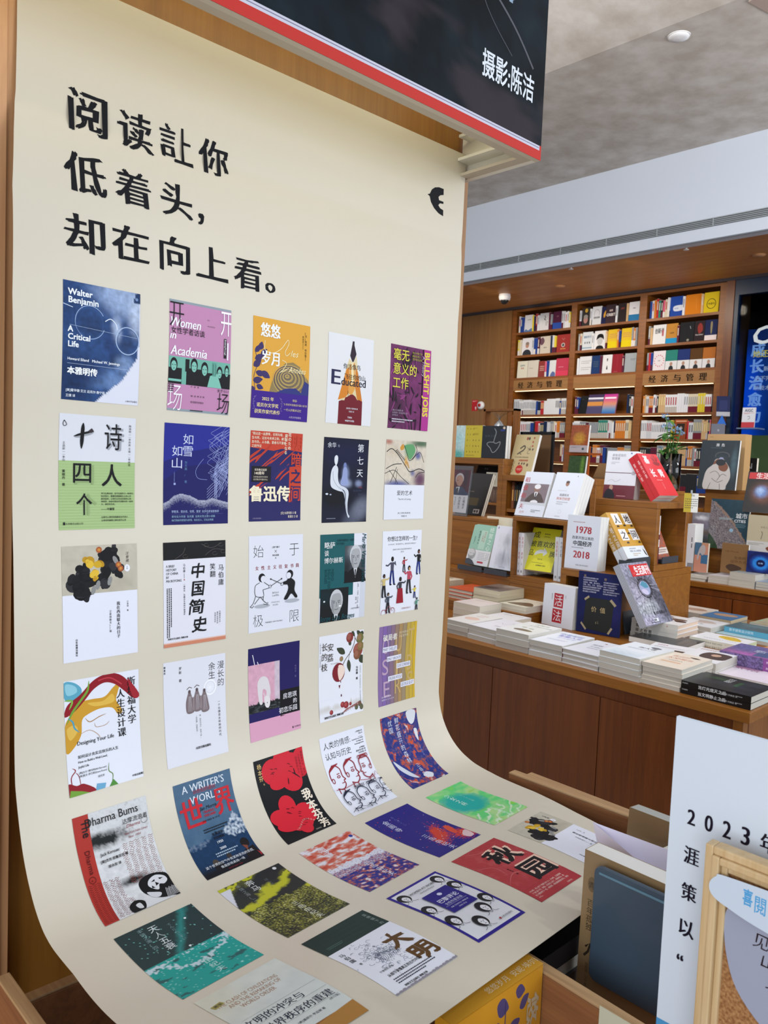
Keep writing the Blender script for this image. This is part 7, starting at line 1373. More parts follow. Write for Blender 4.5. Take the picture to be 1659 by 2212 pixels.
def c35():
    a = Art(bg='#dfe1ec'); a.T('你想过怎样的一生?', 50, 17, 9.2, K, anchor='c', off=.012); a.T('从小到100岁，我们会经历什么，最终会成为怎样的自己?', 50, 24, 2.9, K, anchor='c'); a.T('[德]海克·法勒 著  [意]瓦莱里奥·维达利 绘', 50, 33, 2.7, K, anchor='c'); a.T('王源 译', 50, 37.5, 2.7, K, anchor='c')
    fig(a, 26, 48, 22, '#4a4a5c', '#23306e', pose=0); fig(a, 56, 48, 12, '#a02834', '#1b1b20', '#6b3a28', 1); fig(a, 94, 38, 20, '#17171c', '#27357c', '#8a5a48', 2); fig(a, 70, 66, 22, '#b8485c', '#2c2c33', '#c99a6c', 2); fig(a, 48, 84, 20, '#3c3c46', '#8e1f2c', '#3a2420', 1); a.P([(42, 100), (54, 100), (58, 126), (40, 126)], '#94202e')
    fig(a, 87, 100, 10, '#d8c23c', '#23306e', '#8a5a48', 0); fig(a, 6, 76, 18, '#c9b478', '#17171c', '#5a3a2c', 1); fig(a, 18, 108, 16, '#3c4654', '#17171c', '#8a6a4c', 1); fig(a, 94, 122, 12, '#5a8a78', '#17171c', '#3a3a3c', 1)
    a.O(30, 138, 6, 6, .9, '#8c1f30'); a.O(8, 140, 6, 6, .9, '#8c1f30'); a.L([(12, 136), (22, 128), (30, 138)], .9, '#8c1f30'); a.T('北京联合出版公司', 54, 137, 3, '#8c1f30'); return a
def c41():
    a = Art(bg='#dfe2ee')
    a.P([(0, 2), (12, 3), (22, 12), (20, 22), (6, 26), (0, 20)], '#5aa2bc', smooth=True); a.P([(2, 4), (14, 8), (16, 16), (4, 18)], '#8cc4d6', smooth=True)
    a.P([(10, 30), (34, 28), (52, 28), (64, 18), (74, 12), (70, 26), (68, 36), (76, 50), (70, 54), (62, 44), (46, 42), (30, 46), (22, 52), (20, 70), (10, 84), (0, 88), (0, 56), (6, 44)], '#c8962f', smooth=True); a.P([(30, 32), (50, 33), (62, 26), (66, 34), (60, 38), (40, 38)], '#dbb24c', smooth=True); a.P([(2, 60), (12, 56), (16, 64), (6, 74)], '#dab352', smooth=True)
    a.P([(0, 44), (4, 30), (20, 20), (36, 6), (50, 0), (66, 0), (80, 8), (94, 26), (100, 32), (97, 38), (90, 36), (80, 26), (66, 14), (52, 10), (38, 16), (26, 28), (12, 40)], '#8c1a26', smooth=True); a.L([(44, 6), (60, 5), (76, 16)], 1.6, '#b83a44', smooth=True)
    for pts, w, c in (([(32, 4), (30, 16), (22, 26), (10, 40), (2, 54)], 3, '#6f9c3a'), ([(0, 24), (10, 26), (6, 36)], 2.4, '#7fae4a'), ([(4, 46), (10, 52), (12, 60), (18, 66)], 2, '#4f9ab4'), ([(26, 50), (32, 56), (44, 52), (54, 50)], 1, '#a67836'), ([(38, 58), (40, 64), (52, 64), (58, 60)], .6, '#a67836'), ([(16, 70), (30, 66), (40, 72), (46, 80)], .6, '#b08040'), ([(6, 138), (4, 120), (10, 112), (6, 108)], 1.2, '#8c1a26'), ([(16, 136), (14, 120), (10, 114)], .8, '#8c1a26'), ([(54, 112), (53, 122), (58, 128), (56, 138)], 1, '#64833c')): brush(a, pts, w, c)
    a.P([(0, 142), (0, 126), (10, 130), (20, 130), (34, 142)], '#8c1a26', smooth=True); a.P([(0, 142), (2, 134), (16, 138), (26, 142)], '#6f9c3a'); a.P([(34, 142), (36, 134), (48, 136), (46, 142)], '#6aa4c8'); a.P([(52, 142), (58, 134), (64, 142)], '#4f8a3c')
    a.V('斯坦福大学', 89, 8, 12.2, K, sp=1.03, song=.035); a.V('人生设计课', 74, 22, 12.2, K, sp=1.03, song=.035)
    a.T('Designing Your Life', 14, 82, 7, K, song=.02, xs=.88, off=-.008); a.T('如何设计充实且快乐的人生', 14, 98, 4.5, K, off=.008); a.T('How to Build a Well-Lived,', 14, 104, 4.1, K, xs=.85, song=.02); a.T('Joyful Life', 14, 110, 4.1, K, xs=.85, song=.02)
    a.T('[美]比尔·博内特(Bill Burnett)', 14, 117, 3, K); a.T('[美]戴夫·伊万斯(Dave Evans)', 14, 121, 3, K); a.T('周芳芳', 38, 127, 3, K); a.T('中信出版集团', 84, 138, 3, K, off=.02); a.P([(84, 10), (92, 20), (100, 33), (97, 38), (90, 34)], '#9c2430', smooth=True); return a
def c42():
    a = Art(bg='#dadbe6'); a.V('漫长的', 92, 10, 12, K, sp=1.04, off=-.008); a.V('余生', 77, 10, 12, K, sp=1.04, off=-.008); a.V('罗新 著', 26, 9, 4.6, K, sp=1.2, off=.015); a.V('微意思', 2, 5, 3.2, K, sp=1.2, off=.02)
    a.O(74, 45, 9.5, 10, 2, '#f0f1f7'); a.E(74, 45, 7, 7.5, '#e3e4ee')
    for k in range(8): a.L([(74, 45), (74 + 6 * math.cos(k * .785), 45 + 6 * math.sin(k * .785))], .6, '#f2f3f8')
    for x, h in ((40, 44), (52, 43), (64, 46)):
        a.P([(x - 3, h + 6), (x, h), (x + 3, h + 6), (x + 6, h + 18), (x + 7, h + 30), (x - 4, h + 31), (x - 6, h + 18)], '#7a6c70', smooth=True); a.E(x, h + 1.5, 2, 2.4, '#5a4c50')
        for k in range(4): a.L([(x - 1 + k, h + 8), (x - 2 + k * 2, h + 29)], .35, '#c9c4cc')
        if x < 60: a.L([(x - 4, h - 2), (x, h - 5), (x + 4, h - 3)], .9, '#5a4c50')
    for x in (46, 58): a.P([(x - 1.4, 54), (x + 1.4, 54), (x + 2, 72), (x - 2.4, 72)], '#8a7c80')
    a.V('一个北魏宫女和她的时代', 88, 66, 3.9, K, sp=1.2); a.V('疾、如风中流叶。和风入梦。', 56, 80, 2.3, K, sp=1.1); a.V('一段旅程，回看乱世。', 50, 80, 2.3, K, sp=1.1); a.T('北京日报出版社', 46, 126, 3.6, K, off=.03); return a
def c43():
    a = Art(bg='#201a58'); a.R(60, 74, 100, 118, '#111014'); a.R(0, 113, 100, 142, '#d39cb8')
    def f(x, y):
        if y > 86 + fbm(x, 1, .1, 2) * 6: return mix(lin('#15181a'), lin('#5a6266'), max(0, fbm(x * .4, y * 2.5, .2, 4) * 2.4))
        c = lin('#cfa0b4') if x < 50 else lin('#c3b4c2')
        return tuple(v * (1 + .25 * fbm(x, y, .12, 7)) for v in c)
    a.N(0, 26, 60, 100, 40, 48, f)
    # a pale grazing animal, generic
    a.P([(20, 86), (17, 60), (20, 50), (28, 46), (36, 50), (40, 60), (42, 72), (40, 82), (36, 88), (33, 82), (34, 70), (28, 66), (26, 74), (26, 88)], '#d6d0d4', smooth=True); a.P([(30, 78), (40, 80), (40, 92), (36, 96), (31, 92)], '#dcd7da', smooth=True); a.L([(32, 78), (28, 72)], 1.4, '#cfc6cc'); a.L([(39, 80), (42, 73)], 1.4, '#cfc6cc'); a.E(35, 88, .8, .8, K)
    a.L([(8, 10), (12, 26)], 1.2, '#e4e2ec'); a.L([(17, 22), (19, 27)], 1.2, '#e4e2ec')
    a.T('房思琪', 94, 88, 9.4, '#e0dee6', anchor='r', song=.02, off=-.006, ys=1.05); a.T('的', 94, 98, 8.6, '#e0dee6', anchor='r', song=.02, off=-.006); a.T('初恋乐园', 94, 109, 9.4, '#e0dee6', anchor='r', song=.02, off=-.006); a.V('林奕含 著', 92, 38, 3.8, '#6a6494'); a.T('北京联合出版公司', 86, 137.5, 3, K); a.R(82.6, 134.8, 84.4, 138, K); return a
def c44():
    a = Art(bg='#dfe0ea')
    for pts, w in (([(76, 0), (80, 16), (72, 34), (60, 46), (50, 60)], 1.4), ([(80, 12), (90, 26), (96, 34)], 1.1), ([(70, 34), (66, 50), (66, 62)], .9)): a.L(pts, w, '#54422f', smooth=True)
    for x, y, l, w, an in ((72, 0, 12, 6, .9), (84, 0, 18, 7, .8), (58, 36, 22, 10, -2.6), (70, 24, 10, 6, -1.9), (66, 48, 22, 8, 1.4), (92, 44, 20, 12, .9), (96, 2, 10, 8, 1.6)): leaf(a, x, y, l, w, an, '#3b4131')
    for x, y, r, c in ((68, 10, 8, '#7e3530'), (92, 14, 8, '#6d6b3c'), (88, 34, 11, '#8a4038'), (94, 28, 7, '#7a6a3a'), (86, 42, 8, '#7c5038'), (50, 44, 4, '#8a7a54')):
        a.E(x, y, r, r * 1.1, c); a.E(x - r * .25, y - r * .2, r * .6, r * .7, mix(lin(c), lin('#b87868'), .35))
    a.E(44, 66, 14, 16, '#7a1f2a'); a.P([(44, 54), (54, 56), (58, 64), (54, 74), (46, 80), (42, 66)], '#e6cfc4', smooth=True); a.L([(48, 80), (49, 84)], 1.2, '#7a1f2a')
    a.P([(44, 88), (48, 88), (46, 94)], '#6d2430'); a.E(50, 106, 1.2, 2.2, '#4d2028')
    a.N(0, 108, 100, 134, 60, 16, lambda x, y: mix(lin('#dfe0ea'), lin('#a89f86'), max(0, min(1, (y - 118 + 12 * fbm(x, 1, .12, 3)) / 8)) * max(0, 1 - (y - 118) / 14) * .8))
    for x, y, r in ((52, 122, 5), (60, 124, 6), (26, 130, 4), (70, 124, 3)): a.E(x, y, r, r, '#8a3036'); a.E(x - 1, y - 1, r * .5, r * .5, '#a84c4c')
    for x, y in ((92, 128), (84, 132), (96, 134)): a.E(x, y, 4, 5, '#5a5c44')
    for k in range(9): brush(a, [(48 + k * 5, 138 - k), (58 + k * 4, 132 - k), (66 + k * 4, 130)], 1.2, '#8c4a44')
    a.V('安荔', 25, 14, 14, '#3b3227', sp=1.25, off=-.005, rough=.02); a.V('长的枝', 12, 12, 14, '#3b3227', sp=1.2, off=-.005, rough=.02); a.T('The Litchi Road', 26, 50, 2.6, '#6a5a4a'); a.V('一骑红尘妃子笑，无人知是荔枝来。', 3, 10, 2.4, K, sp=1.15)
    a.V('马伯庸 著', 86, 62, 4.4, K, off=.025); a.V('同名影视小说，大唐小吏的荔枝转运之路，一场不可能完成的差事。', 94, 62, 2.0, K, sp=1.1); a.T('湖南文艺出版社 博集天卷', 10, 138, 3.8, K, off=.03); return a
def c45():
    a = Art(bg='#84699c'); cs = ['#7d62a0', '#7a6490', '#836a80', '#8f7668', '#a4845a', '#96846a', '#b59a4a', '#bfa23c', '#c8a62c']
    for i, c in enumerate(cs):
        x = 10 + i * 10.5
        a.P([(x, 0), (100, 0), (100, 142), (x, 142), (x + 2, 100), (x + 4 * math.sin(i * 2), 84), (x - 2, 60)], c); a.L([(x, 0), (x - 2, 60), (x + 4 * math.sin(i * 2), 84), (x + 2, 100), (x, 142)], .5, '#4c3f4a')
    for ch, x, y in (('O', 10, 22), ('U', 44, 22), ('T', 78, 12), ('S', 10, 60), ('I', 46, 64), ('D', 76, 60), ('E', 14, 100), ('R', 44, 98), ('S', 78, 92)): a.T(ch, 0, 0, 0, '#bda06a' if x > 20 else '#b79bb4', fit=(x, y, x + (6 if ch == 'I' else 16), y + 28), off=-.002)
    a.T('破局者', 10, 26, 12.5, '#e4e0d8', off=.015); a.T('改变世界的', 52, 18, 5, '#d9cdb0'); a.T('五位女作家', 52, 24, 5, '#d9cdb0')
    for t, x, y in (('MARY SHELLEY', 10, 46), ('EMILY BRONTË', 22, 64), ('OLIVE SCHREINER', 48, 80), ('VIRGINIA WOOLF', 26, 100), ('GEORGE ELIOT', 60, 116)):
        a.P([(x, y - 8), (x + 38, y - 8), (x + 38, y + 1), (x, y + 1)], '#dcdcec'); a.T(t, 0, 0, 0, '#3c3550', fit=(x + 1.5, y - 6.4, x + 36.5, y - .8), off=-.004)
    a.T('[英] 林德尔·戈登 著', 8, 128, 3, '#e4e0ec'); a.T('胡笑然 肖一之 许小凡 译', 8, 133, 3, '#e4e0ec'); a.O(92, 10, 2, 2, .4, '#e4d8a0'); return a
def c51():
    a = Art()
    def f(x, y):
        c = lin('#cfd0d4'); n = fbm(x, y, .12, 3) + .5 * fbm(x, y, .5, 5)
        d = max(0, 1 - abs(y - 36) / 13) * max(0, min(1, (78 - x) / 40)); c = mix(c, lin('#1c1f20'), min(1, max(0, d * 1.5 + n * .9) * (1 if y < 52 else 0)))
        if 88 < y < 106: c = mix(c, lin('#1c1f20'), max(0, min(1, (1 - abs(y - 96) / 8) * (1 - abs(x - 58) / 26) * 1.6 + n * .6)) if abs(x - 58) < 26 else 0)
        return tuple(v * (1 + .3 * n) for v in c)
    a.N(0, 0, 100, 142, 60, 84, f)
    rnd = random.Random(2)
    for r in range(30):
        y = 50 + r * 2.4; x0 = 56 - (y > 60) * 2; 
        if y > 102: break
        for s in range(5):
            x = x0 + s * 9 + rnd.uniform(-1, 1); a.layer = 4; a.L([(x, y), (x + 2, y - 1.1), (x + 4, y + .5), (x + 6.5, y - .6)], .5, '#7a3a30', smooth=True)
    for r in range(24):
        y = 86 + r * 2.3
        for s in range(4 if y < 118 else 5):
            x = 14 + s * 7 + rnd.uniform(-1, 1) - (s == 0) * 6; a.layer = 5; a.L([(x, y), (x + 1.6, y - 1.1), (x + 3.4, y + .5), (x + 5.5, y - .4)], .5, '#6b1c20', smooth=True)
    a.P([(0, 0), (20, 0), (19, 70), (18, 142), (0, 142)], '#a8322a')
    for r in range(24):
        y = 84 + r * 2.4
        for s in range(3): x = 2 + s * 5.5; a.layer = 8; a.L([(x, y), (x + 1.4, y - 1), (x + 3, y + .5), (x + 4.6, y - .4)], .5, '#4d1214', smooth=True)
    a.P([(60, 104), (68, 98), (80, 97), (92, 100), (100, 108), (100, 142), (92, 140), (78, 136), (66, 126), (60, 116)], '#141416', smooth=True)
    a.P([(74, 104), (84, 101), (94, 106), (96, 113), (90, 117), (84, 115), (80, 122), (74, 118), (70, 111)], '#cfd0d6', smooth=True)
    for q in ([(75, 108), (81, 106), (80, 109)], [(86, 106), (92, 108), (87, 109)], [(80, 110), (84, 114), (79, 116)], [(74, 113), (77, 118), (73, 117)]): a.P(q, '#17171a')
    a.P([(64, 120), (72, 123), (80, 128), (76, 133), (68, 130)], '#c9cad0', smooth=True)
    a.P([(54, 142), (58, 130), (66, 130), (76, 137), (86, 142)], '#cfd0d5', smooth=True); a.P([(36, 130), (46, 124), (56, 130), (52, 142), (38, 142)], '#141416', smooth=True); a.P([(44, 131), (50, 130), (51, 139), (46, 138)], '#c9cacf', smooth=True)
    for k in range(9): a.L([(88 + k * 1.4, 124 + (k % 3)), (84 + k * 1.8, 140)], .6, '#c9cacf')
    a.T('Dharma Bums', 14, 16, 14.6, '#141416', xs=.86, off=.004); a.T('达摩流浪者', 62, 26, 7.2, '#141416'); a.T('The', 10, 6, 15, '#15151a', rot=math.pi / 2, off=.01, xs=.9); a.T('Dharma', 8, 42, 9, '#4d1214', rot=math.pi / 2, off=-.01); a.O(9, 78, 4, 4, .6, '#4d1214'); a.T('4', 7.4, 80, 4, '#4d1214')
    a.T('Dharma', 66, 32, 6, '#8a2a2c', shear=.3, off=-.01); a.T('New York Public Library', 62, 40, 4, '#8a2a2c', shear=.3, xs=.8); a.T('Nov. 1954', 66, 45, 4, '#8a2a2c', shear=.3); a.O(92, 29, 4.4, 3.6, .5, '#4a3a3a')
    a.T('Jack Kerouac', 26, 55, 5.6, K, song=.03, shear=.15, xs=.85); a.T('[美]杰克·凯鲁亚克 著', 24, 63, 4, K, off=.02); a.T('梁永安 译', 32, 71, 4, K, off=.02); return a
def c52():
    a = Art()
    def f(x, y):
        c = mix(lin('#3c5a78'), lin('#4f6c88'), .5 + fbm(x, y, .05, 2))
        r1 = 84 - 22 * max(0, 1 - abs(x - 88) / 30) * 1.1 + 8 * fbm(x, 0, .15, 4)
        if y > r1:
            t = fbm(x, y, .22, 7) * 2.5 + .5
            c = mix(lin('#23466a'), lin('#c5cfdc'), max(0, min(1, t)) * (1 if x > 64 and y < 98 else .22))
        r2 = 92 - 14 * max(0, 1 - abs(x - 50) / 26) + 6 * fbm(x, 0, .2, 9)
        if y > r2: c = mix(lin('#1d3c62'), lin('#16304e'), .5 + fbm(x, y, .2, 3))
        if y > 118: c = mix(c, lin('#14181f'), min(1, (y - 118) / 16))
        return c
    a.N(0, 0, 100, 142, 60, 84, f)
    a.E(30, 128, 8, 9, '#1a1a1e'); a.E(28, 120, 4.6, 5, '#4a4038'); a.E(52, 118, 4, 4.5, '#3a3230'); a.E(86, 108, 7, 8, '#1c191c'); a.P([(76, 142), (78, 120), (96, 116), (100, 142)], '#1c191c'); a.P([(80, 110), (88, 114), (84, 122)], '#7a4436'); a.P([(96, 128), (100, 134), (97, 140)], '#a02834')
    a.T('A WRITER\'S', 50, 15, 15, '#cdd6e2', anchor='c', xs=.95, song=.03, off=-.015); a.T('WORLD', 50, 32, 15, '#cdd6e2', anchor='c', xs=.95, song=.03, off=-.015)
    a.T('世', 0, 0, 0, '#bf2430', fit=(4, 24, 42, 62), off=.01, song=.02); a.T('界', 0, 0, 0, '#bf2430', fit=(62, 22, 97, 58), off=.01, song=.02); a.T('20世纪的道别', 50, 19, 6.6, '#a8303c', anchor='c')
    a.T('Jan Morris', 36, 44, 7, K, shear=.3, off=-.012); a.T('TRAVELS', 50, 49, 4.8, '#bf2430', anchor='c', off=.015); a.T('1950-2000', 50, 54, 4.8, '#bf2430', anchor='c', off=.015); a.T('[英]简·莫里斯 著 方军 译', 50, 60, 2.8, K, anchor='c')
    a.greek(32, 69, 72, 76, 2, '#20262e', .5); a.T('简·莫里斯', 52, 82, 4.6, '#1b1b20', anchor='c', off=.01); a.T('纪念精装', 52, 88, 4.6, '#1b1b20', anchor='c', off=.01)
    a.T('1950', 50, 95, 5.4, '#dfe5ee', anchor='c', song=.03); a.T('2000', 50, 105, 5.4, '#dfe5ee', anchor='c', song=.03); a.greek(34, 107, 70, 115, 2, '#9fb4c8', .5)
    a.T('这个世界的空气中有某种发热的东西,', 50, 126, 5.4, '#d9e0ea', anchor='c', xs=.95); a.T('像是即将高烧一场', 50, 133.5, 5.4, '#d9e0ea', anchor='c', xs=.95); a.T('INTO 2000·1950', 50, 140, 3.4, '#8c2430', anchor='c'); return a
def c53():
    a = Art(bg='#14171b')
    # plain stand-in of two loose red flowers on black
    R1 = '#c92233'
    for cx, cy, rx, ry, an in ((34, 24, 22, 20, .3), (66, 22, 24, 18, -.4), (56, 8, 18, 16, 0), (92, 22, 18, 24, .2), (66, 44, 22, 18, .5), (44, 40, 22, 12, -.2)): a.E(cx, cy, rx, ry, R1, 22, an)
    for cx, cy, rx, ry, an in ((40, 80, 16, 17, .2), (22, 96, 22, 15, .3), (64, 102, 21, 19, -.2), (46, 112, 24, 17, .2), (50, 124, 12, 13, 0), (24, 112, 20, 10, .2)): a.E(cx, cy, rx, ry, R1, 20, an)
    rnd = random.Random(1)
    for k in range(22): x, y = rnd.choice([(30, 20), (62, 26), (60, 100), (36, 86), (50, 112)]); x += rnd.uniform(-12, 12); y += rnd.uniform(-8, 8); a.layer = 14; brush(a, [(x, y), (x + rnd.uniform(1, 5), y + rnd.uniform(-1, 2)), (x + 6, y + 2)], 1, '#5a0f18')
    a.layer = 16
    for pts in ([(70, 34), (76, 38), (84, 46)], [(75, 28), (76, 40)], [(60, 40), (58, 50)]): brush(a, pts, 1.6, '#14171b')
    a.V('杨本芬', 9, 6, 8.6, '#d6b87c', sp=1.05, rough=.03, off=.006); a.V('著', 12, 36, 3.2, '#b9a070')
    a.V('我本芬芳', 84, 64, 19, '#e8dccb', sp=1.0, off=.02, rough=.05, song=.02)
    for i, t in enumerate(['婚姻是什么 是什么', '人生是漫长的忍耐', '我是我的主人']): a.V(t, 96 - i * 6, 6 + i * 3, 4.2, '#8a2430')
    for k, ch in enumerate('八旬作家写尽女人的婚姻'): a.T(ch, 32 + k * 3.6, 124 + 6 * math.cos(k * .5) - 6, 3.4, '#d8a8a0')
    a.T('乐府文化', 60, 138, 2.8, '#d0c8b8'); return a
def hd(a, x, y, s, col, fl=1, hair=0):
    X = lambda u: x + fl * u * s
    a.L([(X(-.5), y + .1 * s), (X(-.45), y - .5 * s), (X(0), y - .8 * s), (X(.42), y - .5 * s), (X(.45), y), (X(.6), y + .25 * s), (X(.45), y + .3 * s), (X(.45), y + .6 * s), (X(.1), y + .85 * s), (X(-.3), y + .7 * s)], .07 * s, col, smooth=True)
    a.O(X(.15), y - .02 * s, .12 * s, .07 * s, .05 * s, col, n=12); a.L([(X(.05), y - .2 * s), (X(.3), y - .22 * s)], .05 * s, col); a.L([(X(.2), y + .45 * s), (X(.42), y + .44 * s)], .05 * s, col)
    a.O(X(-.38), y + .15 * s, .1 * s, .16 * s, .05 * s, col, n=10); a.L([(X(-.25), y + .7 * s), (X(-.28), y + 1.1 * s)], .06 * s, col); a.L([(X(.12), y + .85 * s), (X(.14), y + 1.1 * s)], .06 * s, col)
    if hair == 0:
        for k in range(5): a.L([(X(-.45 + k * .1), y - .45 * s - k * .06 * s), (X(-.1 + k * .12), y - .85 * s)], .06 * s, col)
    elif hair == 1:
        for k in range(8): a.L([(X(-.4 + k * .11), y - .7 * s), (X(-.42 + k * .12), y - .95 * s)], .05 * s, col)
    else:
        for k in range(5): a.O(X(-.35 + k * .17), y - .72 * s, .14 * s, .12 * s, .05 * s, col, n=10)
def c54():
    a = Art(bg='#dcdeea'); a.T('人类的情感:', 6, 20, 12.2, K, off=-.004, xs=.95); a.T('认知与历史', 6, 37, 12.2, K, off=-.004, xs=.95)
    for i, t in enumerate(['人类情感认知', '译丛 04', '', 'Geschichte und Gefühle', 'Grundlagen der', 'Emotionsgeschichte', '', 'Jan Plamper', '[德]扬·普兰佩尔 著', '马百亮 夏凡 译']): 
        if t: a.T(t, 95, 8 + i * 3.9, 3.0, K, anchor='r', xs=.9, off=.012)
    a.R(84, 16, 94, 16.4, K); a.R(84, 33, 94, 33.4, K)
    hd(a, 17, 68, 25, '#8f2430', 1, 0); hd(a, 49, 66, 25, '#8f2430', 1, 0); hd(a, 82, 66, 24, '#8f2430', -1, 2)
    hd(a, 20, 113, 23, '#24263c', 1, 0); hd(a, 49, 114, 24, '#24263c', 1, 1); hd(a, 76, 111, 22, '#24263c', 1, 2); hd(a, 99, 110, 18, '#24263c', -1, 0)
    for pts in ([(2, 88), (22, 90), (44, 88)], [(56, 86), (72, 90), (86, 88)], [(88, 88), (94, 80), (96, 88)]): a.L(pts, 1, '#8f2430')
    for pts in ([(2, 138), (20, 130), (34, 136), (50, 130)], [(56, 136), (70, 130), (84, 134)]): a.L(pts, .9, '#24263c', smooth=True)
    a.T('格致出版社 上海人民出版社', 14, 140, 2.6, K); return a
def c55():
    a = Art(); a.N(0, 0, 100, 142, 66, 94, marble(['#c9ccd6', '#b84c36', '#c05038', '#6a4a5c', '#2b3480', '#232a6e', '#2b3480', '#4a4a78', '#b84a36', '#c05038'], .045, 3, 2.6))
    a.P([(70, 2), (86, 0), (96, 6), (90, 22), (80, 26), (72, 16)], '#cfd0d8', smooth=True); a.P([(84, 36), (92, 38), (88, 58), (84, 50)], '#cdd0d8', smooth=True); a.P([(4, 78), (16, 92), (30, 112), (36, 124), (22, 116), (8, 96)], '#c5c9d6', smooth=True); a.P([(48, 124), (60, 118), (72, 126), (62, 134)], '#d0d2da', smooth=True)
    a.V('鲜花盛开的森林', 42, 6, 11.5, '#c9cde0', sp=1.08, off=-.01); a.V('忧国', 24, 8, 11.5, '#c9cde0', off=-.01); a.V('三岛由', 54, 96, 9, '#c9cde0', off=-.01); a.V('三岛由纪夫', 84, 64, 4.4, '#8a8ec0'); a.V('はなざかりの', 60, 30, 6, '#5a6ab0'); return a
def c61():
    a = Art()
    def f(x, y):
        if y < 68 + (x - 50) * .02:
            c = lin('#26383a'); d = abs((x - 44) - (68 - y) * .62 + 6 * fbm(x, y, .06, 3)); c = mix(c, lin('#2c8f8c'), max(0, 1 - d / (9 + 4 * fbm(x, y, .2, 1))) * .75); n = fbm(x, y, .9, 5, 2)
            if n > .34: c = lin('#7fc9c4')
            return c
        t = fbm(x * .8, y * 1.6, .06, 8); c = lin('#1f9a93'); d = abs(y - 84 - 14 * math.sin((x - 24) * .05) + 16 * fbm(x, y, .05, 2))
        k = max(0, 1 - d / 11) + max(0, 1 - abs(y - 72) / 4) * .8
        if fbm(x, y, .25, 4) * 1.6 + k > .75: c = mix(lin('#cdd3e2'), lin('#a7cfd4'), .5 + fbm(x, y, .4, 6))
        elif t < -.22: c = lin('#2c5e60')
        elif fbm(x * .3, y, .6, 9) > .3: c = lin('#8fd0cc')
        return c
    a.N(0, 0, 100, 142, 84, 119, f)
    a.V('天人五衰', 42, 6, 12.5, '#d2dbe0', sp=1.0, off=-.014); a.V('丰饶之海(四)', 28, 4, 6.4, '#7c989c'); a.V('てんにんごすい', 60, 14, 5, '#7c989c'); a.V('由纪夫', 56, 96, 11, '#b9dcdc', sp=1.1, off=-.014); a.E(80, 18, 1.6, 1.6, '#dfe6e8', 8); a.E(58, 64, 1.6, 1.6, '#dfe6e8', 8); return a
def c62():
    a = Art()
    def f(x, y):
        n = fbm(x, y, .04, 2)
        if x < 14 - (y - 10) * .4 and y > 6: return lin('#cfd0dc')
        if y < 62 + 20 * n:
            s = math.sin((y + x * .34 + 26 * n) * .13); c = mix(lin('#2a2f2e'), lin('#b5b62e'), max(0, min(1, s * 1.3 + .15))); c = mix(c, lin('#23282c'), .85 if y < 24 and x > 10 and s < .9 else 0)
            return c
        t = fbm(x, y, .55, 6) * 1.9 + .36 - (y - 80) * .003 + .7 * fbm(x, y, .06, 2)
        c = ramp(['#1f2424', '#3a3e28', '#6e7030', '#a5a544', '#c7c58a'], t)
        return c
    a.N(0, 0, 100, 142, 84, 119, f)
    a.V('奔马', 42, 6, 13, '#cfd2d4', sp=1.05, off=-.014); a.V('丰饶之海(二)', 26, 6, 6.6, '#7e8588'); a.V('ほんば', 64, 16, 6, '#5d6468'); a.V('三岛由纪夫', 58, 82, 10.5, '#d9dccb', sp=1.08, off=-.014); a.E(88, 6, 3, 3, '#cfd2d8', 12); return a
def c63():
    a = Art()
    def f(x, y):
        m = (y - 62 + (x - 50) * -.06) + 8 * fbm(x, y, .08, 4)
        if m < 0:
            t = .55 + 1.3 * fbm(x, y * 2.2, .06, 7); return ramp(['#a83c30', '#b84a3a', '#c25a48', '#c98a7c', '#d0ccd4', '#d9dae4'], t)
        if m < 12 and fbm(x, y, .5, 2) + .2 > 0: return lin('#d2d4e2')
        t = .5 + 1.7 * fbm(x * 1.2, y * 1.5, .11 if m > 26 else .3, 1)
        return ramp(['#1c2278', '#232a86', '#2a2f84', '#7c4a68', '#b85440', '#cfd0da'] if m > 26 else ['#1c2278', '#4a4a8c', '#c8cada', '#b85440', '#232a86', '#d0d2e0'], t)
    a.N(0, 0, 100, 142, 90, 128, f); a.E(92, 12, 3.4, 3.4, '#1f2f8c', 12)
    a.V('潮骚', 32, 8, 13, '#d6d9e6', sp=1.05, off=-.01); a.V('三岛由纪夫', 56, 78, 11, '#d6d9e6', sp=1.05, off=-.01); return a
def c64():
    a = Art()
    def f(x, y):
        c = lin('#241f78'); n = fbm(x, y, .5, 3, 3)
        k = 1.25 * math.exp(-((x - 62 - (y - 90) * -.45) / 15) ** 2 - ((y - 92) / 28) ** 2) + .5 * math.exp(-((x - 80) / 26) ** 2 - ((y - 112) / 30) ** 2) + math.exp(-((x - 92) / 18) ** 2 - ((y - 122) / 16) ** 2) * 1.1 + math.exp(-((x - 40) / 10) ** 2 - ((y - 112) / 20) ** 2) * .7
        if n + k * .62 > .52: c = lin('#c23a2c')
        if n + k * .3 > .66: c = lin('#d8c8cc')
        return c
    a.N(0, 0, 100, 142, 90, 128, f)
    rnd = random.Random(6)
    for k in range(46): a.layer = 3; r = rnd.uniform(.4, 1.1); a.E(rnd.uniform(0, 100), rnd.uniform(8, 130), r, r * 1.2, rnd.choice(['#b03a3c', '#c9b4c8', '#8c3a5c']), 6)
    a.P([(84, 84), (92, 88), (88, 106), (80, 112), (78, 100)], '#cc4a34', smooth=True); a.P([(82, 122), (98, 114), (96, 132), (84, 134)], '#d4b8bc', smooth=True); a.P([(60, 78), (68, 86), (58, 100), (44, 112), (50, 96)], '#c23a2c', smooth=True)
    a.V('金阁寺', 26, 14, 12.5, '#c8cce4', sp=1.02, off=-.012); a.V('きんかくじ', 46, 12, 6, '#6a68b0'); a.V('三岛由纪夫', 40, 80, 11.5, '#c8cce4', sp=1.06, off=-.012); return a
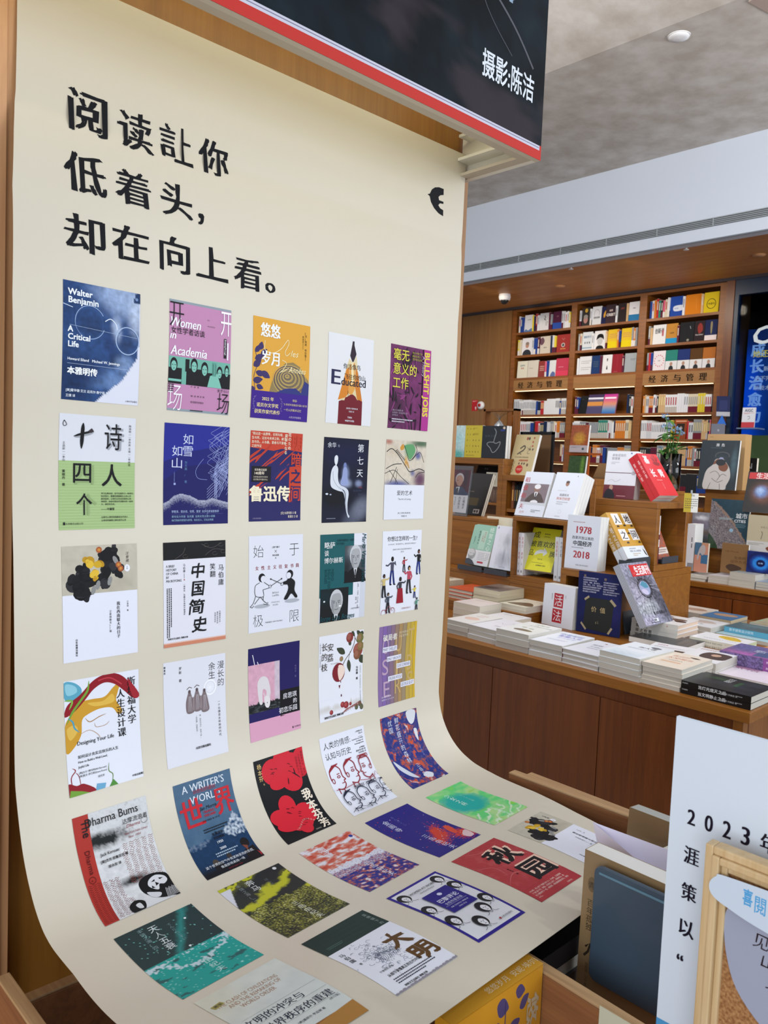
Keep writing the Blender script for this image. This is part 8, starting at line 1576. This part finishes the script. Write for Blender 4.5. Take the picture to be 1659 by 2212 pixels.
def c65():
    a = Art()
    def f(x, y):
        u = y + 20 * fbm(x, y, .04, 3); t = fbm(x, y, .03, 5)
        c = ramp(['#9cc83c', '#7fc84c', '#5ac878', '#a8cf8c', '#7fbf3c', '#4fc890'], .5 + .8 * fbm(x * .6 + u * .5, y, .03, 8, 3))
        d = math.exp(-((x - 38 - (u - 60) * .1) / 36) ** 2 - ((u - 56) / 30) ** 2)
        c = mix(c, lin('#1fa39c'), min(1, d * 2.2) if d > .18 else 0)
        if y > 96 and math.sin((u + x * .6) * .35) > .75: c = lin('#c9dcc4')
        return c
    a.N(0, 0, 100, 142, 70, 100, f); a.V('少女之杯', 34, 14, 12, '#cfe8dc', sp=1.05, off=-.014); a.V('コップ三島', 56, 30, 6, '#8fd0b8'); a.V('三岛由纪夫', 54, 96, 8, '#cfe8dc', sp=1.04, off=-.014); return a
def c71():
    a = Art(bg='#c9cfcb'); a.N(0, 0, 100, 142, 20, 28, paint('#cbd3d2', [(0, 0, 50, 60, '#cfcdb8', .7), (90, 10, 40, 30, '#cfd4cc', .5)], (.08, .06, 2)))
    for i, t in enumerate(['THE CLASH OF CIVILIZATIONS', 'AND THE REMAKING OF', 'WORLD ORDER']): a.T(t, 8 + i * 8, 31 + i * 9.0, 8.4, '#9c7458', xs=.62 if i == 0 else .66, song=.02, off=-.016, ys=1.15)
    a.T('文明的冲突与', 4, 82, 12.6, '#20263c', song=.03, xs=.93); a.T('世界秩序的重建', 14, 100, 12.6, '#20263c', song=.03, xs=.93); a.T('(修订版)', 84, 106, 3.6, '#20263c')
    for y in (68, 84, 102): a.R(8, y, 98, y + .3, '#7f8a86')
    a.P([(4, 22), (16, 20), (18, 26), (6, 29)], '#9c9248'); a.T('新华', 7, 26, 4.4, '#20263c', off=.02); a.T('[美]塞缪尔·亨廷顿 著', 40, 112, 3.6, '#20263c')
    a.R(50, 122, 100, 142, '#8a5a2c'); a.P([(52, 124), (100, 120), (100, 142), (48, 142)], '#a8793a'); return a
def c72():
    a = Art(bg='#dfe3f0'); a.R(0, 0, 100, 44, '#16302c'); a.V('显微镜下的', 92, 8, 5.6, '#8fa09c', off=-.005, sp=1.25); a.greek(10, 30, 34, 36, 2, '#40605a', .5)
    rnd = random.Random(9)
    for k in range(150):
        x, y = 44 + rnd.gauss(0, 13), 82 + rnd.gauss(0, 13); r = rnd.uniform(1.2, 3.4); a.layer = 5; a.O(x, y, r, r * .7, .4, rnd.choice(['#5a6478', '#7c869a', '#49526a']), rnd.uniform(0, 180), rnd.uniform(200, 420), 8)
    for k in range(12): x = 30 + k * 2.6; a.layer = 6; a.L([(x, 96), (x + 3, 90), (x + 1, 80)], .5, '#49526a', smooth=True)
    a.T('大', 0, 0, 0, '#5c4020', fit=(58, 60, 92, 92), off=.035, rough=.08); a.T('明', 0, 0, 0, '#5c4020', fit=(64, 96, 99, 124), off=.035, rough=.08)
    a.V('马伯庸', 10, 52, 7.4, K, song=.02); a.V('著', 12, 80, 4, K)
    a.V('在微观历史里，看见鲜活的古代中国', 30, 112, 1, K)
    a.T('从细节读懂真正的古代中国', 16, 118, 5.0, K, off=.012, xs=.85); a.T('于微观处读懂', 14, 108, 3.4, K); a.greek(16, 122, 78, 132, 3, '#2b3040', .45); a.T('湖南文艺出版社 博集天卷', 18, 138, 3.2, K, off=.02)
    for k in range(18): a.E(2 + k * 5.8, 141, 3.2, 1.4 + (k % 3) * .5, '#8c8894', 8)
    return a
def lady(a, x, y, s, r=0):
    a.E(x - .05 * s, y - .1 * s, .78 * s, .86 * s, '#1c1c22'); a.P([(x - .38 * s, y - .1 * s), (x, y - .42 * s), (x + .4 * s, y - .1 * s), (x + .36 * s, y + .4 * s), (x + .05 * s, y + .72 * s), (x - .3 * s, y + .4 * s)], '#d8d9e2', smooth=True)
    a.L([(x - .22 * s, y + .02 * s), (x - .06 * s, y + .02 * s)], .07 * s, K); a.L([(x + .1 * s, y + .02 * s), (x + .26 * s, y + .02 * s)], .07 * s, K); a.L([(x + .02 * s, y + .08 * s), (x, y + .28 * s)], .04 * s, K); a.L([(x - .1 * s, y + .42 * s), (x + .12 * s, y + .42 * s)], .06 * s, K)
    for p in ([(x - .3 * s, y + .6 * s), (x - .5 * s, y + .95 * s), (x - .9 * s, y + 1.1 * s)], [(x + .3 * s, y + .6 * s), (x + .45 * s, y + .95 * s), (x + .9 * s, y + 1.1 * s)], [(x - .2 * s, y + .75 * s), (x, y + 1.0 * s), (x + .2 * s, y + .75 * s)]): a.L(p, .04 * s, K, smooth=True)
def c73():
    a = Art(bg='#2a1f86'); a.R(4.5, 4.5, 95.5, 137.5, '#d5d7df')
    for x, y, s in ((14, 20, 12), (84, 18, 12), (12, 62, 12), (87, 44, 12), (14, 98, 13), (88, 92, 12), (66, 104, 13), (38, 120, 13)): lady(a, x, y, s)
    a.L([(70, 20), (74, 12), (76, 18)], .5, K); a.R(27, 36, 76, 88, '#241d7c'); a.T('WOMEN AT WORK', 48, 22, 6, K, anchor='c', xs=.95, song=.02); a.T('the Paris Review', 50, 28, 4.2, K, anchor='c', shear=.2)
    a.E(51, 46, 4, 3.4, '#c9cce4', 8); a.T('巴黎评论', 51, 63, 9.6, '#dfe2f2', anchor='c', song=.03); a.T('女性作家访谈', 51, 71, 5.6, '#c9cce4', anchor='c'); a.R(30, 73, 72, 73.3, '#c9cce4'); a.T('美国《巴黎评论》编辑部 编', 51, 79, 2.8, '#c9cce4', anchor='c'); a.T('肖海生 等 译', 51, 84, 2.8, '#c9cce4', anchor='c')
    a.R(60, 129, 63, 132.4, '#a02834'); a.T('人民文学出版社', 64, 132, 3.2, K); return a
def c74():
    a = Art(); a.N(0, 0, 100, 142, 40, 56, marble(['#a03238', '#a83a40', '#a5363c', '#b04a4e', '#a23439'], .05, 6, 1.5))
    for pts in ([(0, 96), (30, 80), (60, 88), (100, 70)], [(20, 0), (50, 16), (90, 12)], [(0, 40), (24, 54), (20, 80)], [(70, 40), (84, 56), (100, 60)]): brush(a, pts, .9, '#bf6c6c')
    for ch, b in (('秋', (36, 18, 88, 62)), ('园', (44, 72, 94, 112))):
        a.T(ch, 0, 0, 0, '#e2c0ae', fit=(b[0] + 5, b[1] - 3, b[2] + 5, b[3] - 3), off=.045); a.T(ch, 0, 0, 0, '#17141a', fit=b, off=.035)
    a.V('杨本芬 著', 34, 68, 3.4, '#17141a', off=.015); a.R(0, 114, 100, 114.3, '#8a2a30'); a.R(0, 114.3, 100, 142, '#a5363d')
    for i, t in enumerate(['1914年，世上有了“秋园”这个人。1918年，汉语里有', '了“她”这个字。秋园，在这世上活了。我曾来过，她', '女儿替她写下一生，她觉得，四处都是我的亲人，留在', '人心。']): a.T(t, 6, 122 + i * 4.6, 3.3, '#e4cfc8', off=.008)
    a.T('乐府文化', 70, 139, 3, '#e4cfc8'); return a
LAB = {'11': 'blue book cover with a close-up face in round spectacles', '12': 'pink book cover with a green strip of people', '13': 'ochre book cover with a straw hat and purple band', '14': 'pale book cover with a sharpened red pencil', '15': 'dark purple book cover with yellow title', '21': 'white and green book cover with brush characters', '22': 'deep blue book cover with white hair lines and a hill', '23': 'red and navy book cover with a cream title', '24': 'black book cover with a pale seated figure', '25': 'book cover with an abstract painting over white', '31': 'white book cover with black and yellow ink flowers under grey', '32': 'white book cover with a black top band and brush title', '33': 'white book cover with two fencing children', '34': 'teal book cover with two grey portraits', '35': 'white book cover with small coloured figures', '41': 'white book cover with red, blue and yellow paint splashes', '42': 'pale grey book cover with robed figures', '43': 'navy and pink book cover with a pale grazing animal', '44': 'white book cover with hanging fruit branch', '45': 'purple to yellow torn-paper book cover', '51': 'grey handwritten book cover with a red spine strip', '52': 'blue mountain book cover with red characters', '53': 'black book cover with red flowers', '54': 'white book cover with line-drawn faces', '55': 'blue and orange marbled book cover', '61': 'dark teal book cover with breaking waves', '62': 'dark yellow-green landscape book cover', '63': 'orange and blue seascape book cover', '64': 'violet book cover with red splashes', '65': 'green marbled book cover', '71': 'pale grey book cover at the lower edge', '72': 'dark green and white book cover with brown brush title', '73': 'blue-framed book cover with drawn women', '74': 'red book cover with large black title', '75': 'grey and white book cover with ink flowers at the far corner'}
for key in COVER_POS:
    put_cover(key, c31() if key == '75' else globals()['c' + key](), LAB[key])
